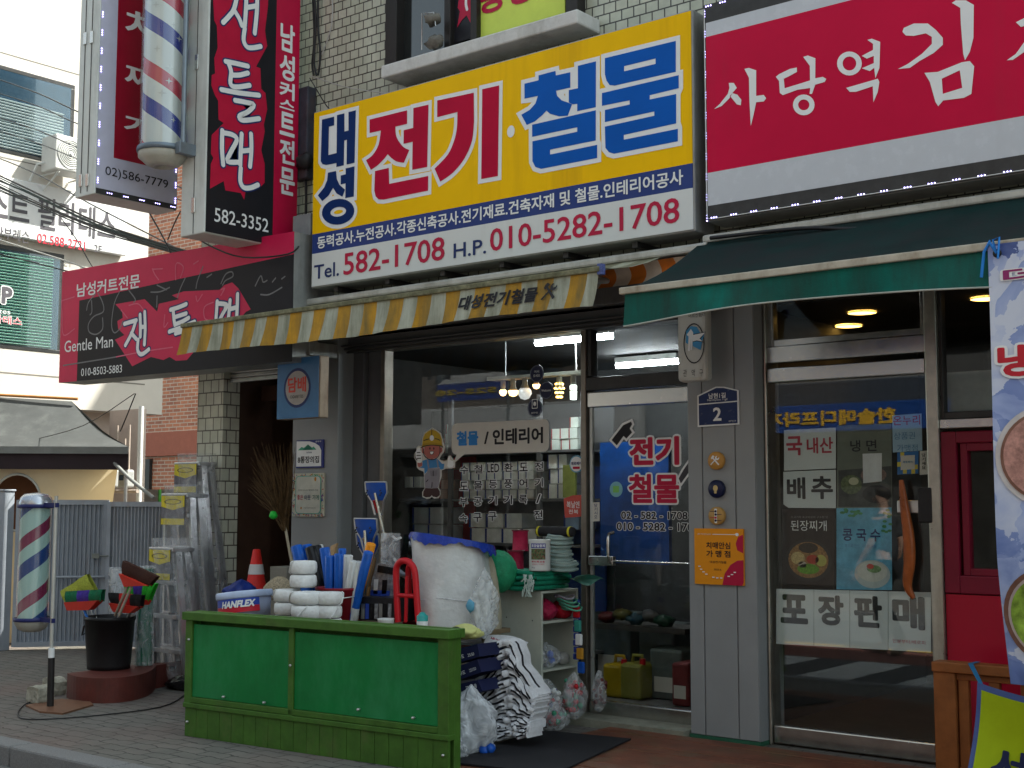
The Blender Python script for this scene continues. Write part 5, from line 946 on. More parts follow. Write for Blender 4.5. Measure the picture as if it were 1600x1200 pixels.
bulb(786,613,6,warm,'small warm glowing bulb, leftmost on the display rail'); bulb(802,612,8,warm,'half dome warm bulb, second on the display rail','half'); bulb(820,614,11,cool,'big white globe bulb in the middle of the display rail'); bulb(838,602,6,warm,'warm half dome bulb peeking out under the navy sticker','half'); bulb(874,609,9,glow('chandelier_glow',(1,.6,.15),3),'glittering crystal pendant lamp on the display rail','crystal'); bulb(896,613,7,whiteg,'bright white stick lamp, rightmost on the display rail','stick')
# restaurant downlights
amb = glow('amber_downlight', (1,.55,.12), 3.5)
for k, (x, y, lb) in enumerate(((1222,500,'leftmost amber downlight seen in the transom of the restaurant door'), (1347,488,'largest amber downlight in the middle of the restaurant transom'), (1326,509,'farther amber downlight low in the restaurant transom'), (1541,466,'amber downlight beside the hanging banner'), (1533,579,'dim amber downlight low beside the banner edge'))):
    p = atZ(x, y, 2.735) if k < 4 else at(x, y, 3.2); rr = .095
    t = thing('downlight', lb, 'ceiling light', p); m = MB(); m.lathe(p, [(0,-.004),(rr,-.004),(rr,.004)], 24); m.build('lamp_disc', amb, t); m = MB(); m.lathe(p, [(rr+.015,-.006),(rr,-.008),(rr,.004)], 24); m.build('trim_ring', darkmetal, t)
# jerrycans and clutter behind the store door
jy = M('yellow_jerrycan', (.36,.24,.006), .35, var=.1)
def can(px, py, sc, mat, label):
    p = at(px, py, .95); z = .046; w_ = .11*sc; h_ = .30*sc; t = thing('jerrycan', label, 'jerrycan', (p.x, .95, z)); m = MB(); m.bbox(p.x-w_, p.x+w_, .85, 1.1, z, z+h_, .025); m.build('can_body', mat, t)
    m = MB(); m.tube([(p.x-w_*.6,.97,z+h_-.01),(p.x-w_*.5,.97,z+h_+.05),(p.x+w_*.3,.97,z+h_+.05),(p.x+w_*.4,.97,z+h_-.01)], .014); m.build('can_handle', mat, t); m = MB(); m.cyl((p.x+w_*.7,.92,z+h_-.01),(p.x+w_*.7,.92,z+h_+.035),.022); m.build('can_cap', red, t)
can(968,1060,.8,jy,'yellow jerrycan with a red cap standing behind the store door'); can(996,1055,.85,M('olive_jerrycan', (.2,.19,.03), .4),'olive jerrycan beside the yellow one behind the store door')
for k, (px, y, w_, h_, c, lb) in enumerate(((1040,1.0,.14,.36,(.1,.12,.11),'tall grey green drum of stock behind the store door'), (1025,1.4,.16,.5,(.1,.12,.12),'dark crate of stock deep behind the store door'), (955,1.5,.18,.55,(.06,.08,.08),'teal grey crate behind the jerrycans'), (1062,.8,.07,.3,(.16,.03,.03),'small red box behind the store door'))):
    p = at(px, 1050, y); m = MB(); m.bbox(p.x-w_, p.x+w_, y, y+.3, .046, .046+h_, .02); o = m.build('stock_crate', M('crate_%s' % 'abcd'[k], c, .6, var=.2), None, lb, 'crate'); m = MB(); m.box(p.x-w_*.7, p.x+w_*.7, y-.002, y, .1, .1+h_*.3); m.build('crate_label', cream, o)
bs_ = MB(); p = at(1000,800,1.3); bs_.box(at(938,800,1.3).x, at(1045,800,1.3).x, 1.3, 1.34, 1.0, at(990,690,1.3).z); bs_.build('blue_reflection_sheet', M('cobalt_sheet', (.006,.06,.27), .3, var=.5, vs=3), None, 'tall cobalt blue sheet imitating a street reflection behind the store door', 'cabinet')  # added sheet whose colour imitates a blue reflection in the door glass
for i in range(5):
    m = MB(); z = .5+.0*i; x = at(950+i*22,940,1.1).x; m.ball((x,1.1,.60+.03*(i%2)), (.075,.06,.04), 10, 0, .3); m.build('plastic_bundle', [M('bundle_%s' % 'abcde'[i], ((.1,.012,.012),(.09,.08,.015),(.02,.06,.08),(.07,.07,.07),(.015,.05,.03))[i], .4, var=.2)][0], None, ('dark red','mustard','teal','grey','deep green')[i]+' wrapped bundle lying on the counter behind the store door', 'bundle')
m = MB(); m.box(at(935,960,1.05).x, at(1075,960,1.05).x, 1.0, 1.35, .52, .56); m.build('counter_board', M('counter_dark', (.05,.045,.04), .6), None, 'dark counter board behind the store door', 'counter')
# ================================================================ DECK, MAT, STEP
deckm = M('deck_stain', (.15,.052,.028), .6, var=.3, vs=5, bump=.15, bs=60, dirt=((.10,.10,.05), .45, 3, 1))
deck = thing('wooden_deck', 'low reddish brown plank deck in front of the shop doors', 'deck', (1.5, -.8, 0))
for k in range(13):
    y = -1.95+k*.145; m = MB(); m.bbox(-.55, 4.6, y, y+.139, -.1, .022+random.uniform(-.002,.002), .004); m.build('deck_plank', deckm, deck)
m = MB(); m.box(-3.1, .0, -.07, YW+.06, -.02, .048); m.build('threshold', M('threshold_concrete', (.24,.24,.19), .75, var=.2, vs=12, bump=.25, bs=80, dirt=((.13,.14,.1), .4, 5, 1)), bld)
m = MB(); mp_ = [atZ(x, y, .026) for x, y in ((838,1142),(986,1156),(884,1203))]; mp_.append(mp_[0]+(mp_[2]-mp_[1])*1.15); mp_[2] = mp_[1]+(mp_[2]-mp_[1])*1.15
m.prism(mp_, (0,0,.009)); m.build('door_mat', M('mat_rubber', (.014,.014,.017), .8, var=.3, vs=80, bump=.4, bs=220), None, 'black rubber door mat in front of the hardware store door', 'mat')
# ================================================================ GREEN BARRIER CABINET
Pa, Pb = Vector((-2.50,-1.955,0)), Vector((-.415,-1.80,0)); Ud = (Pb-Pa).normalized(); Nd = Vector((Ud.y,-Ud.x,0)); Ld = (Pb-Pa).length; Zv = Vector((0,0,1)); DEP = .12; HT = .772
olive = M('olive_green_paint', (.05,.13,.018), .55, var=.2, vs=10, bump=.15, bs=50, dirt=((.11,.13,.05), .25, 7, 2)); board = M('chalkboard_green', (.0015,.165,.036), .5, var=.22, vs=2.2, dirt=((.03,.24,.09), .55, 3, 2.5), bump=.06, bs=20)
cab = thing('green_cabinet', 'long green painted wooden stand with two panels below a plank base', 'cabinet', Pa+Ud*Ld/2-Nd*DEP/2)
def cb(name, a, b, d0, d1, z0, z1, mat, bv=.004):   # along front, depth behind the front plane, height
    mb = MB(); t = MB(); t.bbox(a, b, d0, d1, z0, z1, bv); t.v = [Pa+Ud*p.x-Nd*p.y+Zv*p.z for p in t.v]; return t.build(name, mat, cab)
cb('top_rail', -.02, Ld+.02, -.02, .06, HT-.05, HT, olive); cb('top_rail', -.02, Ld+.02, DEP-.03, DEP+.01, HT-.05, HT, olive); cb('top_rail', Ld-.05, Ld+.018, .06, DEP-.03, HT-.05, HT-.002, olive); cb('top_rail', -.018, .05, .06, DEP-.03, HT-.05, HT-.002, olive)
st = [(-.005,.055), (Ld*.438-.02,Ld*.438+.02), (Ld-.07,Ld+.005)]
for a, b in st: cb('post', a, b, 0, .06, .185, HT-.05, olive)
cb('base_rail', .055, Ld-.07, .0, .05, .21, .245, olive); cb('base_rail', -.01, Ld+.01, -.006, .06, .178, .208, olive)
cb('panel', .057, st[1][0]-.002, .012, .03, .247, HT-.075, board, .002); cb('panel', st[1][1]+.002, Ld-.072, .012, .03, .247, HT-.075, board, .002)
n_ = 20
for k in range(n_):
    a = Ld*k/n_; cb('base_plank', a+.0015, a+Ld/n_-.0015, .006, .03, .0, .177, olive, .002)
cb('side_panel', Ld-.025, Ld, .06, DEP, .0, HT-.05, olive); cb('side_panel', 0, .025, .06, DEP, 0, HT-.05, olive); cb('back_board', .025, Ld-.025, DEP-.02, DEP, 0, HT-.05, olive)
for a, z in ((.03,.60), (st[1][0]+.02,.5), (Ld-.03,.1), (.03,.09), (.35,.27), (.7,.265), (1.45,.29), (1.85,.28)):
    c = Pa+Ud*a+Zv*z+Nd*.0; m = MB(); m.lathe(c, [(.007,-.014),(.008,.006),(.004,.009),(0,.01)], 10, axis=Nd); m.build('bolt', alu, cab)
# display bench hidden behind it
TZ = .655
bench = thing('display_bench', 'plank display bench behind the green stand, hidden under the goods', 'bench', (-1.55,-1.1,0))
bw2 = M('bench_wood', (.2,.15,.09), .7, var=.25, vs=8)
m = MB(); m.bbox(-2.6, -1.03, -1.62, -.5, TZ-.03, TZ, .004); m.build('bench_top', bw2, bench)
for x in (-2.5, -1.1):
    for y in (-1.55, -.6): m = MB(); m.bbox(x-.03, x+.03, y-.03, y+.03, 0, TZ-.03, .004); m.build('leg', bw2, bench)
# ---------------------------------------------------------------- goods on the bench
strw = M('white_string', (.66,.68,.68), .55, var=.1, vs=25, bump=.35, bs=60)
def string_roll(p, r, h, label, rz=0):
    t = thing('string_roll', label, 'string roll', p, 'rolls of white packing string'); m = MB()
    m.lathe(p, [(.03,h*.93),(r*.55,h),(r*.85,h*.98),(r*.98,h*.85),(r*1.01,h*.5),(r*.98,h*.15),(r*.85,h*.02),(0,.0)], 26); m.build('wound_string', strw, t)
    m = MB(); a0 = random.uniform(0,6); m.tube([p+Vector((math.cos(a0+k*.08)*r*(1.03 if 0<k<9 else .9), math.sin(a0+k*.08)*r*(1.03 if 0<k<9 else .9), h*(k/9))) for k in range(10)], .004, 6); m.build('loose_end', strw, t)
    m = MB(); m.cyl(p+Vector((0,0,h*.5)), p+Vector((0,0,h*.95)), .03, n=14); m.build('core', M('cardboard_core', (.25,.18,.1), .8), t)
for cx, y, r, lab in ((449,-1.42,.088,'left'), (481,-1.5,.108,'middle'), (514,-1.42,.085,'right')):
    x = at(cx, 940, y).x
    for k in range(3): string_roll(Vector((x+random.uniform(-.006,.006), y, TZ+.002+k*.083)), r, .08, 'roll of white packing string, %s of the %s column in the stack of three' % (('bottom','middle','top')[k], lab))
for k in range(2): string_roll(Vector((at(474,900,-1.38).x, -1.38, TZ+.26+k*.088)), .088, .085, ('lower','upper')[k]+' of two white string rolls set on top of the stacked columns')
# pail
pp = at(385, 928, -1.35); pr_ = 42/ppm(pp); z0 = TZ-.0
pail = thing('paint_pail', 'blue and white lidded pail with white lettering on a red and blue band', 'pail', (pp.x, -1.35, z0)); pw = M('pail_white', (.38,.45,.62), .35, var=.1, vs=12); ph = at(385,931,-1.35).z-z0
pailb = M('pail_blue_print', (.03,.07,.38), .35); pailr = M('pail_red_print', (.5,.02,.04), .35)
hp = ph; m = MB(); m.lathe((pp.x,-1.35,z0), [(0,.003),(pr_*.9,.003),(pr_*.95,hp*.5),(pr_,hp-.02)], 36); m.build('pail_body', pw, pail)
m = MB(); m.lathe((pp.x,-1.35,z0), [(pr_*1.03,hp-.045),(pr_*1.05,hp-.04),(pr_*1.05,hp-.008),(pr_*1.02,hp),(pr_*.93,hp),(pr_*.9,hp-.012),(0,hp-.012)], 36); m.build('pail_lid', M('pail_lid', (.45,.55,.75), .3), pail)
pail.rotation_euler = (0, -.13, 0); pail.location.z += .03; cm2 = cyl_map((pp.x,-1.35,z0), pr_*1.0, R(28))
m = MB(); m.grid(lambda a, b: cm2(-.17+.34*a, hp*.22+b*(hp*.5)*(.45+.0*a), .002), 14, 1); m.build('red_band', pailr, pail); m = MB(); m.grid(lambda a, b: cm2(-.17+.34*a, hp*.45+b*hp*.28, .003), 14, 1); m.build('blue_band', pailb, pail)
letters(cm2, 'HANFLEX', -.10, .13, hp*.40, hp*.66, vivid, pail, off=.05, d=.006, shear=.25)
# red bucket with rolled sheets
rb = at(530, 945, -1.15); rr_ = .15; bk = thing('red_bucket', 'dark red plastic bucket holding rolled plastic sheets', 'bucket', (rb.x,-1.15,TZ)); zt_ = at(540,920,-1.25).z
redk = M('wine_red_plastic', (.20,.006,.015), .35, var=.1); m = MB(); m.lathe((rb.x,-1.15,TZ), [(0,.004),(rr_*.78,.004),(rr_*.98,zt_-TZ-.02),(rr_*1.06,zt_-TZ-.015),(rr_*1.06,zt_-TZ),(rr_*.97,zt_-TZ),(rr_*.75,.02),(0,.02)], 32); m.build('bucket_body', redk, bk)
m = MB(); m.tube([(rb.x-rr_*1.05,-1.15,zt_-.03)]+[(rb.x-rr_*1.1*math.cos(a), -1.15-rr_*1.12*math.sin(a), zt_-.05-.02*math.sin(a)) for a in [math.pi*k/10 for k in range(11)]], .004, 6); m.build('bucket_handle', alu, bk)
tarp = M('tarp_blue', (.010,.10,.45), .35, var=.15, vs=18, bump=.25, bs=50); tarw = M('sheet_white', (.6,.63,.62), .4, var=.08, bump=.25, bs=40); taro = M('tarp_orange', (.75,.27,.01), .4, var=.1, bump=.2); tark = M('tarp_black', (.012,.012,.014), .35, var=.3, bump=.25)
def sheet_roll(t, b, r, y, mat, label, yt=None):
    p, q = at(*t, y if yt is None else yt), at(*b, y); d = (p-q); q = q-d*.35 if b[1] < 915 else q-Vector((0,0,.0)); q = p-d*1.0*max(1, .62/d.length) if (p-q).length < .3 else q
    if q.z < TZ+.02: q = p+(q-p)*((p.z-TZ-.02)/(p.z-q.z))
    rr = r/ppm(p); th = thing('sheet_roll', label, 'sheet roll', q); ax = (p-q).normalized(); L = (p-q).length
    m = MB(); m.lathe(q, [(0,0),(rr*.96,0),(rr*1.0,L*.3),(rr*.97,L*.6),(rr*1.02,L-.004),(rr*.85,L),(rr*.8,L-.02),(rr*.45,L-.018),(rr*.4,L-.002),(rr*.28,L-.002),(rr*.25,L-.04),(0,L-.04)], 18, axis=ax); m.build('rolled_sheet', mat, th)
    a = Vector((0,-1,0)); a = (a-ax*a.dot(ax)).normalized(); c = ax.cross(a); m = MB(); m.add([q+ax*.01+a*rr*1.02+c*rr*.1, q+ax*.01+a*rr*.9+c*rr*.75, q+ax*(L-.01)+a*rr*.92+c*rr*.75, q+ax*(L-.01)+a*rr*1.045+c*rr*.1], [(0,1,2,3)]); m.build('loose_edge', mat, th)
for a in (((463,853),(474,900),9,-1.0,tarp,'bright blue sheet roll, leftmost in the bundle'), ((479,851),(486,905),8,-.92,tarp,'blue sheet roll partly hidden behind the black roll'), ((485,855),(503,925),9,-1.06,tark,'black sheet roll leaning left in front of the blue ones'), ((494,853),(508,925),8,-1.02,tark,'second black sheet roll with a glossy side'), ((499,852),(510,905),6,-.9,tarw,'thin white sheet roll standing behind the black rolls'), ((507,856),(516,922),8,-1.05,tarp,'blue sheet roll leaning against the black roll'),
    ((516,868),(515,925),8,-1.15,tarp,'short blue sheet roll in the middle of the bucket'), ((530,865),(529,925),7.5,-1.14,tarp,'glossy blue sheet roll right of the middle one'), ((535,857),(533,915),6,-1.1,tarp,'blue sheet roll peeking over the front rolls'), ((544,867),(541,922),7.5,-1.10,tarw,'white sheet roll with a green stripe'), ((553,876),(543,925),5.5,-1.17,tarw,'thin white sheet roll leaning left at the bucket rim'), ((562,877),(557,925),7.5,-1.14,tarw,'stout white sheet roll, rightmost white one in the bucket'), ((580,849),(567,905),7.5,-1.05,taro,'orange sheet roll leaning right out of the bucket'), ((576,862),(563,915),7.5,-1.14,tarp,'blue sheet roll leaning right below the orange roll')): sheet_roll(*a)
m = MB(); p, q = at(523,851,-.9), at(508,905,-.95); m.obox((p+q)/2, (p-q)/2, Vector((.028,0,.01)), Vector((0,.01,0))); m.build('wooden_lath', wood, None, 'raw wooden lath sticking up among the sheet rolls', 'lath')
# dustpans / snow shovels
bpl = M('shovel_blue', (.012,.075,.36), .4, var=.1)
def shovel(px, py, y, w_px, label, foot):
    p = at(px, py, y); w_ = w_px/2/ppm(p)/.8; h_ = w_*.62; t = thing('snow_shovel', label, 'shovel', (p.x, y, TZ-.3)); f = lambda u, v, d=0: p+Vector((u*w_, -d, v*h_))
    m = MB(); m.grid(lambda a, b: f(-1+.0*b+2*a*(1-.0*b) if b > .45 else (-1+2*a)*(.62+.38*b/.45), -1+2*b, .028*math.sin(math.pi*a)+.02*b), 14, 8); m.grid(lambda a, b: f((-1+2*a) if b > .45 else (-1+2*a)*(.62+.38*b/.45), -1+2*b, .028*math.sin(math.pi*a)+.02*b-.012), 14, 8); m.build('blade', bpl, t)
    m = MB(); m.tube([f(-1.04,1.0,.02), f(-1.04,-.1,.01), f(-.62,-1,0), f(-.34,-2.6,-.01)], .007, 8); m.tube([f(1.04,1.0,.02), f(1.04,-.1,.01), f(.62,-1,0), f(.34,-2.6,-.01)], .007, 8); m.tube([f(-1.04,1.04,.02), f(1.04,1.04,.02)], .007, 8); m.build('wire_frame', alu, t)
    q = at(*foot, y-.05); m = MB(); m.tube([f(.1,-.2,.035), q, q+(q-f(.1,-.2,.03))*.25], .011, 10); m.build('shaft', M('chrome_shaft', (.45,.42,.36), .25, .9), t)
    m = MB(); m.cyl(f(0,-.95,.03), f(0,-2.3,-.01), .014, n=10); m.build('grip_socket', red if py < 800 else wood, t)
    m = MB()
    for i in (-1, 1):
        for k in range(3): m.lathe(f(i*(.62+.0*k)+i*.1*(k==1), .1-.25*k, .034+.006), [(.0075,0),(.0075,.002),(0,.002)], 8, axis=(0,-1,0))
    m.build('rivet_hole', black, t)
shovel(590, 768, -.42, 36, 'blue snow shovel standing highest with a bright metal shaft', (600,835)); shovel(574, 826, -.62, 38, 'blue snow shovel with a wooden socket, in front of the bundle of shovels', (572,860)); shovel(577, 850, -.5, 38, 'blue snow shovel half hidden behind the lower one', (580,900))
for k, (a, b, mt, lb) in enumerate((((572,880),(560,955),wood,'brown wooden broom stick leaning beside the red bucket'), ((581,885),(572,955),M('tan_stick',(.3,.16,.05),.6,var=.2),'tan broom stick beside the black crate'), ((586,872),(566,968),M('dark_stick',(.12,.07,.03),.6),'dark brown stick leaning behind the packets'))):
    m = MB(); m.tube([at(*a,-.85), at(*b,-.95)], .011, 8); m.build('broom_stick', mt, None, lb, 'stick')
# black tarp packet, pouches, crate
def packet(name, pts, y, th, mat, label, cat, extra=()):
    s = SY(y); l = qloop(s, *pts); c = s.pt(sum(a for a, _ in l)/len(l), min(b for _, b in l)); t = thing(name, label, cat, c); vs, fs = loops2d([l]); m = MB()
    L = len(l); m.add([s.pt(a, b, 0) for a, b in l]+[s.pt(a, b, -th) for a, b in l], [list(range(L)), list(range(L,2*L))[::-1]]+[(i,(i+1)%L,L+(i+1)%L,L+i) for i in range(L)])
    m.build('pack_body', mat, t)
    for pts2, mt, d, nm in extra:
        m = MB(); shape(m, s, [qloop(s, *pts2)], (), d); m.build(nm, mt, t)
    return t, s
gloss = M('glossy_black_film', (.012,.012,.013), .15, var=.3, bump=.35, bs=25)
t, s = packet('tarp_packet', [(603,836),(631,835),(627,866),(622,890),(594,888),(598,860)], -.82, .06, gloss, 'black folded tarp in clear wrapping with a white printed tag', 'packet', (([(612,838),(620,845),(629,841),(627,838),(620,841),(615,836)], vivid, .004, 'white_print'), ([(615,872),(618,871),(622,877),(620,880),(616,876)], vivid, .004, 'tag')))
m = MB(); m.obox(s.pt(*s.uv(612,862), .012), s.U*.085, s.V*.125, s.N*.006); m.build('clear_wrap', clearfilm, t)
t, s = packet('tool_pouch', [(590,880),(616,884),(617,895),(615,934),(578,932),(581,905)], -.98, .05, M('silver_film', (.35,.36,.38), .18, .5, var=.5, vs=30, bump=.5, bs=35), 'clear pouch of tools with a black header and blue print', 'packet', (([(591,883),(615,887),(614,898),(590,894)], gloss, .004, 'header_card'), ([(580,922),(610,923),(609,931),(579,931)], pailb, .004, 'blue_print'), ([(585,905),(592,905),(590,928),(584,928)], white, .004, 'white_print'), ([(598,906),(606,906),(604,928),(597,928)], gloss, .004, 'dark_print')))
t, s = packet('black_crate', [(561,932),(618,935),(617,972),(561,968)], -1.1, .3, black, 'open black plastic crate packed with silver and blue tool packs', 'crate', ())
for k in range(7):
    a = 565+k*7; m = MB(); mt = (alu, pailb, gloss, MATS['silver_film'], alu, gloss, MATS['silver_film'])[k]; l = qloop(s, (a,943),(a+5.5,943.5),(a+5,967),(a-.5,967)); shape(m, s, [l], (), .004+.001*(k % 3)); m.build('tool_pack', mt, t)
# red plastic racks
def red_rack(dx, y, label, sc=1.0):
    t = thing('red_rack', label, 'rack', (at(640+dx,975,y).x, y, TZ)); P = lambda x, z: at(x+dx, z, y)
    for a in ([(622,972),(620,930),(619,893),(623,880),(632,876),(641,880),(648,893),(651,930),(654,972)],):
        m = MB(); m.tube(smooth_line([tuple(P(*q)) for q in a]), .021, 10); m.build('arch_frame', red, t)
    m = MB(); m.tube([P(621,930), P(650,932)], .014, 8); m.build('cross_bar', red, t)
    m = MB(); b = P(617,974); c = P(661,974); m.bbox(b.x, c.x, y-.05, y+.07, TZ, TZ+.03, .01); m.build('foot', red, t)
    m = MB(); m.tube([P(634,972), P(636,900)], .012, 8); m.build('upright', red, t)
red_rack(0, -1.12, 'red plastic arched rack standing in front of the other red rack'); red_rack(19, -.80, 'red plastic arched rack behind the front one, against the bubble wrap')
m = MB(); p = at(640,875,-.6); m.lathe(p, [(.105,-.03),(.13,0),(.105,.03),(.09,0),(.105,-.03)], 28, axis=(.3,-1,.1)); m.build('hose_coil', M('pale_hose', (.4,.43,.48), .3, var=.3, vs=30), None, 'pale blue grey coiled hose behind the red racks', 'hose')
# bubble wrap roll
bubm = M('bubble_wrap', (.6,.63,.63), .22, var=.12, vs=7, bump=.9, bs=13, spec=.5); bz_ = TZ+.0
bc = at(712,905,-.78); brr = 61/ppm(bc); bh = at(712,846,-.78).z-bz_; br = thing('bubble_wrap_roll', 'fat white roll of bubble wrap with a blue sheet folded over its top', 'roll', (bc.x,-.78,bz_))
def bwr(a, z): return brr*(1+.03*math.sin(3*a+z*4)+.02*math.sin(7*a-z*9)-.06*max(0,.12-z)/.12)
m = MB(); m.grid(lambda a, b: Vector((bc.x+bwr(6.2832*a,b*bh)*math.cos(6.2832*a)-.05*b, -.78+bwr(6.2832*a,b*bh)*math.sin(6.2832*a), bz_+.0+b*(bh-.02*math.cos(6.2832*a)-.045*math.sin(6.2832*a)))), 60, 12); m.build('wrapped_roll', bubm, br)
m = MB(); m.grid(lambda a, b: Vector((bc.x-.05+b*(brr*1.03)*math.cos(6.2832*a)+.06*max(0,b*math.cos(6.2832*a))**2, -.78+b*brr*1.03*math.sin(6.2832*a), bz_+bh+.012-.022*b*math.cos(6.2832*a)-.047*b*math.sin(6.2832*a))), 48, 6); m.grid(lambda a, b: Vector((bc.x-.05+(brr*1.03+.012*b)*math.cos(6.2832*a)+.06*max(0,math.cos(6.2832*a))**2, -.78+(brr*1.03+.012*b)*math.sin(6.2832*a), bz_+bh+.012-.022*math.cos(6.2832*a)-.047*math.sin(6.2832*a)-b*(.05+.007*math.sin(17*a*6.28+2*math.sin(3*a*6.28))+.016*math.sin(4*a*6.28+1)+.006*math.sin(29*a*6.28)))), 120, 3); m.build('blue_top_sheet', M('ultramarine_sheet', (.012,.04,.30), .25, var=.25, vs=14, bump=.4, bs=25), br)
m = MB(); m.tube([(bc.x+brr*1.01*math.cos(a)-.02, -.78+brr*1.01*math.sin(a), bz_+.2+.01*math.sin(4*a)) for a in [6.2832*k/40 for k in range(41)]], .003, 6); m.build('wrap_seam', milkfilm, br)
m = MB(); p = at(779,893,-.45); m.ball(p, (.125,.125,.14), 22, 0, .02); m.build('net_bale', M('green_net_bale', (.02,.26,.12), .6, var=.25, vs=30, bump=.4, bs=80), None, 'round green net bale between the bubble wrap and the white shelf', 'bale')
def bag_blob(name, c, r, mat, label, cat, jit=.13, seed=1, top=None, inner=()):
    t = thing(name, label, cat, (c[0], c[1], c[2]-r[2])); rn = random.Random(seed); ph = [rn.uniform(0,6.28) for _ in range(9)]
    def f(a, b):
        th, fi = math.pi*b, 6.2832*a; k = 1+jit*(math.sin(3*fi+ph[0]+4*th)*.5+math.sin(5*fi+ph[1]-3*th)*.35+math.sin(9*fi+7*th+ph[2])*.3+math.sin(13*fi-9*th+ph[3])*.2)
        z = math.cos(th); s_ = math.sin(th)**.75*(1-.45*max(0,z)**1.2); return Vector((c[0]+r[0]*s_*math.cos(fi)*k, c[1]+r[1]*s_*math.sin(fi)*k, c[2]+r[2]*z*(1+jit*.4*math.sin(2*fi+ph[4]))))
    m = MB(); m.grid(f, 40, 22); m.build('bag_skin', mat, t)
    for nm, mt, pts in inner:
        m = MB()
        for q, rr in pts: m.ball(Vector(c)+Vector(q), rr, 8, 0, .12)
        m.build(nm, mt, t)
    return t
p = at(757,945,-.9); t = bag_blob('plastic_bag', (p.x,-.9,.84), (.085,.09,.20), film('soft_film', (.7,.74,.74), .5), 'pale translucent bag with a blue mark tied at the white shelf', 'bag', .24, 3)
m = MB(); q = at(735,947,-1.0); m.ball(q, (.035,.008,.04), 12, 0, .15); m.build('blue_mark', lightblue, t)
p = at(766,930,-.62); bag_blob('cloth_bag', (p.x,-.62,.80), (.075,.07,.30), M('beige_cloth', (.36,.33,.24), .8, var=.15, bump=.5, bs=30), 'tall beige cloth bag hanging beside the white shelf', 'bag', .14, 5)
p = at(728,985,-1.15); bag_blob('cloth_bag', (p.x,-1.15,.69), (.12,.07,.045), M('lemon_cloth', (.5,.52,.2), .8, var=.1, bump=.4), 'folded lemon yellow cloth at the right end of the green stand', 'cloth', .14, 6)
p = at(712,985,-1.3); bag_blob('plastic_bag', (p.x,-1.3,.70), (.05,.05,.03), gloss, 'small black bag at the corner of the green stand', 'bag', .2, 8)
# doorway goods: cone, sandbag, tarp bundle, bamboo broom, cartons
p = at(401,858,-.2); ct = p.z; cz = ct-.62
m = MB(); m.bbox(p.x-.32, p.x+.5, -.45, .3, .0, cz, .006); m.build('wooden_crate', M('dark_crate_wood', (.07,.05,.03), .7, var=.3), None, 'dark wooden crate under the traffic cone in the stair doorway', 'crate')
cone = thing('traffic_cone', 'red traffic cone with two white reflective bands in the stair doorway', 'traffic cone', (p.x,-.2,cz)); cr_ = .135
cf = lambda z: .03+(cr_-.03)*(1-z/.62)
redc = M('cone_red', (.62,.025,.02), .45, var=.1); refl = M('reflective_band', (.6,.6,.6), .35, var=.05)
m = MB(); m.lathe((p.x,-.2,cz), [(cf(.03),.03),(cf(.62),.615),(.02,.62),(0,.62)], 28); m.build('cone_body', redc, cone)
for z0_, z1_ in ((.2,.3), (.42,.5)): m = MB(); m.lathe((p.x,-.2,cz), [(cf(z0_)+.002,z0_),(cf(z1_)+.002,z1_)], 28); m.build('reflective_band', refl, cone)
m = MB(); m.bbox(p.x-.17, p.x+.17, -.37, -.03, cz+.001, cz+.03, .01); m.build('cone_base', redc, cone)
q = at(377,918,-.5); bag_blob('tarp_bundle', (q.x,-.5,q.z-.03), (.15,.12,.09), M('deep_blue_tarp', (.01,.03,.2), .5, var=.3, bump=.5, bs=25), 'crumpled dark blue tarp at the foot of the traffic cone', 'tarp', .18, 11)
q = at(437,915,-.75); bag_blob('sand_bag', (q.x,-.75,q.z-.02), (.13,.1,.085), M('speckled_sacking', (.33,.28,.19), .85, var=.5, vs=90, bump=.5, bs=90), 'beige speckled sand bag behind the pail', 'bag', .08, 12)
q = at(447,895,-.4); m = MB(); m.bbox(q.x-.07, q.x+.12, -.5, -.3, .6, q.z+.05, .004); m.build('cardboard_box', M('grey_cardboard', (.2,.19,.16), .8), None, 'open grey cardboard box behind the white string rolls', 'box')
brm = thing('bamboo_broom', 'upturned bamboo twig broom with a green binding in the stair doorway', 'broom', at(456,890,-.35))
tw = M('twig_brown', (.085,.05,.02), .8, var=.4, vs=30); m = MB(); b0 = at(446,826,-.35)
for k in range(150):
    e = at(random.uniform(390,462)-(0 if k % 3 else 4), random.uniform(690,790), -.35+random.uniform(-.12,.12)); md = b0.lerp(e, .5)+Vector((random.uniform(-.03,.03),random.uniform(-.03,.03),.03)); st_ = b0+Vector((random.uniform(-.02,.02),random.uniform(-.02,.02),random.uniform(-.02,.05)))
    m.tube([st_, md, e], [.004,.003,.0012], 4, 0, False)
    if k % 2 == 0: e2 = md.lerp(e,.5)+Vector((random.uniform(-.07,.07),random.uniform(-.04,.04),random.uniform(0,.07))); m.tube([md, e2], [.002,.001], 3, 0, False)
m.build('twig_head', tw, brm); m = MB(); m.tube([at(444,815,-.35), at(457,885,-.37), at(461,905,-.38)], .011, 8); m.build('broom_shaft', M('bamboo_pole', (.38,.33,.24), .5), brm); m = MB(); q = at(427,805,-.47); m.ball(q, (.035,.03,.03), 10, 0, .15); m.build('green_binding', M('neon_green_tie', (.02,.5,.05), .5), brm)
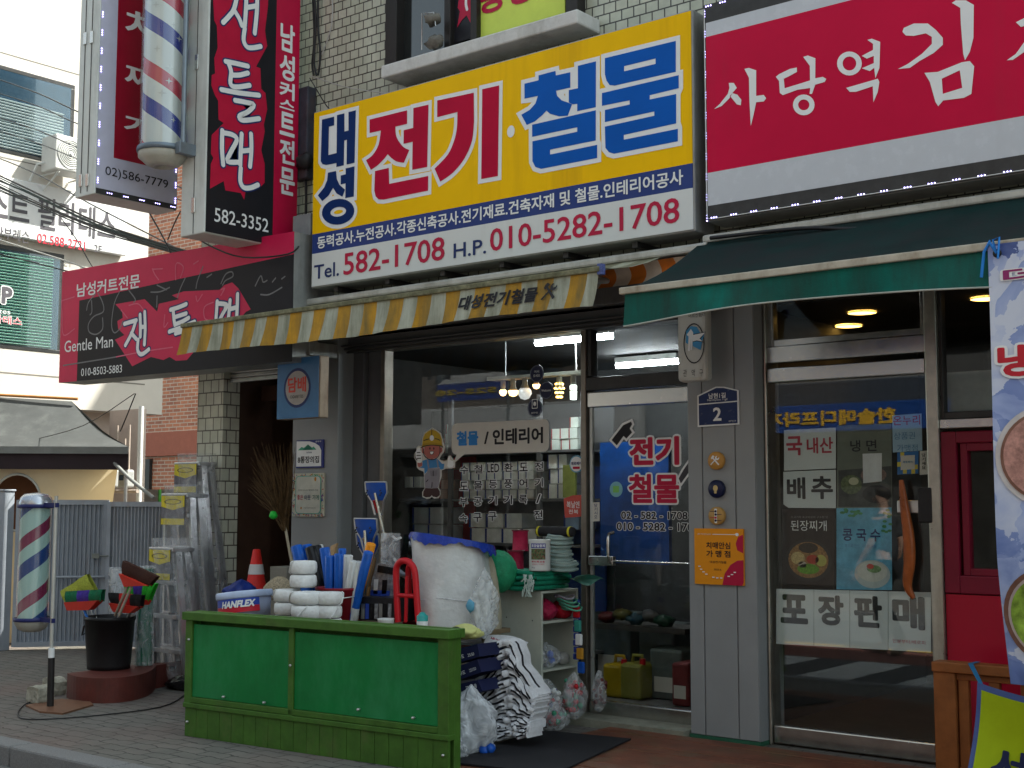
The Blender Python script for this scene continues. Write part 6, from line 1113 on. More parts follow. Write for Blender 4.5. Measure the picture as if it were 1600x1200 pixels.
# ---------------------------------------------------------------- white shelf unit by the door
sx0_, sx1_, sy0_, sy1_ = -1.30, -.925, -.31, .10; wsm = M('white_melamine', (.47,.5,.43), .45, var=.05, dirt=((.3,.31,.25), .25, 5, 2)); SHZ = .885
wsh = thing('white_shelf', 'worn white melamine shelf unit turned sideways beside the store door', 'shelf', ((sx0_+sx1_)/2, (sy0_+sy1_)/2, 0))
m = MB(); m.bbox(sx0_, sx1_, sy0_, sy0_+.018, .0, SHZ, .002); m.build('side_panel', wsm, wsh); m = MB(); m.bbox(sx0_, sx1_, sy1_-.018, sy1_, 0, SHZ, .002); m.build('side_panel', wsm, wsh); m = MB(); m.box(sx0_, sx0_+.012, sy0_+.018, sy1_-.018, 0, SHZ); m.build('back_panel', wsm, wsh)
zsh = [at(870, pz, -.1).z for pz in (1046, 972)]
for z in [.03]+zsh+[SHZ-.018]: m = MB(); m.bbox(sx0_+.012, sx1_-.002, sy0_+.018, sy1_-.018, z, z+.016, .002); m.build('shelf_board', wsm, wsh)
m = MB()
for x, z in ((-1.22,.70),(-1.1,.33),(-1.0,.69),(-.98,.36)): m.lathe((x,sy0_-.0005,z), [(.005,0),(.004,.002),(0,.002)], 8, axis=(0,-1,0))
m.build('screw_hole', black, wsh)
def cluster(c, r, n, rr, seed): 
    rn = random.Random(seed); return [((rn.uniform(-r[0],r[0])*.8, rn.uniform(-r[1],r[1])*.8, rn.uniform(-r[2],r[2])*.75), rr*rn.uniform(.7,1.2)) for _ in range(n)]
pinkm = M('magenta_mesh', (.32,.01,.05), .5, var=.3, vs=60, bump=.5, bs=90)
bag_blob('mesh_pack', (-1.02,-.16,zsh[1]+.085), (.09,.09,.07), pinkm, 'magenta mesh bundle in clear wrap on the upper shelf, nearer the street', 'bundle', .12, 21); bag_blob('mesh_pack', (-1.0,.01,zsh[1]+.08), (.08,.07,.065), M('ruby_mesh', (.36,.006,.02), .5, var=.3, bump=.5, bs=90), 'ruby red bundle on the upper shelf, nearer the door', 'bundle', .12, 22)
bag_blob('parts_bag', (-1.03,-.13,zsh[0]+.09), (.1,.11,.085), clearfilm, 'clear bag with a blue clip on the middle shelf', 'bag', .16, 23, None, [('blue_clip', blue, [((.04,0,.01),.028),((.045,.01,-.03),.026)]), ('grey_parts', alu, cluster(0,(.06,.07,.04),10,.02,3))])
m = MB(); m.ball((-1.0,.02,zsh[0]+.06), (.05,.05,.045), 16, 0, .02); m.build('grey_ball', M('grey_float', (.3,.3,.28), .5), None, 'grey round float on the middle shelf', 'float')
# bags at the foot
bag_blob('parts_bag', (-.875,-.33,.19), (.11,.1,.13), clearfilm, 'clear bag of white and violet plastic caps at the foot of the white shelf', 'bag', .1, 31, None, [('white_caps', white, cluster(0,(.09,.08,.11),26,.017,4)), ('violet_caps', M('violet_cap', (.1,.08,.25), .4), cluster(0,(.09,.08,.11),16,.016,5)), ('red_caps', red, cluster(0,(.07,.07,.1),5,.016,6))])
bag_blob('parts_bag', (-.80,-.12,.20), (.09,.09,.15), clearfilm, 'clear bag of red and green packets beside the store door', 'bag', .12, 32, None, [('red_packets', red, cluster(0,(.07,.07,.13),20,.02,7)), ('green_packets', M('sea_green_packet', (.05,.28,.16), .4), cluster(0,(.07,.07,.13),16,.017,8))])
bag_blob('parts_bag', (-.78,-.38,.10), (.11,.1,.09), clearfilm, 'clear bag of reddish packets lowest in front of the other bags', 'bag', .14, 33, None, [('red_packets', M('dusty_red_packet', (.35,.06,.06), .4), cluster(0,(.08,.08,.06),16,.022,9)), ('green_packets', MATS['sea_green_packet'], cluster(0,(.07,.08,.06),8,.018,10))])
bag_blob('parts_bag', (-.72,.05,.22), (.05,.05,.13), clearfilm, 'slim clear bag of dark red parts against the door frame', 'bag', .12, 34, None, [('dark_parts', M('maroon_part', (.1,.02,.02), .4), cluster(0,(.035,.035,.1),14,.018,11))])
m = MB()
for k in range(9):
    z = .80-k*.045; m.bbox(-.885+.004*(k % 2), -.835, -.02, .0, z-.02, z+.02, .006)
m.build('clip_strip', M('blue_white_strip', (.04,.07,.35), .4, var=.9, vs=45), None, 'hanging strip of blue and white packets beside the door frame', 'hanging packets')
for k in range(4):
    m = MB(); z = .835-.025*k; m.tube([(-.93+.02*k+.08*math.cos(a), -.05+.03*math.sin(a*1.0), z+.012*math.sin(2*a)) for a in [6.2832*i/16 for i in range(17)]], .007, 6, 0, False); m.build('cord_coil', M('aqua_cord', (.12,.42,.3), .6) if k else M('lilac_cord', (.35,.36,.45), .6), None, ('lilac','aqua, upper','aqua, middle','aqua, lowest')[k]+' thin cord coil hanging at the shelf corner', 'cord')
# things on top of the shelf
netm = M('green_net', (.012,.24,.14), .6, var=.25, vs=40, bump=.5, bs=130); nett = M('pale_tassel', (.5,.6,.55), .8)
for k in range(4):
    z = SHZ+.004+k*.032; t = thing('folded_net', 'folded green net sheet, %s of the four on the white shelf' % ('lowest','second from the bottom','third from the bottom','topmost')[k], 'net', (-1.12,-.12,z)); dx = .012*((k*7) % 3-1)
    m = MB(); m.grid(lambda a, b: Vector((-1.335+dx+.42*a, -.40+.02*(k % 2)+.016*(1-abs(2*b-1)) *0+ (0 if True else 0), z)) if False else Vector((-1.335+dx+.42*a, -.40-.014*math.sin(math.pi*b)+.01*(k % 2), z+.03*b+.005*math.sin(7*a+k))), 20, 5); m.grid(lambda a, b: Vector((-1.335+dx+.42*a, -.40+.01*(k % 2)+.38*b, z+.03+.005*math.sin(7*a+k))), 20, 3); m.grid(lambda a, b: Vector((-.915+dx+.012*math.sin(math.pi*b), -.40+.38*a, z+.03*b+.005*math.sin(7+k))), 6, 4); m.build('net_sheet', netm, t)
    m = MB()
    for j in range(10):
        q = Vector((-.93+dx+random.uniform(-.06,.02), -.412+random.uniform(-.01,.0), z+.01)); m.tube([q, q+Vector((random.uniform(-.01,.02),-.012,-.02)), q+Vector((random.uniform(-.02,.03),-.014,-.045))], .0035, 5)
    m.build('tassel', nett, t)
TZ2 = SHZ+.138
m = MB(); m.grid(lambda a, b: Vector((-.92+.28*a, -.22+.3*b, SHZ+.09+.02*math.sin(6*b+4*a)-.03*a)), 10, 10); m.build('folded_net', M('dark_green_net', (.006,.09,.06), .7, var=.3, bump=.4), None, 'dark green folded net under the rope coils, right of the lighter nets', 'net')
rose = M('rose_cord', (.45,.02,.07), .5, var=.15, vs=50, bump=.3, bs=120)
for k, (cx, top, bot, y, lb) in enumerate(((806,857,886,-.28,'lower magenta thread spool behind the white can'), (813,826,860,-.20,'upper magenta thread spool standing on the lower one'))):
    p, q = at(cx,top,y), at(cx,bot,y); r = 12.5/ppm(p)*1.0; H_ = p.z-q.z; b = Vector((p.x,y,TZ2 if k == 0 else TZ2+.115)); t = thing('thread_spool', lb, 'spool', b); H_ = .12 if k == 0 else .14
    m = MB(); m.lathe(b, [(0,0),(r*1.05,0),(r*1.08,.006),(r*.98,.012),(r*.94,H_-.01),(r*1.06,H_-.006),(r*1.06,H_),(0,H_)], 26); m.build('wound_cord', rose, t); m = MB(); m.lathe(b, [(r*1.1,H_-.004),(r*1.1,H_+.003),(.012,H_+.003),(.012,H_-.01)], 26); m.build('flange', M('dark_flange', (.12,.02,.03), .5), t)
p = at(839,866,-.36); rcan = 17/ppm(p); hc = .205; b = Vector((p.x,-.33,TZ2-.004)); can_ = thing('white_can', 'white tin can with a colourful plant picture and red text on the folded nets', 'can', b)
m = MB(); m.lathe(b, [(0,0),(rcan*.97,0),(rcan,.006),(rcan*.985,.02),(rcan*.985,hc-.02),(rcan*1.01,hc-.006),(rcan*.99,hc),(rcan*.9,hc-.004),(0,hc-.006)], 32); m.build('can_body', M('can_white', (.58,.59,.56), .35, .0, var=.04), can_)
cmp_ = cyl_map(b, rcan*.985, R(28))
m = MB(); m.grid(lambda a, b_: cmp_(-.05+.1*a, .075+.07*b_, .0015), 8, 2); m.build('plant_picture', M('plant_print', (.07,.12,.05), .5, var=.9, vs=70, dirt=((.45,.03,.05), .5, 60, 1)), can_)
m = MB(); m.grid(lambda a, b_: cmp_(-.052+.104*a, .15+.03*b_, .0015), 8, 1); m.build('violet_band', M('violet_print', (.08,.07,.3), .5), can_)
letters(cmp_, '토양살충제', -.045, .045, .155, .175, vivid, can_, off=.03, d=.003); letters(cmp_, '뿌리혹선충', -.045, .045, .055, .068, redv, can_, off=.02, d=.003); letters(cmp_, '굼벵이 거세미', -.04, .04, .04, .049, redv, can_, off=.0, d=.003); letters(cmp_, '3kg', -.045, -.02, .018, .028, navyv, can_, off=.0, d=.003)
ropem = brickmat('braided_rope', (.36,.5,.46), (.5,.58,.52), (.18,.26,.25), .018, .009, .002, .75, .8, 'wall', .5)
for k, (cx, cy, r, lb) in enumerate(((879,884,23,'pale green rope coil, bottom of the stack beside the can'), (875,869,19,'pale green rope coil, second from the bottom of the stack'), (873,856,18.5,'pale green rope coil, third from the bottom of the stack'), (874,843,20,'pale green rope coil, topmost under the black roll'))):
    p = at(cx,cy,-.12); rr = r/ppm(p); t = thing('rope_coil', lb, 'rope', (p.x,-.12,p.z-.03)); m = MB()
    for j in range(4): m.tube([Vector((p.x+(rr-.012*(j%2))*math.cos(a), -.12+(rr-.012*(j%2))*math.sin(a), p.z-.024+.016*j+.004*math.sin(a*2))) for a in [6.2832*i/28 for i in range(29)]], .0105, 8, 0, False)
    m.build('rope_turns', ropem, t)
p, q = at(840,830,-.15), at(896,831,-.15); t = thing('black_roll', 'black rolled mat with yellow end bands lying on the rope coils', 'roll', (p+q)/2); m = MB(); m.lathe(p, [(0,0),(.03,.002),(.034,.02),(.034,(q-p).length-.02),(.03,(q-p).length),(0,(q-p).length)], 18, axis=(q-p)); m.build('rolled_mat', rubber, t); m = MB(); m.lathe(p, [(.0355,.012),(.036,.02),(.0355,.028)], 18, axis=(q-p)); m.build('yellow_band', M('band_yellow', (.55,.5,.03), .5), t); m = MB(); m.lathe(p, [(.0355,(q-p).length-.03),(.036,(q-p).length-.022),(.0355,(q-p).length-.014)], 18, axis=(q-p)); m.build('yellow_band', M('band_yellow', (.55,.5,.03), .5), t)
# ---------------------------------------------------------------- folded sacks, navy boxes and bag by the green stand
sackw = M('sack_white', (.6,.61,.63), .35, var=.15, vs=12, bump=.8, bs=22, dirt=((.4,.41,.44), .2, 9, 1)); 
ysk = -.98; s = SY(ysk); SC4 = lambda p: conv(s, p, 694, 980, 5.713)
paths = [([(300,500),(420,275),(495,150),(590,178),(690,390),(812,628)],'topmost, with its fold highest against the white shelf'), ([(275,672),(400,500),(520,345),(612,335),(715,520),(828,668)],'second from the top'), ([(300,712),(430,610),(545,500),(640,495),(735,610),(832,700)],'third from the top'), ([(345,765),(450,690),(570,640),(660,645),(740,730),(822,802)],'fourth from the top, fanned out in the middle'), ([(335,842),(450,808),(570,768),(655,775),(730,812),(826,852)],'fifth from the top'), ([(345,893),(450,884),(560,868),(660,862),(750,872),(835,878)],'second from the bottom'), ([(350,932),(520,915),(650,900),(740,893),(800,888),(835,888)],'bottom one, on the deck')]
base_ = [p for p, _ in paths]; base_.append([(x, y+55) for x, y in base_[-1]]); paths = []
for a_, b_ in zip(base_[:-1], base_[1:]): paths += [a_, [((x0+x1)/2+random.uniform(-9,9), (y0+y1)/2+random.uniform(-6,6)) for (x0, y0), (x1, y1) in zip(a_, b_)]]
paths.append(base_[-1]); ordn = ('topmost','second','third','fourth','fifth','sixth','seventh','eighth','ninth','tenth','eleventh','twelfth','thirteenth','fourteenth','fifteenth')
paths = [(p, ordn[i]+' from the top of the pile' if 0 < i < len(paths)-1 else ('topmost, peaked against the white shelf' if i == 0 else 'flattest, at the bottom of the pile')) for i, p in enumerate(paths)]
for k, (pth, lb) in enumerate(paths):
    pl2 = smooth_line(SC4(pth), 6); n = len(pl2); th = .040 if k < 8 else .032; t = thing('folded_sack', 'white folded sack with black stripes, %s' % lb, 'sack', s.pt(pl2[n//2][0], min(q[1] for q in pl2)), 'striped sacks piled by the green stand'); m = MB(); rn = random.Random(k); dpt = .12+.012*(k % 3)
    def P(i, j, off): 
        a = pl2[max(i-1,0)]; b = pl2[min(i+1,n-1)]; tx, tz = b[0]-a[0], b[1]-a[1]; l = math.hypot(tx,tz); nx, nz = -tz/l, tx/l; w2 = .005*math.sin(i*.5+k)+.002*math.sin(i*1.3+j*2); return s.pt(pl2[i][0]+nx*(off+w2), pl2[i][1]+nz*(off+w2), -j+.006*k+.014*math.sin(i*.6+k*2)+.006*math.sin(i*1.7+k))
    prof = [(.0,-th/2+.0),(-.008,-th/6),(-.008,th/6),(.0,th/2),(.03,th/2),(.05,th/2),(dpt*.6,th/2),(dpt,th/2)]
    low = [(.0,-th/2),(.03,-th/2),(dpt,-th/2)]
    for a in range(len(prof)-1):
        for i in range(n-1): m.add([P(i,*prof[a]), P(i+1,*prof[a]), P(i+1,*prof[a+1]), P(i,*prof[a+1])], [(0,1,2,3)], 1 if (a in (1, 4) and 2 < i < n-3 and not (n//2-2 <= i <= n//2+1)) else 0, False)
    for i in range(n-1): m.add([P(i,0,-th/2), P(i+1,0,-th/2), P(i+1,dpt,-th/2), P(i,dpt,-th/2)], [(0,1,2,3)], 0)
    for i in (0, n-1): m.add([P(i,*q) for q in prof]+[P(i,dpt,-th/2)], [list(range(len(prof)+1))], 0)
    m.build('sack_cloth', [sackw, blackv], t)
t = thing('folded_sack', 'white sack with red lettering lying flat over the striped pile', 'sack', s.pt(*SC4([(500,160)])[0]), 'striped sacks piled by the green stand'); sp2 = SC4([(180,95),(210,85),(560,165),(780,185),(560,320),(330,300),(280,270)])
m = MB(); m.grid(lambda a, b: s.pt(*[(1-b)*q+b*r2 for q, r2 in zip((sp2[0][0]+(sp2[2][0]-sp2[0][0])*a, sp2[0][1]+(sp2[2][1]-sp2[0][1])*a+.02*math.sin(3*a)), (sp2[6][0]+(sp2[4][0]-sp2[6][0])*a, sp2[6][1]+(sp2[4][1]-sp2[6][1])*a))], -.02-.20*(1-b)+.01*math.sin(8*a)), 14, 8); m.build('sack_cloth', sackw, t)
q0 = SC4([(255,128),(420,155),(262,95)]); letters(lambda u, v, d=0: s.pt(u, v-.28*(u-q0[0][0]), -.19+d), '세일봉투', q0[0][0], q0[1][0]+.01, q0[0][1], q0[2][1], redv, t, off=.02, d=.02)
m = MB(); shape(m, s, [SC4([(285,270),(340,165),(360,165),(310,275)])], (), .004); m.build('yellow_print', M('lime_print', (.5,.55,.08), .5), t)
for k, (pts, lb) in enumerate((([(40,207),(263,150),(280,262),(32,336)],'top'), ([(25,372),(262,287),(296,400),(38,492)],'middle'), ([(42,520),(262,470),(308,570),(175,605)],'bottom, tilted'))):
    l = SC4(pts) if False else conv(SY(-1.18), pts, 700, 980, 5.713); sb = SY(-1.18); t = thing('navy_carton', 'flat navy carton with white lettering, %s of the three beside the green stand' % lb, 'carton', sb.pt(*l[3])); m = MB(); m.prism([sb.pt(*q, 0) for q in l], -sb.N*.3); m.build('carton_body', M('navy_carton', (.012,.016,.055), .45, var=.1), t)
    uu = Vector((l[1][0]-l[0][0], l[1][1]-l[0][1])); ln = uu.length; uu /= ln; vv = Vector((-uu.y, uu.x)); o0 = Vector(l[3] if k < 2 else l[0]); f = lambda u, v, d=0: sb.pt(o0.x+uu.x*u+vv.x*v, o0.y+uu.y*u+vv.y*v, d)
    if k < 2:
        letters(f, '동방우드', ln*.12, ln*.55, .02, .045, vivid, t, off=.02, d=.003); letters(f, '25/50', ln*.7, ln*.95, .022, .04, vivid, t, off=.0, d=.003); letters(f, '프리미엄', ln*.14, ln*.36, .055, .07, MATS['slate_vinyl'], t, off=0, d=.003)
    else: letters(f, '동방우드', ln*.95, ln*.5, -.02, -.045, vivid, t, off=.02, d=.003)
p = at(732,1135,-1.32); bag_blob('plastic_bag', (p.x,-1.30,.185), (.17,.13,.20), milkfilm, 'crumpled grey translucent bag at the right foot of the green stand', 'bag', .3, 41, None, [('blue_scrap', blue, [((.12,-.02,-.14),.035),((.15,.0,-.13),.03)])])
p = at(706,1165,-1.5); bag_blob('plastic_bag', (p.x,-1.5,.07), (.1,.07,.085), clearfilm, 'small clear bag on the deck beside the plank base', 'bag', .2, 42)

# a few more goods tucked between the big pieces
for k, (px, py, y, r, h_, mt, lb) in enumerate(((603,958,-1.36,.05,.10,M('chalk_white_tub', (.55,.57,.55), .4),'small white tub before the black crate'), (553,962,-.75,.09,.16,redk,'dark red tub behind the bucket of rolled sheets'), (660,960,-1.33,.035,.15,M('teal_bottle', (.03,.3,.28), .3),'slim teal bottle in front of the red racks'))):
    p = at(px, py, y); b = Vector((p.x, y, TZ+.001)); t = thing('stock_tub', lb, 'tub', b); m = MB(); m.lathe(b, [(0,0),(r*.88,0),(r*.92,.01),(r,h_*.85),(r*.7 if k == 2 else r*1.04,h_*.9),(r*.35 if k == 2 else r*1.04,h_),(0,h_)], 22); m.build('tub_body', mt, t); m = MB(); m.lathe(b, [(r*.94,h_*.25),(r*.985,h_*.65)], 22); m.build('tub_label', vivid if k else pailb, t)
for k, (x, y, z, c, lb) in enumerate(((-1.13,-.2,zsh[1]+.06,(.03,.35,.3),'teal cord coil at the back of the upper shelf'), (-1.16,-.05,zsh[0]+.05,(.05,.12,.4),'blue cord coil at the back of the middle shelf'), (-1.0,-.22,.10,(.04,.3,.2),'green cord coil on the bottom shelf'), (-1.05,-.02,.10,(.45,.04,.05),'red cord coil on the bottom shelf'))):
    t = thing('cord_coil', lb, 'cord', (x, y, z-.04)); m = MB()
    for j in range(4): m.tube([(x+.065*math.cos(a), y+.065*math.sin(a), z-.03+.017*j) for a in [6.2832*i/22 for i in range(23)]], .0095, 7, 0, False)
    m.build('cord_turns', M('coil_%s' % 'abcd'[k], c, .6, bump=.3, bs=120), t)
for k in range(5):
    x = -.86+.012*k; z = .74-.09*k; m = MB(); m.bbox(x, x+.05, -.055-.004*k, -.03-.004*k, z-.04, z+.035, .008); o = m.build('hanging_packet', [red, M('sea_packet', (.05,.3,.25), .3), vivid, M('amber_packet', (.5,.25,.03), .3), blue][k], None, ('red','sea green','white','amber','blue')[k]+' small packet hanging at the front corner of the white shelf', 'packet')
# ================================================================ LEFT PAVEMENT: POLE, BIN, LADDERS, GATE
pb = atZ(90,1108,0); yb = pb.y; 
z0, z1 = at(56,968,yb).z, at(52,790,yb).z; pcx = at(53,880,yb).x; r = 24.5/ppm((pcx,yb,.6))
lp = thing('barber_pole', 'lower barber pole with blue and wine stripes on a thin stand by the gate', 'barber pole', (pcx,yb,0))
m = MB(); m.cyl((pcx,yb,z0),(pcx,yb,z1), r*.93, n=36); m.build('striped_cylinder', stripe_mat('mint_barber_stripes', [(0,(.38,.55,.52)),(.2,(.02,.06,.22)),(.44,(.38,.55,.52)),(.66,(.2,.02,.07)),(.86,(.38,.55,.52))], .46, -1), lp)
m = MB(); m.cyl((pcx,yb,z0-.004),(pcx,yb,z1+.004), r, n=36, caps=False); m.build('clear_sleeve', MATS['acrylic_sleeve'], lp)
m = MB(); m.lathe((pcx,yb,z1), [(r*1.07,-.008),(r*1.1,.005),(r*1.05,.03),(r*.95,.06),(r*.7,.085),(0,.095)], 36); m.build('dome_cap', M('grey_dome_metal', (.42,.45,.5), .25, .7, var=.15), lp)
navr = M('navy_ring_paint', (.02,.025,.11), .4); 
for z in (z1-.004, z0): m = MB(); m.lathe((pcx,yb,z), [(r*1.08,-.014),(r*1.14,-.012),(r*1.14,.012),(r*1.08,.014)], 36); m.build('ring', navr, lp)
m = MB(); m.lathe((pcx,yb,z0), [(r*1.08,-.012),(r*1.05,-.03),(r*.85,-.07),(r*.5,-.09),(0,-.095)], 36); m.build('lower_cap', M('beige_cap', (.34,.33,.29), .45, var=.1), lp)
sxp = at(84,900,yb).x; zj = at(90,1020,yb).z
m = MB(); m.cyl((sxp,yb,zj),(sxp,yb,z1+.07), .013, n=12); m.build('stand_tube', M('ivory_tube', (.5,.5,.46), .35, .3), lp); m = MB(); m.cyl((sxp+.01,yb,.0),(sxp+.004,yb,zj-.04), .024, n=12); m.build('stand_post', M('black_post', (.02,.018,.018), .5), lp); m = MB(); m.cyl((sxp+.004,yb,zj-.05),(sxp+.002,yb,zj+.03), .022, n=12); m.build('white_tape', vivid, lp)
for z in (z1+.0, z0): m = MB(); m.box(pcx+r, sxp+.02, yb-.012, yb+.012, z-.012, z+.02); m.build('clamp', navr, lp)
m = MB(); m.prism([atZ(x,y,.0) for x, y in ((40,1104),(62,1114),(98,1117),(146,1103),(140,1098),(96,1094))], (0,0,.012)); m.build('base_plate', M('rusty_copper_plate', (.2,.1,.06), .5, .3, var=.25, dirt=((.1,.05,.03), .4, 9, 1)), lp)
m = MB(); m.tube([tuple(atZ(x,y,.008)) for x, y in smooth_line([(70,1090),(40,1100),(28,1115),(45,1124),(140,1119),(250,1105),(290,1085)])], .005, 6); m.build('ground_cable', black, None, 'thin black cable looping over the paving from the lower barber pole', 'cable')
conc = M('rough_concrete', (.34,.33,.27), .9, var=.3, vs=25, bump=.6, bs=60)
def chunk(px, py, w_, d_, h_, label, seed):
    p = atZ(px, py, 0); rn = random.Random(seed); b = bmesh.new(); bmesh.ops.create_cube(b, size=1); bmesh.ops.subdivide_edges(b, edges=list(b.edges), cuts=3, use_grid_fill=True); m = MB()
    for v in b.verts: k = 1-.12*(abs(v.co.x)*2)**4*(abs(v.co.z)*2)**4; v.co = Vector((p.x+v.co.x*w_*k+rn.uniform(-.006,.006), p.y+v.co.y*d_+rn.uniform(-.006,.006), max(.001,(v.co.z+.5)*h_*k+rn.uniform(-.005,.005))))
    b.verts.ensure_lookup_table(); m.add([v.co.copy() for v in b.verts], [[v.index for v in f.verts] for f in b.faces]); b.free(); m.build('concrete_block', conc, None, label, 'block', 'broken concrete blocks by the pole')
chunk(62,1098,.17,.12,.125,'pale broken concrete block in front, left of the pole foot',1); chunk(84,1085,.16,.12,.13,'rough concrete block behind the front one, beside the pole',2)
# red brown base with black bin
rc = [Vector((a, b, 0)) for a, b in smooth_line([tuple(atZ(x,y,0))[:2] for x, y in ((104,1090),(118,1096),(150,1099),(185,1098),(215,1093),(235,1085),(243,1076))], 5)]; back = [Vector((rc[-1].x-.1,rc[-1].y+.35,0)), Vector((rc[0].x-.05,rc[0].y+.55,0))]; hb = at(106,1052,rc[0].y).z
rbm = M('oxide_red_paint', (.11,.028,.022), .5, var=.25, vs=5, bump=.1, dirt=((.06,.03,.025), .4, 5, 2)); m = MB(); m.prism(rc+back, (0,0,hb)); m.build('red_plinth', rbm, None, 'low oxide red plinth with a curved front under the black bin', 'plinth')
by_ = (rc[15].y+.27); bc2 = at(171,1000,by_); rb2 = 38/ppm(bc2); bz0 = hb+.002; bzt = at(168,962,by_).z; bn = thing('black_bin', 'tall black plastic bin full of brooms on the red plinth', 'bin', (bc2.x,by_,bz0))
m = MB(); m.lathe((bc2.x,by_,bz0), [(0,0),(rb2*.86,0),(rb2*.87,.03),(rb2*1.0,bzt-bz0-.03),(rb2*1.03,bzt-bz0-.03),(rb2*1.03,bzt-bz0),(rb2*.97,bzt-bz0),(rb2*.84,.02),(0,.02)], 36); m.build('bin_body', M('bin_black', (.016,.016,.017), .38, var=.2, vs=6), bn)
m = MB(); m.tube([(bc2.x-rb2*.96,by_-.06,bzt-.04),(bc2.x-rb2*1.06,by_-.1,bzt-.09),(bc2.x-rb2*1.0,by_-.12,bzt-.15),(bc2.x-rb2*.93,by_-.08,bzt-.13)], .009, 6); m.build('bin_handle', black, bn)
bristle = {n: M('bristle_'+n, c, .8, var=.35, vs=70, bump=.7, bs=160) for n, c in (('brown',(.045,.014,.008)),('green',(.006,.14,.06)),('purple',(.06,.03,.3)),('black',(.01,.01,.011)),('neon',(.03,.5,.03)),('olive',(.38,.42,.05)),('scarlet',(.5,.012,.012)))}
tomato = M('tomato_plastic', (.6,.035,.02), .4, var=.1)
def broom(name, label, y, head, holder, stick, secs, smat=alu):
    """head, holder: pixel quads (tl,tr,br,bl); secs: bristle colours across the width"""
    c = at(*stick[1], y); t = thing(name, label, 'broom', c); A_, B_, C2, D2 = [at(*q, y) for q in head]; n = len(secs)
    for i, sname in enumerate(secs):
        m = MB(); m.grid(lambda a, b: (A_.lerp(B_,(i+a)/n)).lerp(D2.lerp(C2,(i+a)/n), b)+Vector((0,-.010*math.sin(math.pi*b)+.004*math.sin(40*a),0)), 8, 6); m.grid(lambda a, b: (A_.lerp(B_,(i+a)/n)).lerp(D2.lerp(C2,(i+a)/n), b)+Vector((0,.03,0)), 4, 3)
        m.grid(lambda a, b: A_.lerp(B_,(i+a)/n)+Vector((0,.03*b,.004*math.sin(25*a))), 8, 1); m.build('bristles', bristle[sname], t)
    if holder: a, b, c2, d = [at(*q, y) for q in holder]; m = MB(); m.add([a+Vector((0,-.028,0)), b+Vector((0,-.028,0)), c2+Vector((0,-.02,0)), d+Vector((0,-.02,0)), a+Vector((0,.035,0)), b+Vector((0,.035,0)), c2+Vector((0,.03,0)), d+Vector((0,.03,0))], [(0,1,2,3),(7,6,5,4),(0,4,5,1),(1,5,6,2),(2,6,7,3),(3,7,4,0)]); m.build('broom_holder', tomato, t)
    p, q = at(*stick[0], y), at(*stick[1], y); m = MB(); m.tube([p, q, q+(q-p)*1.2 if (p-q).length < .25 else q], .011, 8); m.build('broom_shaft', smat, t)
broom('dust_broom', 'olive yellow wrapped broom head, leftmost in the black bin', by_-.02, [(94,924),(135,897),(150,925),(104,945)], None, [(125,940),(140,975)], ['olive'])
broom('floor_broom', 'green and purple bristled broom with a red holder at the left of the bin', by_-.14, [(102,924),(160,921),(158,940),(103,943)], [(104,941),(157,938),(142,953),(108,954)], [(131,952),(140,975)], ['green','purple','green'], M('blue_shaft', (.03,.16,.5), .4))
broom('floor_broom', 'dark brown bristled broom with a bright red fan holder, highest in the bin', by_-.10, [(192,876),(214,880),(246,903),(231,914),] if False else [(192,876),(245,901),(232,917),(191,898)], [(190,896),(233,915),(206,916),(197,917)], [(200,914),(180,962)], ['brown'], M('pale_shaft', (.4,.37,.3), .5))
m = MB(); m.tube([at(206,915,by_-.1), at(186,962,by_-.1)], .010, 8); m.build('broom_stick', MATS['pale_shaft'], None, 'second pale broom shaft beside the brown broom', 'stick')
broom('floor_broom', 'black and red bristled broom lying low at the right rim of the bin', by_-.04, [(169,926),(222,930),(219,950),(174,944)], [(174,942),(219,948),(205,958),(180,956)], [(190,955),(178,980)], ['black','scarlet','black'])
broom('floor_broom', 'neon green and purple broom behind the brown broom', by_+.06, [(191,903),(243,912),(232,940),(200,932)], [(200,930),(232,938),(228,945),(205,942)], [(212,940),(195,975)], ['neon','purple','neon'])
for k, (a, b) in enumerate((((141,950),(150,975)), ((148,947),(152,976)))): m = MB(); m.tube([at(*a,by_), at(*b,by_)], .006, 6); m.build('wire_stick', alu, None, ('left','right')[k]+' thin metal rod sticking out of the black bin', 'rod')
# wrapped rolls behind the bin
yr_ = by_+.30
for (px, tp, bt, rp, mt, lb) in ((187,890,1045,13,milkfilm,'translucent white wrapped roll standing behind the bin'), (229,888,1046,12,M('wrapped_green', (.008,.13,.075), .3, var=.2, bump=.3, bs=30),'green roll wrapped in clear film between the bin and the ladders')):
    p = at(px, tp, yr_); b = Vector((p.x,yr_,hb+.002)); rr = rp/ppm(p); t = thing('wrapped_roll', lb, 'roll', b); m = MB(); m.cyl(b, Vector((p.x,yr_,p.z)), rr, n=20); m.build('roll_body', mt, t); m = MB(); m.grid(lambda a, c: Vector((p.x+(rr*1.12+.012*math.sin(9*a*6.28+c*11))*math.cos(6.2832*a), yr_+(rr*1.12+.012*math.sin(7*a*6.28-c*8))*math.sin(6.2832*a), b.z+(p.z-b.z+.02)*c)), 30, 14); m.build('film_wrap', clearfilm, t)
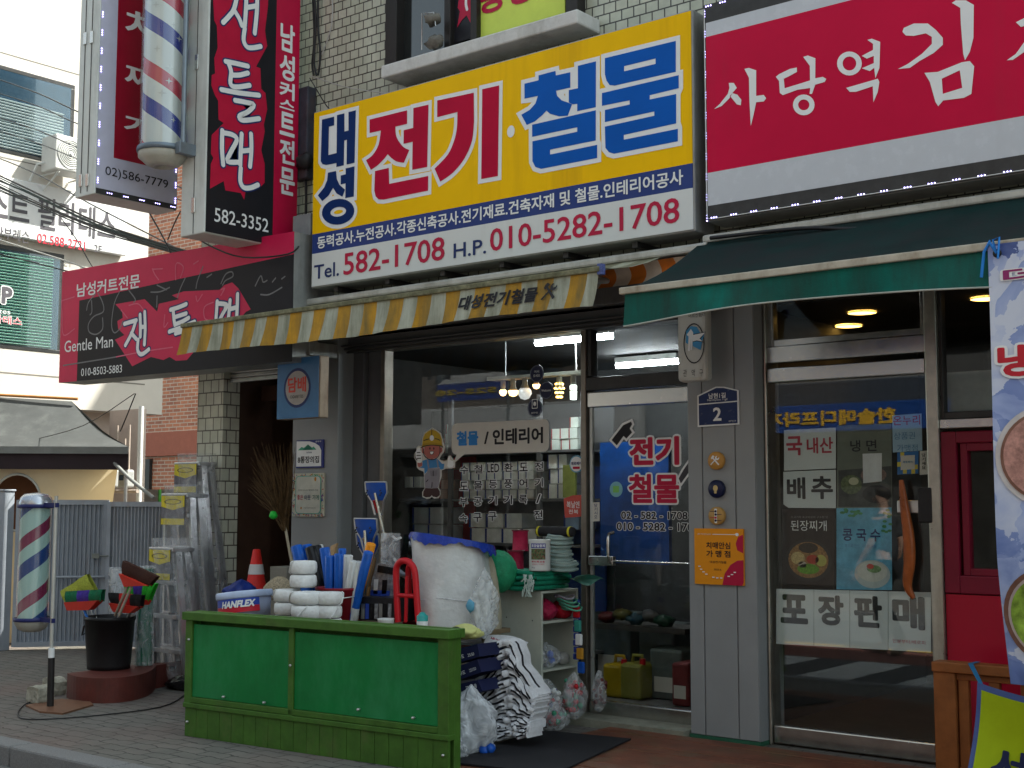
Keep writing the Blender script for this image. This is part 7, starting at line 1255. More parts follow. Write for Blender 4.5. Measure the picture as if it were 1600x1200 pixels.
# wrapped step ladders leaning on the corner pillar
thinfilm = film('thin_clear_film', (.7,.72,.74), .22)
labely = M('ladder_label_yellow', (.6,.5,.03), .45, var=.15, vs=12); labelk = M('ladder_label_grey', (.12,.12,.14), .45, var=.4, vs=25)
def ladder(tl, tr, foot, y, label, wide=.33):
    """folded step ladder seen end on: two pairs of rails, treads between, label on the top step, film round it"""
    p, q = at(*tl, y), at(*tr, y); w_ = q.x-p.x; H_ = (p.z+q.z)/2; b = Vector(((p.x+q.x)/2, y, 0)); t = thing('step_ladder', label, 'ladder', b); fx = at(*foot, y).x-b.x
    rail = M('ladder_rail', (.52,.53,.55), .3, .8, var=.1)
    for i, (dx, dy) in enumerate(((-.5,0),(.5,0),(-.42,.10),(.42,.10))):
        m = MB(); a0 = Vector((b.x+dx*w_, y+dy, H_-.03)); a1 = Vector((b.x+dx*w_*1.35+fx, y+dy*1.5-(.05 if dy == 0 else 0), .0)); d = (a0-a1); m.obox((a0+a1)/2, d/2, Vector((.013,0,0)), Vector((0,.03,0))); m.build('rail', rail, t)
    k = 1; z = .28
    while z < H_-.12:
        f = 1-z/H_; m = MB(); m.bbox(b.x-w_*(.5+.17*f)+fx*f+.01, b.x+w_*(.5+.17*f)+fx*f-.01, y-.05*f-.05, y+.04, z-.02, z+.015, .004); m.build('tread', rail, t); z += .27
    m = MB(); m.bbox(p.x-.012, q.x+.012, y-.06, y+.16, H_-.03, H_+.005, .006); m.build('top_step', rail, t)
    m = MB(); s_ = SY(y-.062); l0, l1 = H_-.26, H_-.01; x0, x1 = p.x+.005, q.x-.005; m.box(x0, x1, y-.066, y-.06, l0, l1); m.build('label_card', labelk, t); m = MB(); m.add([(x0+.003,y-.068,l1-.004),(x0+.003,y-.068,l0+.155),((x0+x1)/2,y-.068,l0+.125),(x1-.003,y-.068,l0+.155),(x1-.003,y-.068,l1-.004)], [(0,1,2,3,4)]); m.build('yellow_print', labely, t); m = MB(); m.box(x0+.003, x1-.003, y-.069, y-.067, l0+.004, l0+.055); m.build('yellow_print', labely, t)
    m = MB(); shape(m, s_, [ell(((x0+x1)/2, l1-.055), (x1-x0)*.36, .022, 20)], [ell(((x0+x1)/2, l1-.055), (x1-x0)*.32, .017, 20)], .0075); m.build('label_ring', blackv, t)
    m = MB(); m.grid(lambda a, c: Vector((b.x+fx*(1-c)*.9+(w_*.62+.10*w_*(1-c)+.012*math.sin(11*a+17*c))*math.cos(6.2832*a), y+.05+(.15+.015*math.sin(9*a*6.28+13*c))*math.sin(6.2832*a), .05+(H_+.03)*c)), 30, 24); m.build('film_wrap', thinfilm, t)
    for z in (.12, H_*.5): m = MB(); m.bbox(b.x+w_*.45, b.x+w_*.6, y-.07, y-.03, z, z+.035, .006); m.build('corner_foot', black, t)
ladder((282,724),(318,722),(322,1050), -.13, 'tallest wrapped step ladder with a faded yellow label against the tiled pillar'); ladder((262,773),(300,771),(292,1055), -.33, 'middle wrapped step ladder in milky film with a yellow label'); ladder((243,857),(278,855),(276,1062), -.55, 'shortest wrapped step ladder in front with a bright yellow label')
m = MB(); q = at(243,1013,-.55); m.lathe(q, [(.022,0),(.03,.0),(.03,.006),(.022,.006)], 20, axis=(0,-1,0)); m.build('red_ring', M('dusty_red', (.35,.03,.05), .5), None, 'small red plastic ring at the foot of the front ladder', 'ring')
q = atZ(270,1075,0); bag_blob('tarp_bundle', (q.x+.15,q.y,.05), (.2,.1,.06), gloss, 'crumpled black plastic lying at the feet of the ladders', 'bag', .2, 51)
# ---------------------------------------------------------------- corrugated gate
gatem = M('blue_grey_gate_paint', (.33,.365,.41), .5, 0, var=.12, vs=4, dirt=((.2,.13,.09), .22, 6, 3))
def gate_leaf(a, b, ztop, label, flip=False):
    a, b = Vector(a), Vector(b); L = (b-a).length; U = (b-a)/L; N = Vector((U.y,-U.x,0)); t = thing('gate_leaf', label, 'gate', (a+b)/2); n = int(L/.042)
    m = MB(); m.grid(lambda p, q: a+U*(L*p)+N*(.012*max(-.6,min(.6,math.sin(p*n*6.2832)*1.4))/.6)+Vector((0,0,.05+q*(ztop-.09))), n*8, 1, 0, False); m.build('corrugated_sheet', gatem, t)
    for z, h in ((ztop-.05,.05), (.03,.05)): m = MB(); m.obox((a+b)/2+Vector((0,0,z+h/2)), U*(L/2), N*.025, Vector((0,0,h/2))); m.build('rail', gatem, t)
    for c in (a, b): m = MB(); m.obox(c+Vector((0,0,(ztop+.03)/2)), U*.024, N*.027, Vector((0,0,(ztop-.035)/2))); m.build('stile', gatem, t)
    m = MB(); m.cyl(a+U*(L*.45)+N*.05+Vector((0,0,.72)), b-U*(.0)+N*.05+Vector((0,0,.72)), .013, n=10); m.build('slide_bolt', gatem, t)
    return t, U, N
G0, G1, G2 = atZ(22,1016,0), atZ(165,1013,0), atZ(250,1016,0)+Vector((.25,-.02,0)); gtop = at(90,781,(G0.y+G1.y)/2).z
t, U_, N_ = gate_leaf(G0, G1-Vector((.02,0.02,0)), gtop, 'left leaf of the blue grey corrugated metal gate behind the lower barber pole')
m = MB(); c = G1-U_*.12+N_*.04+Vector((0,0,.93)); m.obox(c, U_*.035, N_*.015, Vector((0,0,.025))); m.cyl(c+U_*.02, c+U_*.16, .008, n=8); m.build('latch', M('worn_latch', (.25,.27,.25), .5, .4), t)
gate_leaf(G1+Vector((.02,.0,0)), G2, at(215,784,(G1.y+G2.y)/2).z, 'right leaf of the blue grey corrugated metal gate behind the black bin')
gp = thing('gate_post', 'square grey steel post at the left end of the corrugated gate', 'post', G0-Vector((.1,.08,0))); pz = at(14,768,G0.y).z; m = MB(); c = G0-Vector((.1,.08,0)); m.bbox(c.x-.055, c.x+.055, c.y-.055, c.y+.055, 0, pz, .006); m.build('post_shaft', gatem, gp); m = MB(); m.bbox(c.x-.065, c.x+.065, c.y-.065, c.y+.065, pz, pz+.02, .006); m.build('post_cap', gatem, gp)
c2 = c-U_*1.2; m = MB(); mid = (c+c2)/2; m.obox(mid+Vector((0,0,.72)), U_*.56, N_*.012, Vector((0,0,.70))); m.build('side_sheet', gatem, None, 'plain grey metal sheet fence left of the gate post', 'fence')
# ================================================================ RIGHT SIDE: RAILING AND BANNERS
rail_ = M('stained_railing', (.27,.095,.028), .45, var=.2, vs=8, bump=.12, bs=40)
yr2 = -.33; rl = thing('wooden_railing', 'orange brown stained wooden railing at the right of the restaurant door', 'railing', (at(1475,1150,yr2).x+.5, yr2, .02)); s = SY(yr2)
x0, x1 = s.uv(1459,1100)[0], s.uv(1493,1100)[0]; zt = s.uv(1459,1033)[1]; zt2 = s.uv(1459,1049)[1]
m = MB(); m.bbox(x0-.004, x0+2.2, yr2-.012, yr2+.1, zt2, zt, .006); m.build('top_rail', rail_, rl)
m = MB(); m.bbox(x0, x1, yr2, yr2+.09, .022, zt2, .005); m.build('post', rail_, rl); zb3 = s.uv(1495,1063)[1]
m = MB(); m.bbox(x1, x0+2.2, yr2+.02, yr2+.07, zb3, zt2-.004, .004); m.build('under_rail', rail_, rl)
xa, xb = s.uv(1495,1100)[0], s.uv(1511,1100)[0]
for k in range(9): m = MB(); m.bbox(xa+k*.16, xb+k*.16, yr2+.025, yr2+.065, .06, zb3, .004); m.build('baluster', rail_, rl)
m = MB(); m.bbox(x1, x0+2.2, yr2+.02, yr2+.07, .03, .09, .004); m.build('bottom_rail', rail_, rl)
# icy blue banner
ybn = -1.13; s = SY(ybn); bx0, btop = s.uv(1543,383); bw3 = .95; bzb = s.uv(1575,1070)[1]
icem = bpy.data.materials.new('ice_print'); icem.use_nodes = True; nn = icem.node_tree.nodes; ll = icem.node_tree.links; pp_ = nn['Principled BSDF']; pp_.inputs['Roughness'].default_value = .4
tcx = nn.new('ShaderNodeTexCoord'); vo = nn.new('ShaderNodeTexVoronoi'); vo.inputs['Scale'].default_value = 7; nz = nn.new('ShaderNodeTexNoise'); nz.inputs['Scale'].default_value = 4; nz.inputs['Detail'].default_value = 5; nz.inputs['Distortion'].default_value = 1.2
va = nn.new('ShaderNodeVectorMath'); va.operation = 'MULTIPLY_ADD'; va.inputs[1].default_value = (.35,.35,.35); ll.new(tcx.outputs['Object'], nz.inputs['Vector']); ll.new(nz.outputs['Color'], va.inputs[0]); ll.new(tcx.outputs['Object'], va.inputs[2]); ll.new(va.outputs[0], vo.inputs['Vector'])
sp_ = nn.new('ShaderNodeSeparateColor'); ll.new(vo.outputs['Color'], sp_.inputs[0]); av = nn.new('ShaderNodeMath'); av.operation = 'MULTIPLY_ADD'; av.inputs[1].default_value = .55; ll.new(sp_.outputs[0], av.inputs[0]); mh = nn.new('ShaderNodeMath'); mh.operation = 'MULTIPLY'; mh.inputs[1].default_value = .55; ll.new(nz.outputs['Fac'], mh.inputs[0]); ll.new(mh.outputs[0], av.inputs[2])
crp = nn.new('ShaderNodeValToRGB'); e = crp.color_ramp.elements; e[0].position = .2; e[0].color = (.03,.06,.22,1); e[1].position = .75; e[1].color = (.6,.66,.78,1); x = e.new(.34); x.color = (.14,.22,.5,1); x = e.new(.55); x.color = (.33,.42,.68,1); ll.new(av.outputs[0], crp.inputs[0]); ll.new(crp.outputs[0], pp_.inputs['Base Color'])
bn2 = thing('ice_banner', 'tall pale blue ice patterned banner with red lettering hung from the green awning', 'banner', (bx0+bw3/2, ybn, bzb))
def bf(u, v, d=0):
    x = bx0+u; z = v; t_ = (btop-z)/(btop-bzb); return Vector((x+.14*max(0,t_-.72)**1.3*(1-u/bw3), ybn-d+.025*math.sin(u*7+z*3)*t_+.05*max(0,t_-.7), z))
m = MB(); m.grid(lambda a, b: bf(a*bw3, bzb+b*(btop-bzb)), 16, 40); m.build('banner_cloth', icem, bn2)
ub = lambda px, py: (s.uv(px,py)[0]-bx0, s.uv(px,py)[1])
for ch, BL, BR, TL, o_ in (('더', (1568,443), (1618,441), (1568,421), .035), ('냉', (1560,590), (1618,588), (1560,540), .04)):
    p, q, t2 = ub(*BL), ub(*BR), ub(*TL); letters(bf, ch, p[0], q[0], p[1], t2[1], M('plum_ink', (.28,.03,.14), .5) if ch == '더' else M('brick_red_ink', (.5,.02,.035), .5), bn2, off=o_, d=.008, rim=.07, rimmat=vivid)
def bowl(c, r, mats, nm):
    u, v = ub(*c)
    for k, (f_, mt) in enumerate(zip((1,.9,.84), mats)): m = MB(); vs, fs = loops2d([ell((u,v), r*f_, r*f_*.98, 40)]); m.add([bf(x, y, .006+.003*k) for x, y in vs], fs); m.build(nm, mt, bn2)
brz = M('bronze_bowl', (.2,.1,.07), .3, var=.25); bowl((1640,712), .235, (M('bowl_rim', (.55,.52,.5), .3), brz, M('soup_rose', (.42,.22,.18), .35, var=.45, vs=25)), 'bowl_picture')
bowl((1645,965), .225, (brz, M('bowl_inner_pale', (.5,.42,.4), .3), M('soup_green', (.25,.4,.05), .4, var=.6, vs=14)), 'bowl_picture')
m = MB(); m.lathe(bf(.045, btop-.045, .004), [(.006,0),(.02,.0),(.02,.004),(.006,.004)], 16, axis=(0,-1,0)); m.build('grommet', M('black_grommet', (.02,.02,.02), .4, .5), bn2)
g0 = bf(.045, btop-.045, .01); m = MB(); m.tube([g0, g0+Vector((-.03,.0,.05)), Vector((g0.x-.03,yg-.03,gz+.02)), Vector((g0.x-.06,yg-.035,gz-.03)), Vector((g0.x-.075,yg-.04,gz-.15))], .007, 6); m.tube([g0+Vector((0,-.01,.0)), g0+Vector((-.01,-.02,.06)), g0+Vector((.02,-.02,.07)), g0+Vector((.01,-.02,-.03))], .005, 6); m.build('blue_cord', M('blue_twine', (.02,.2,.6), .6), bn2)
# lime banner on the railing
yl2 = -.62; s = SY(yl2); lb2 = thing('lime_banner', 'lime green banner with a blue border tied to the wooden railing', 'banner', s.pt(*s.uv(1570,1200)))
lm = M('lime_cloth', (.46,.64,.01), .55, var=.06, bump=.2, bs=12); bd_ = M('border_blue_cloth', (.10,.17,.45), .55); l0 = s.uv(1527,1066); l1 = s.uv(1523,1240)
def lf_(u, v, d=0): a = max(0, -v)/.9; return s.pt(l0[0]+u-.10*min(1,a)-.05*a*a*(1-u)-.0*v, l0[1]+v-.10*u-.03*math.sin(min(1,u)*3.14), d+.02*math.sin(u*9)+.02*math.sin(v*8+u*4))
m = MB(); m.grid(lambda a, b: lf_(1.1*a, -.85*b), 20, 16); m.build('banner_cloth', bd_, lb2); m = MB(); m.grid(lambda a, b: lf_(.025+1.05*a, -.03-.8*b, .006), 20, 16); m.build('lime_field', lm, lb2)
letters(lf_, '서초', .11, .46, -.43, -.27, M('ink_navy_cloth', (.02,.03,.10), .5), lb2, off=.04, d=.014)
tape = M('cyan_strap', (.02,.2,.42), .5); rz_ = zt; m = MB(); q = at(1518,1033,yr2); c0 = lf_(.02,-.02,.0)
m.grid(lambda a, b: Vector((q.x-.014+.028*a, yr2+.1-.115*min(1,b*3)-.0, rz_+.004)) if b < .34 else Vector((q.x-.014+.028*a, yr2-.016, rz_+.004)).lerp(c0+Vector((.02*a,0,0)), (b-.34)/.66), 2, 12); m.build('tie_strap', tape, lb2)
# ================================================================ BACKGROUND ACROSS THE ALLEY
XB = -9.2; s = SX(XB); Y1 = atX(253,650,XB).y; Yu = atX(232,380,XB).y; zbot = atX(128,640,XB).z
cream_w = M('cream_render', (.6,.57,.52), .75, var=.05, vs=2, dirt=((.42,.38,.33), .18, 2.5, 6))
pb_ = thing('pilates_building', 'sunlit cream building with blinds in dark windows across the alley', 'building', (XB-3, 0, 0))
m = MB(); m.box(XB-6, XB, -2.4, Yu, zbot, 12); m.build('upper_wall', cream_w, pb_); m = MB(); m.box(XB-6, XB-.003, Yu, Y1, zbot, s.uv(240,555)[1]); m.build('corner_block', cream_w, pb_)
gw_ = M('pinkish_ground_wall', (.5,.42,.38), .8, var=.1, vs=4); m = MB(); m.box(XB-6, XB-.9, -2.4, 1.2, 0, zbot); m.build('ground_wall', gw_, pb_); m = MB(); m.box(XB-6, XB-1.6, 1.2, 2.1, 0, zbot); m.build('ground_wall', gw_, pb_)
m = MB(); m.box(XB-.35, XB-.3, 1.6, 2.5, 0, zbot); m.box(XB-1, XB-.3, 2.4, 2.46, 0, zbot); m.build('side_wall', gw_, pb_)
# grooves
for a, b in (((0,579),(93,592)),((0,480),(60,482))):
    z = (s.uv(*a)[1]+s.uv(*b)[1])/2; m = MB(); m.box(XB-.01, XB+.002, -2.3, Yu, z-.008, z+.008); m.build('wall_groove', M('groove_grey', (.2,.19,.17), .8), pb_) if a[1] != 480 else None
blg = M('blind_slats', (.6,.7,.74), .5, var=.06); blg2 = M('green_blind_slats', (.28,.6,.5), .5, var=.06); bgl = M('dark_blue_pane', (.02,.05,.09), .08, spec=.7)
def bwin(pts, label, slat, mull, blind):     # pixel quad on the wall: tl, tr, br, bl
    q = [s.uv(*p) for p in pts]; y0 = min(q[0][0], q[3][0])-.9; y1 = (q[1][0]+q[2][0])/2; z1 = q[1][1]; z0 = q[2][1]; f = MB()
    f.bbox(XB-.2, XB+.006, y0, y1, z1-.05, z1, .004); f.bbox(XB-.2, XB+.006, y0, y1, z0, z0+.04, .004); f.bbox(XB-.2, XB+.006, y1-.05, y1, z0+.04, z1-.05, .004)
    my = s.uv(*mull)[0]; f.bbox(XB-.19, XB-.02, my-.03, my+.03, z0+.04, z1-.05, .004); w = f.build('window', darkmetal, pb_)
    m = MB(); m.box(XB+.001, XB+.003, y0, y1-.05, z0+.04, z1-.05); m.build('window_recess', bgl, w)
    m = MB(); n = 0; z = z0+.06; zt = z0+(z1-z0)*blind
    while z < zt: m.obox((XB+.012, (y0+y1)/2-.04, z), (.008,0,.006), (0,(y1-y0)/2-.1,0), (-.0008,0,.0012)); z += .034
    m.build('blind', slat, w)
    m = MB(); m.box(XB+.02, XB+.026, y0, y1-.05, z0+.04, z1-.05); m.build('window_pane', panegl, w)
bwin([(0,103),(118,134),(112,262),(0,262)], '', blg, (57,180), .62); bwin([(0,388),(100,398),(95,553),(0,548)], '', blg2, (49,470), .95)
gv = M('groove_grey', (.2,.19,.17), .8)
for z in (5.35, 6.55, 7.75): m = MB(); m.box(XB-.01, XB+.002, -2.3, Yu, z-.006, z+.006); m.build('wall_groove', gv, pb_)
for y in (-1.1, .35, 1.75): m = MB(); m.box(XB-.01, XB+.002, y-.005, y+.005, 5.36, 10); m.build('wall_groove', gv, pb_)
# pilates sign board
q = [s.uv(*p) for p in ((-25,268),(192,322),(192,404),(-25,362))]; sb_ = thing('wall_sign', 'long white wall sign with grey Korean lettering and a red phone number', 'sign', s.pt(q[3][0], q[3][1]))
zt_, zb_2 = (q[0][1]+q[1][1])/2, (q[2][1]+q[3][1])/2; m = MB(); m.bbox(XB+.004, XB+.1, max(-2.3,q[0][0]-2), q[1][0], zb_2, zt_, .01); m.build('sign_board', M('bright_sign_white', (.72,.73,.74), .4, var=.02), sb_)
S2 = SX(XB+.102); gl_ = M('grey_sign_letter', (.10,.095,.11), .5); letters_px(S2, '스트 필라테스', (-20,343), (180,367), (-20,290), gl_, sb_, off=.015, d=.002)
letters_px(S2, '산부레슨', (-8,372), (46,374), (-8,352), gl_, sb_, off=.0, d=.002); letters_px(S2, '02.588-2721', (58,379), (133,391), (58,364), M('coral_red_letter', (.6,.03,.06), .5), sb_, off=0, d=.002); letters_px(S2, '2F', (147,393), (159,394), (147,382), gl_, sb_, off=0, d=.002)
# lettering on the lower window
S3 = SX(XB+.03); wl = thing('window_lettering', 'white outlined letter P and Korean word on the green blinded window', 'lettering', S3.pt(*S3.uv(10,500))); letters_px(S3, 'P', (2,474), (19,475), (2,447), MATS['grey_sign_letter'], wl, off=.05, d=.002, rim=.05, rimmat=vivid); letters_px(S3, '필라테스', (-28,502), (34,503), (-28,489), M('coral_red_letter', (.6,.03,.06), .5), wl, off=.0, d=.002, rim=.04, rimmat=vivid); letters_px(S3, 'Pilates', (-22,487), (16,488), (-22,479), vivid, wl, off=0, d=.002)
# air conditioner
a0, a1 = s.uv(55,250)[0], s.uv(117,260)[0]; az0, az1 = s.uv(60,273)[1], s.uv(57,218)[1]; ac = thing('air_conditioner', 'white air conditioner unit with a round fan grille on a wall bracket', 'air conditioner', s.pt((a0+a1)/2, az0, .3)); xf = XB+.42
sh_ = .0; m = MB(); m.bbox(XB+.12, xf, a0, a1, az0, az1, .015); m.build('case', M('ac_white', (.62,.63,.61), .45, var=.05, dirt=((.35,.34,.3), .2, 6, 4)), ac)
c = Vector((xf, a0+(a1-a0)*.38, (az0+az1)/2)); rr = (az1-az0)*.43; m = MB(); m.lathe(c, [(rr,0),(rr,.006),(rr*.96,.006),(rr*.96,0)], 36, axis=(1,0,0)); m.build('fan_ring', alu, ac); m = MB(); m.lathe(c, [(rr*.95,.001),(0,.001)], 30, axis=(1,0,0)); m.build('fan_shadow', M('fan_grey', (.22,.23,.22), .6), ac); m = MB()
for k in range(1, 8): m.lathe(c, [(rr*k/8,.004),(rr*k/8+.006,.008),(rr*k/8+.012,.004)], 30, axis=(1,0,0))
m.build('fan_grille', white, ac); m = MB(); m.lathe(c, [(rr*.13,.003),(rr*.1,.014),(0,.015)], 18, axis=(1,0,0)); m.build('fan_hub', vivid, ac); m = MB(); m.box(xf, xf+.003, a1-.2, a1-.06, c.z-.02, c.z+.02); m.build('maker_plate', pailb, ac)
for y in (a0+.06, a1-.08): m = MB(); m.tube([(XB+.01,y,az0-.02),(xf-.02,y,az0-.02),(XB+.01,y,az0-.25)], .014, 6); m.build('wall_bracket', white, ac)
m = MB(); m.tube([(XB+.2,a0,az0+.1),(XB+.15,a0-.06,az0+.08),(XB+.02,a0-.07,az0-.1)], .015, 8); m.build('refrigerant_pipe', white, ac)
# brick house beyond
brk = brickmat('mixed_red_brick', (.6,.235,.125), (.36,.14,.09), (.6,.52,.42), .23, .072, .009, .8, .4, 'wall', .5, bias=-.1); YB = 8.5
bh = thing('brick_house', 'red brick house with a salmon band seen through the alley', 'building', (-11, YB+2, 0)); bx = lambda px, py: at(px, py, YB)
zA, zB = bx(265,625).z, bx(265,712).z
m = MB(); m.box(-30, -3, YB, YB+6, bx(265,675).z, 14); m.build('upper_wall', brk, bh); m = MB(); m.box(-30, -3, YB-.06, YB+6, bx(265,712).z, bx(265,675).z); m.build('salmon_band', M('salmon_render', (.42,.15,.10), .8, var=.08), bh); m = MB(); m.box(-30, -3, YB, YB+6, 0, bx(265,712).z); m.build('lower_wall', brk, bh)
q = bx(232,745); m = MB(); m.box(q.x-.1, q.x+.12, YB-.07, YB, q.z-.35, q.z+.35); m.build('dark_vent', darkmetal, bh)
for px, py in ((239,365),): pass
fw = MB(); p0_, p1_ = at(225,765,3.6), at(300,785,3.6); fw.box(p0_.x-.5, p1_.x+1.2, 3.6, 3.7, 0, p0_.z); fw.build('garden_wall', M('grey_plaster_wall', (.32,.31,.29), .8, var=.1), None, 'low grey plaster wall between the gate and the brick house', 'wall')
m = MB(); q = at(250,772,3.5); m.box(q.x-.015, q.x+.015, 3.48, 3.51, q.z-.3, q.z+.06); m.build('green_stake', M('green_stake', (.08,.35,.06), .5), None, 'thin green stake standing by the grey wall', 'stake')
# gas meters and pipes
gmz = at(178,748,1.5); pipe = M('pale_pipe', (.5,.42,.36), .5, .2)
for k, px in enumerate((178, 197)):
    p = at(px, 748, 1.5); t = thing('gas_meter', ('left','right')[k]+' of two grey gas meters on the sunlit wall beyond the gate', 'gas meter', p); m = MB(); m.bbox(p.x-.075, p.x+.075, 1.44, 1.56, p.z-.1, p.z+.1, .02); m.build('meter_case', M('meter_grey', (.42,.43,.42), .45), t); m = MB(); m.box(p.x-.04, p.x+.04, 1.435, 1.44, p.z-.02, p.z+.04); m.build('meter_window', bgl, t)
    m = MB(); m.tube([(p.x-.04,1.5,p.z+.09),(p.x-.04,1.5,p.z+.45)], .013, 8); m.tube([(p.x+.04,1.5,p.z+.09),(p.x+.04,1.5,p.z+.6)], .013, 8); m.build('riser_pipe', pipe, t)
p = at(190,768,1.5); m = MB(); m.tube([(p.x-.3,1.5,p.z),(p.x+.3,1.5,p.z)], .02, 8); m.build('gas_pipe', pipe, None, 'horizontal pale gas pipe under the two meters', 'pipe')
pz0, pz1 = at(219,700,1.7), at(216,790,1.7); m = MB(); m.tube([(pz0.x,1.7,.0),(pz0.x,1.7,zbot)], .03, 10); m.build('drain_pipe', white, None, 'white drain pipe at the corner of the cream building', 'pipe')
m = MB(); m.box(XB-.28, XB-.1, 1.7, 2.3, 0, zbot) if False else m.box(at(170,700,1.9).x, at(216,700,1.9).x, 1.9, 2.0, 0, zbot); m.build('meter_wall', gw_, pb_)
m = MB(); a_ = [at(173,717,.9), at(200,745,.9), at(240,778,.9)]; m.tube(smooth_line([tuple(v) for v in a_]), .02, 8); m.build('drain_hose', M('grey_hose', (.25,.26,.25), .5), None, 'grey hose sloping down from the tent to the gate', 'hose')
# canopy tent
YT = .95; tn = thing('canopy_tent', 'grey peaked canopy tent with cream side walls behind the gate', 'tent', (at(60,800,YT).x-.5, 1.2, 0))
fc = M('grey_canopy_fabric', (.075,.08,.08), .6, var=.15, vs=3, bump=.1, bs=14, dirt=((.17,.18,.17), .35, 2, 1)); Tc = [at(201,698,YT), at(-60,697,-.05)]; pk = at(-10,595,YT+1.3)
Tb = [Tc[0]+Vector((-.75,.45,0)), Tc[1]+Vector((-.2,.6,0))]; tops = [at(112,627,YT+.12), at(-60,617,.22)]
m = MB(); m.grid(lambda a, b: Tc[0].lerp(Tc[1],a).lerp(tops[0].lerp(tops[1],a), b)-Vector((0,0,.07*math.sin(math.pi*b))), 24, 8); m.grid(lambda a, b: Tc[0].lerp(Tb[0],a).lerp(tops[0],b)-Vector((0,0,.05*math.sin(math.pi*b))), 10, 8); m.quad(tops[0], tops[1], Tb[1], Tb[0]); m.build('canopy', fc, tn)
m = MB(); m.grid(lambda a, b: Tc[0].lerp(Tc[1],a)+Vector((0,-.004-.01*b*math.sin(30*a),-.075*b)), 30, 2); m.build('canopy_skirt', M('pale_canopy_edge', (.2,.21,.2), .6, var=.1), tn); m = MB(); m.grid(lambda a, b: Tc[0].lerp(Tc[1],a)+Vector((-.03,.02,-.07-.17*b)), 30, 2); m.build('dark_band', M('dark_tent_band', (.03,.02,.024), .7), tn)
o_s = M('orange_trim', (.45,.2,.06), .6); m = MB(); m.tube([tops[0]+Vector((.12,0,.02)), tops[1]+Vector((0,0,.02))], .018, 6); m.build('ridge_pole', o_s, tn)
ct_ = M('cream_tarpaulin', (.74,.66,.48), .55, var=.1, vs=3, bump=.5, bs=7); _n = ct_.node_tree.nodes; _l = ct_.node_tree.links; _tr = _n.new('ShaderNodeBsdfTranslucent'); _tr.inputs[0].default_value = (.8,.7,.5,1); _ms = _n.new('ShaderNodeMixShader'); _ms.inputs[0].default_value = .55
_l.new(_n['Principled BSDF'].outputs[0], _ms.inputs[1]); _l.new(_tr.outputs[0], _ms.inputs[2]); _l.new(_ms.outputs[0], _n['Material Output'].inputs[0]); Ut = Vector((Tc[0].x-Tc[1].x, Tc[0].y-Tc[1].y, 0)).normalized(); ss = Surf((Tc[0].x-.06, Tc[0].y+.1, 0), Ut, (0,0,1)); Wl, Wr = ss.uv(-60,800)[0], ss.uv(165,800)[0]; zt3 = Tc[0].z-.2
hc_ = ss.uv(26,785); hole = ell(hc_, .27, .30, 28); vs, fs = loops2d([[(Wl,0),(Wr-.1,0),(Wr+.12,zt3),(Wl,zt3)]], [hole]); m = MB(); m.add([ss.pt(x,y) for x, y in vs], fs); m.add([ss.pt(Wr-.1,0), ss.pt(Wr+.12,zt3), ss.pt(Wr-.7,zt3,-.5), ss.pt(Wr-.9,0,-.5)], [(0,1,2,3)]); m.build('side_wall', ct_, tn)
m = MB(); m.tube([ss.pt(x,y,.004) for x, y in hole+hole[:1]], .014, 6); m.build('window_hem', M('pale_hem2', (.45,.46,.42), .6), tn); m = MB(); m.obox(ss.pt(hc_[0]-.1, hc_[1], -.3), ss.U*.3, ss.V*.34, ss.N*.01); m.build('inner_panel', M('brown_inner', (.12,.05,.025), .7), tn)
m = MB(); m.tube([(Tc[0].x-.12,YT+.06,0),(Tc[0].x-.12,YT+.06,Tc[0].z)], .02, 8); m.build('tent_leg', alu, tn)
# overhead cables
def cable(name, pts, y, r, label, mat=None):
    m = MB(); m.tube(smooth_line([tuple(at(a, b, yy)) for (a, b), yy in zip(pts, y)]), r, 6); m.build(name, mat or black, None, label, 'cable')
cv = [[(-20,118),(60,146),(125,176),(300,250)], [(-20,140),(60,166),(125,195),(300,262)], [(-20,178),(60,204),(125,232),(300,300)], [(-20,198),(60,224),(125,250),(300,320)], [(-20,240),(60,273),(140,318),(300,400)]]
for k, c in enumerate(cv): cable('overhead_cable', c, (.3,.3,.3,.3), (.008,.007,.007,.006,.007)[k], ('topmost','second from the top','third from the top','fourth from the top','lowest single')[k]+' of the black cables crossing the cream building', M('grey_sheath', (.07,.075,.08), .5))
dkg = M('dark_green_sheath', (.012,.03,.03), .45); rn = random.Random(5)
for k in range(9):
    o_ = k*3.6-12; cable('bundle_cable', [(-20,276+o_*.9),(60,312+o_*.8+rn.uniform(-3,3)),(150,352+o_*.6+rn.uniform(-3,3)),(230,378+o_*.35),(300,398+o_*.3)], (.28,.28,.28,.28,.28), .006 if k % 3 else .010, 'dark cable in the sagging bundle across the white wall sign, %s' % ('topmost','second','third','fourth','fifth','sixth','seventh','eighth','lowest')[k], dkg if k % 2 else black)
cable('thin_cable', [(-10,372),(60,394),(110,410),(150,424),(230,436)], (.25,)*5, .008, 'pale thin cable running to the end of the long barber sign', M('pale_sheath', (.4,.4,.38), .5)); cable('thin_cable', [(-10,395),(60,412),(110,425),(145,432)], (.25,)*4, .008, 'black thin cable just below the pale one')
cable('thin_cable', [(95,340),(120,375),(140,410),(147,420)], (.2,)*4, .005, 'thin wire hanging down past the phone number'); cable('thin_cable', [(40,690),(130,665),(210,615)], (.6,.3,.1), .004, 'thin wire from the tent up to the long barber sign'); cable('thin_cable', [(188,674),(200,645),(212,615)], (.1,)*3, .006, 'frayed wire hanging below the long barber sign')
cable('thin_cable', [(232,330),(250,362),(262,385),(266,395)], (-.2,)*4, .007, 'short looped wire between the two blade signs'); cable('thin_cable', [(262,375),(272,350),(282,330)], (-.2,)*3, .006, 'kinked wire under the upper barber pole')
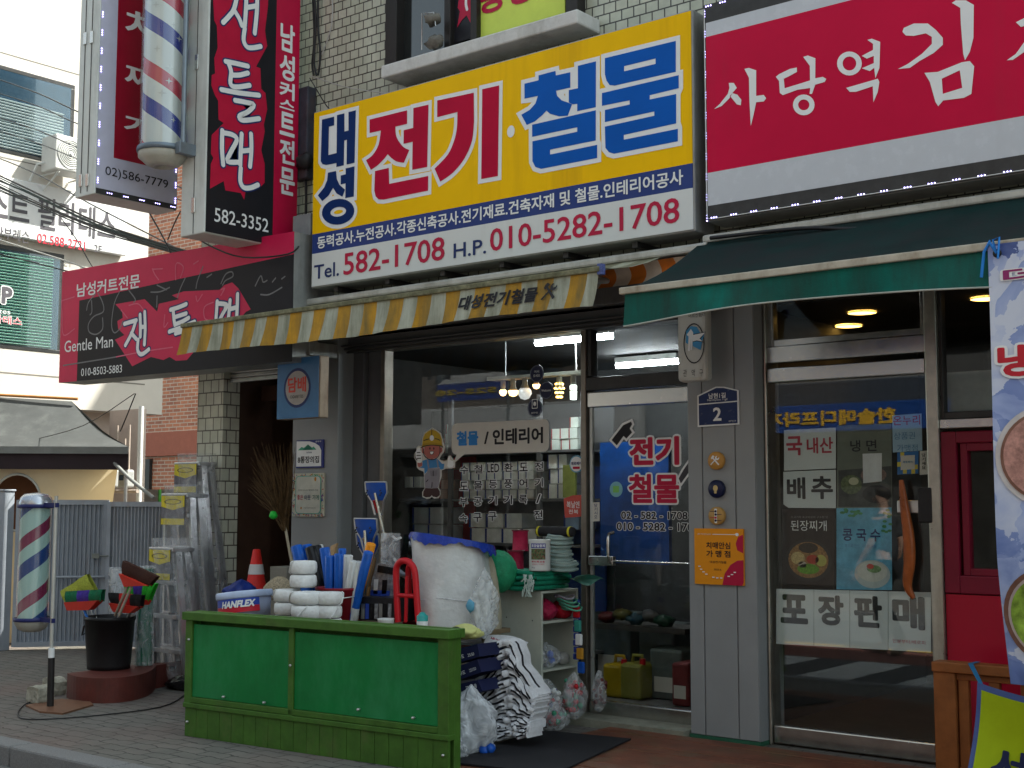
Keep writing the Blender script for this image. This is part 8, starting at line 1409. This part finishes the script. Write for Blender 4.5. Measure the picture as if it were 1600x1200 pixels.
cable('thin_cable', [(293,362),(330,385),(380,402),(450,397),(470,380)], (-.62,-.62,-.62,-.62,-.3), .007, 'black wire looping across the top of the long barber sign')
m = MB()
for k, (px, yy) in enumerate(((489,-.03),(493,-.04),(498,-.03))): m.tube(smooth_line([tuple(at(px+rn.uniform(-2,2), v, yy)) for v in (-10,40,75,100,118)]), .009, 6)
m.build('wall_cables', black, None, 'twisted black cables running down the tiled wall beside the blade sign', 'cables')
cable('thin_cable', [(519,-10),(518,40),(503,85)], (-.02,)*3, .005, 'pale wire running down the tiles', M('pale_sheath', (.4,.4,.38), .5)); cable('thin_cable', [(483,118),(540,136),(605,146)], (-.1,-.2,-.33), .004, 'thin wire from the junction to the top of the yellow sign', M('pale_sheath', (.4,.4,.38), .5)); cable('thin_cable', [(484,122),(510,165),(520,172)], (-.05,-.2,-.3), .005, 'grey wire hooked behind the yellow sign'); cable('thin_cable', [(470,150),(476,250),(478,330),(470,420)], (-.05,)*4, .012, 'black drop cable between the blade sign and the yellow sign')
p = at(484,180,-.02); m = MB(); m.bbox(p.x-.12, p.x+.06, -.10, -.003, p.z-.55, p.z+.22, .01); o = m.build('junction_box', M('weathered_blue_box', (.05,.055,.075), .5, .3, var=.3, dirt=((.1,.05,.03), .5, 6, 3)), None, 'weathered dark blue junction box between the blade sign and the yellow sign', 'junction box'); m = MB(); m.ball(at(475,252,-.1), (.09,.06,.07), 12, 0, .2); m.build('cable_knot', black, o)
fm = M('grey_pipe_paint', (.3,.32,.33), .5, .2); 
p0_ = at(478,430,-.2); m = MB(); m.bbox(p0_.x-.09, p0_.x+.12, -.27, -.0, 3.06, 3.75, .008); m.build('duct', fm, None, 'grey painted duct left of the yellow sign', 'duct')
fl = at(770,45,-.13) ; 
sk = thing('dried_bundle', 'grey cloth bundles tucked in a wire holder at the upper window', 'bundle', at(674,72,-.2)); m = MB(); q = at(675,30,-.2); m.ball(q, (.07,.05,.05), 12, 0, .25); q = at(680,66,-.17); m.ball(q, (.085,.05,.05), 12, 0, .3); m.build('bundle', M('grey_rag', (.16,.15,.13), .85, var=.4, bump=.6), sk)
m = MB(); q0 = at(659,78,-.22); m.tube([q0, q0+Vector((0,0,.28)), q0+Vector((.12,0,.26)), q0+Vector((.14,0,.15))], .005, 5); m.build('wire_holder', alu, sk)
# ================================================================ ACROSS THE STREET (seen mirrored in the glass)
def refl_pt(px, py, y, yw=YW):      # real place, at depth y<0, whose mirror image in the shop glass falls on that pixel
    p = at(px, py, 2*yw-y); return Vector((p.x, y, p.z))
m = MB(); m.quad((-60,-60,.0),(60,-60,.0),(60,-9.6,.0),(-60,-9.6,.0)); m.build('far_sidewalk', paver, kind='structure')
m = MB(); m.box(-60,60,-9.6,-9.45,-.3,.006); m.build('far_kerb', kerbm, kind='structure')
def house(name, label, x0, x1, y0, h, col, win, floors, cols, shop, fascia):
    t = thing(name, label, 'building', ((x0+x1)/2, y0-3, 0)); wm = M('facade_'+col[0], col[1], .8, var=.08, vs=2, dirt=(tuple(c*.6 for c in col[1]), .2, 2, 5))
    m = MB(); m.box(x0, x1, y0-8, y0, 0, h); m.build('wall', wm, t); m = MB(); m.box(x0-.1, x1+.1, y0-8.1, y0+.12, h, h+.3); m.build('parapet', wm, t)
    for f in range(floors):
        for c in range(cols):
            cx = x0+(x1-x0)*(c+.5)/cols; z = 3.9+f*3.0; m = MB(); m.bbox(cx-.75, cx+.75, y0-.01, y0+.05, z, z+1.4, .02); w = m.build('window', darkmetal, t); m = MB(); m.box(cx-.68, cx+.68, y0+.05, y0+.058, z+.07, z+1.33); m.build('pane', M('far_pane', (.06,.08,.1), .06, spec=.7), w)
    m = MB(); m.box(x0+.3, x1-.3, y0, y0+.06, .1, 2.5); m.build('shopfront', M('far_shopfront', (.06,.058,.055), .6, var=.5, vs=3), t); m = MB(); m.bbox(x0+.15, x1-.15, y0, y0+.3, 2.65, 3.5, .02); m.build('fascia', M('fascia_'+fascia[0], fascia[1], .4), t)
    m = MB(); m.box((x0+x1)/2-.5, (x0+x1)/2+.5, y0+.06, y0+.09, .12, 2.3); m.build('door', M('far_door_wood', (.06,.05,.045), .5), t); return t
house('brick_shop_building', 'brown brick building across the street, leftmost of the row', -27, -17.2, -13, 11, ('brown',(.22,.13,.1)), 0, 2, 4, 0, ('green',(.02,.2,.1)))
house('umber_shop_building', 'umber rendered building across the street behind the tented stall', -17, -9.2, -13.5, 9, ('umber',(.15,.12,.1)), 0, 2, 4, 0, ('white',(.6,.6,.6)))
bt_ = house('grey_shop_building', 'grey rendered building with a slate fascia across the street', -9, -2.2, -13, 10, ('grey',(.2,.195,.19)), 0, 2, 3, 0, ('slate',(.05,.06,.08)))
house('beige_shop_building', 'beige tiled building across the street behind the camera', -2, 6.5, -13.2, 12, ('beige',(.3,.26,.21)), 0, 3, 3, 0, ('maroon',(.25,.03,.05)))
house('tan_shop_building', 'tan building across the street at the far right', 6.7, 16, -13, 9, ('tan',(.28,.24,.19)), 0, 2, 3, 0, ('navy',(.03,.05,.2)))
# gabled white stall with blue banner, and the blue truck-side banner
a = refl_pt(790, 610, -11.5); b = refl_pt(682, 610, -11.5); x0_, x1_ = min(a.x,b.x), max(a.x,b.x); st_ = thing('market_stall', 'white peaked stall with a blue banner and yellow digits across the street', 'stall', ((x0_+x1_)/2,-11.5,0))
zt = refl_pt(735,560,-11.5).z; zm = refl_pt(735,597,-11.5).z; zl = refl_pt(735,625,-11.5).z
m = MB(); m.prism([(x0_,-11.5,zm),(x1_,-11.5,zm),(x1_-.5,-11.5,zt),(x0_+1.0,-11.5,zt)], (0,-.1,0)); m.build('stall_roof', M('stall_white', (.7,.7,.7), .6), st_); m = MB(); m.box(x0_, x1_, -11.52, -11.48, zl, zm-.01); m.build('stall_banner', M('stall_blue', (.03,.07,.35), .5), st_)
for x in (x0_+.05, x1_-.05): m = MB(); m.cyl((x,-11.6,0),(x,-11.6,zt-.1), .03, n=8); m.build('stall_leg', alu, st_)
RS = Surf((0,-11.47,0), (-1,0,0), (0,0,1)); letters(RS, '525-28', -(x1_-.2), -(x1_-.2)+1.6, zl+.12, zm-.12, M('yellow_digits', (.7,.5,.03), .5), st_, off=.03); letters(Surf((0,-11.49,0), (-1,0,0), (0,0,1)), '피부', -(x1_-.9), -(x1_-.9)+1.4, zm+.1, zt-.06, blackv, st_, off=.03)
a, b = refl_pt(1220,640,-12.4,YD), refl_pt(1330,690,-12.4,YD); bn_ = thing('shop_fascia', 'cobalt blue fascia with amber lettering across the street', 'sign', ((a.x+b.x)/2,-12.4,a.z)); xx0, xx1 = min(a.x,b.x)-.4, max(a.x,b.x)+1.6
zf0, zf1 = refl_pt(1280,675,-12.4,YD).z, refl_pt(1280,632,-12.4,YD).z; m = MB(); m.bbox(xx0, xx1, -12.5, -12.4, zf0, zf1, .01); m.build('fascia_board', M('fascia_blue', (.01,.06,.26), .5), bn_); letters(Surf((0,-12.39,0), (-1,0,0), (0,0,1)), '한솔메디프라자', -(xx0+2.4), -(xx0+.1), zf0+.1, zf1-.1, M('amber_letters', (.75,.42,.04), .4), bn_, off=.04)
m = MB(); m.bbox(xx0-1.5, xx1+.5, -12.95, -12.45, .1, zf0-.3, .02) if False else None
# person walking past on the far side, seen only as a reflection
skinm = M('skin_tone', (.42,.25,.18), .5, var=.05); shirt = M('striped_grey_shirt', (.045,.046,.05), .8, var=.1); trou = M('black_trousers', (.015,.015,.018), .8); shoe = M('beige_shoe', (.45,.38,.28), .6); hairm = M('dark_hair', (.015,.011,.01), .6)
def person(P, face, label):
    t = thing('person', label, 'person', P); c, s_ = math.cos(face), math.sin(face)
    def W(x, y, z): return Vector((P.x+x*c-y*s_, P.y+x*s_+y*c, P.z+z))       # x forward, y left
    def skinned(name, pts, edges, rad, mat, sub=2):
        me = bpy.data.meshes.new(name); me.from_pydata([W(*p)-P for p in pts], edges, []); o = bpy.data.objects.new(name, me); COL.objects.link(o); sm = o.modifiers.new('s','SKIN'); 
        for i, v in enumerate(me.skin_vertices[0].data): v.radius = (rad[i], rad[i]*.92) if not hasattr(rad[i],'__len__') else rad[i]; v.use_root = i == 0
        sb = o.modifiers.new('d','SUBSURF'); sb.levels = sb.render_levels = sub
        dg = bpy.context.evaluated_depsgraph_get(); dg.update(); m2 = bpy.data.meshes.new_from_object(o.evaluated_get(dg)); bpy.data.objects.remove(o); m2.materials.clear(); m2.materials.append(mat)
        for p in m2.polygons: p.use_smooth = True
        q = bpy.data.objects.new(name, m2); COL.objects.link(q); q.parent = t; ORG[q.name] = Vector(P); return q
    body = [(0,0,.95),(0,0,1.12),(.01,0,1.30),(.0,0,1.42),(.01,0,1.50),(.02,0,1.56),(.03,0,1.64),(.02,0,1.72),(0,.1,.92),(.14,.1,.52),(.06,.1,.1),(.2,.1,.05),(0,-.1,.92),(.0,-.1,.5),(-.22,-.1,.12),(-.1,-.1,.05),(0,.19,1.40),(-.08,.24,1.14),(.02,.25,.92),(.06,.25,.83),(0,-.19,1.40),(.07,-.24,1.14),(.2,-.23,.95),(.25,-.22,.87)]
    ed = [(0,1),(1,2),(2,3),(3,4),(4,5),(5,6),(6,7),(0,8),(8,9),(9,10),(10,11),(0,12),(12,13),(13,14),(14,15),(3,16),(16,17),(17,18),(18,19),(3,20),(20,21),(21,22),(22,23)]
    rad = [.13,.125,.135,.10,.05,.06,.085,.07,.085,.06,.04,.035,.085,.06,.04,.035,.055,.042,.03,.025,.055,.042,.03,.025]
    skinned('body', body, ed, rad, skinm)
    skinned('shirt', [(0,0,.93),(0,0,1.12),(.01,0,1.30),(0,0,1.42),(0,.19,1.40),(-.06,.235,1.2),(0,-.19,1.40),(.06,-.235,1.2)], [(0,1),(1,2),(2,3),(3,4),(4,5),(3,6),(6,7)], [.15,.145,.15,.115,.07,.062,.07,.062], shirt)
    skinned('trousers', [(0,0,.97),(0,.1,.9),(.14,.1,.52),(.06,.1,.13),(0,-.1,.9),(0,-.1,.5),(-.21,-.1,.15)], [(0,1),(1,2),(2,3),(0,4),(4,5),(5,6)], [.14,.1,.078,.06,.1,.078,.06], trou)
    for pts in ([(.04,.1,.05),(.14,.1,.045),(.24,.1,.035)], [(-.24,-.1,.1),(-.16,-.1,.05),(-.06,-.1,.03)]): skinned('shoe', pts, [(0,1),(1,2)], [.05,.05,.035], shoe)
    m = MB(); m.ball(W(-.0,0,1.705), (.098,.09,.085), 16, 0, .02); m.build('hair', hairm, t)
    for y in (-.03,.03): m = MB(); m.ball(W(.108,y,1.655), .011, 8); m.build('eye', black, t)
    m = MB(); m.ball(W(.12,0,1.625), (.018,.016,.024), 8); m.build('nose', skinm, t)
    for sd in (1, -1):
        b = W(.06,.25,.83) if sd > 0 else W(.25,-.22,.87); m = MB()
        for k in range(4): o_ = (k-1.5)*.018; q = b+Vector((c*o_, s_*o_, -.03)); m.tube([q, q+Vector((0,0,-.04)), q+Vector((c*.012,s_*.012,-.075+.008*abs(k-1.3)))], [.009,.008,.006], 6)
        m.build('fingers', skinm, t); m = MB(); q = b+Vector((c*.03,s_*.03,.0)); m.tube([q, q+Vector((c*.025,s_*.025,-.045))], [.01,.008], 6); m.build('thumb', skinm, t)
f1 = refl_pt(1388, 1041, -5.9, YD); person(Vector((f1.x, -5.9, -.114)), math.pi, 'person in dark shirt and black trousers walking by, mirrored in the restaurant door')
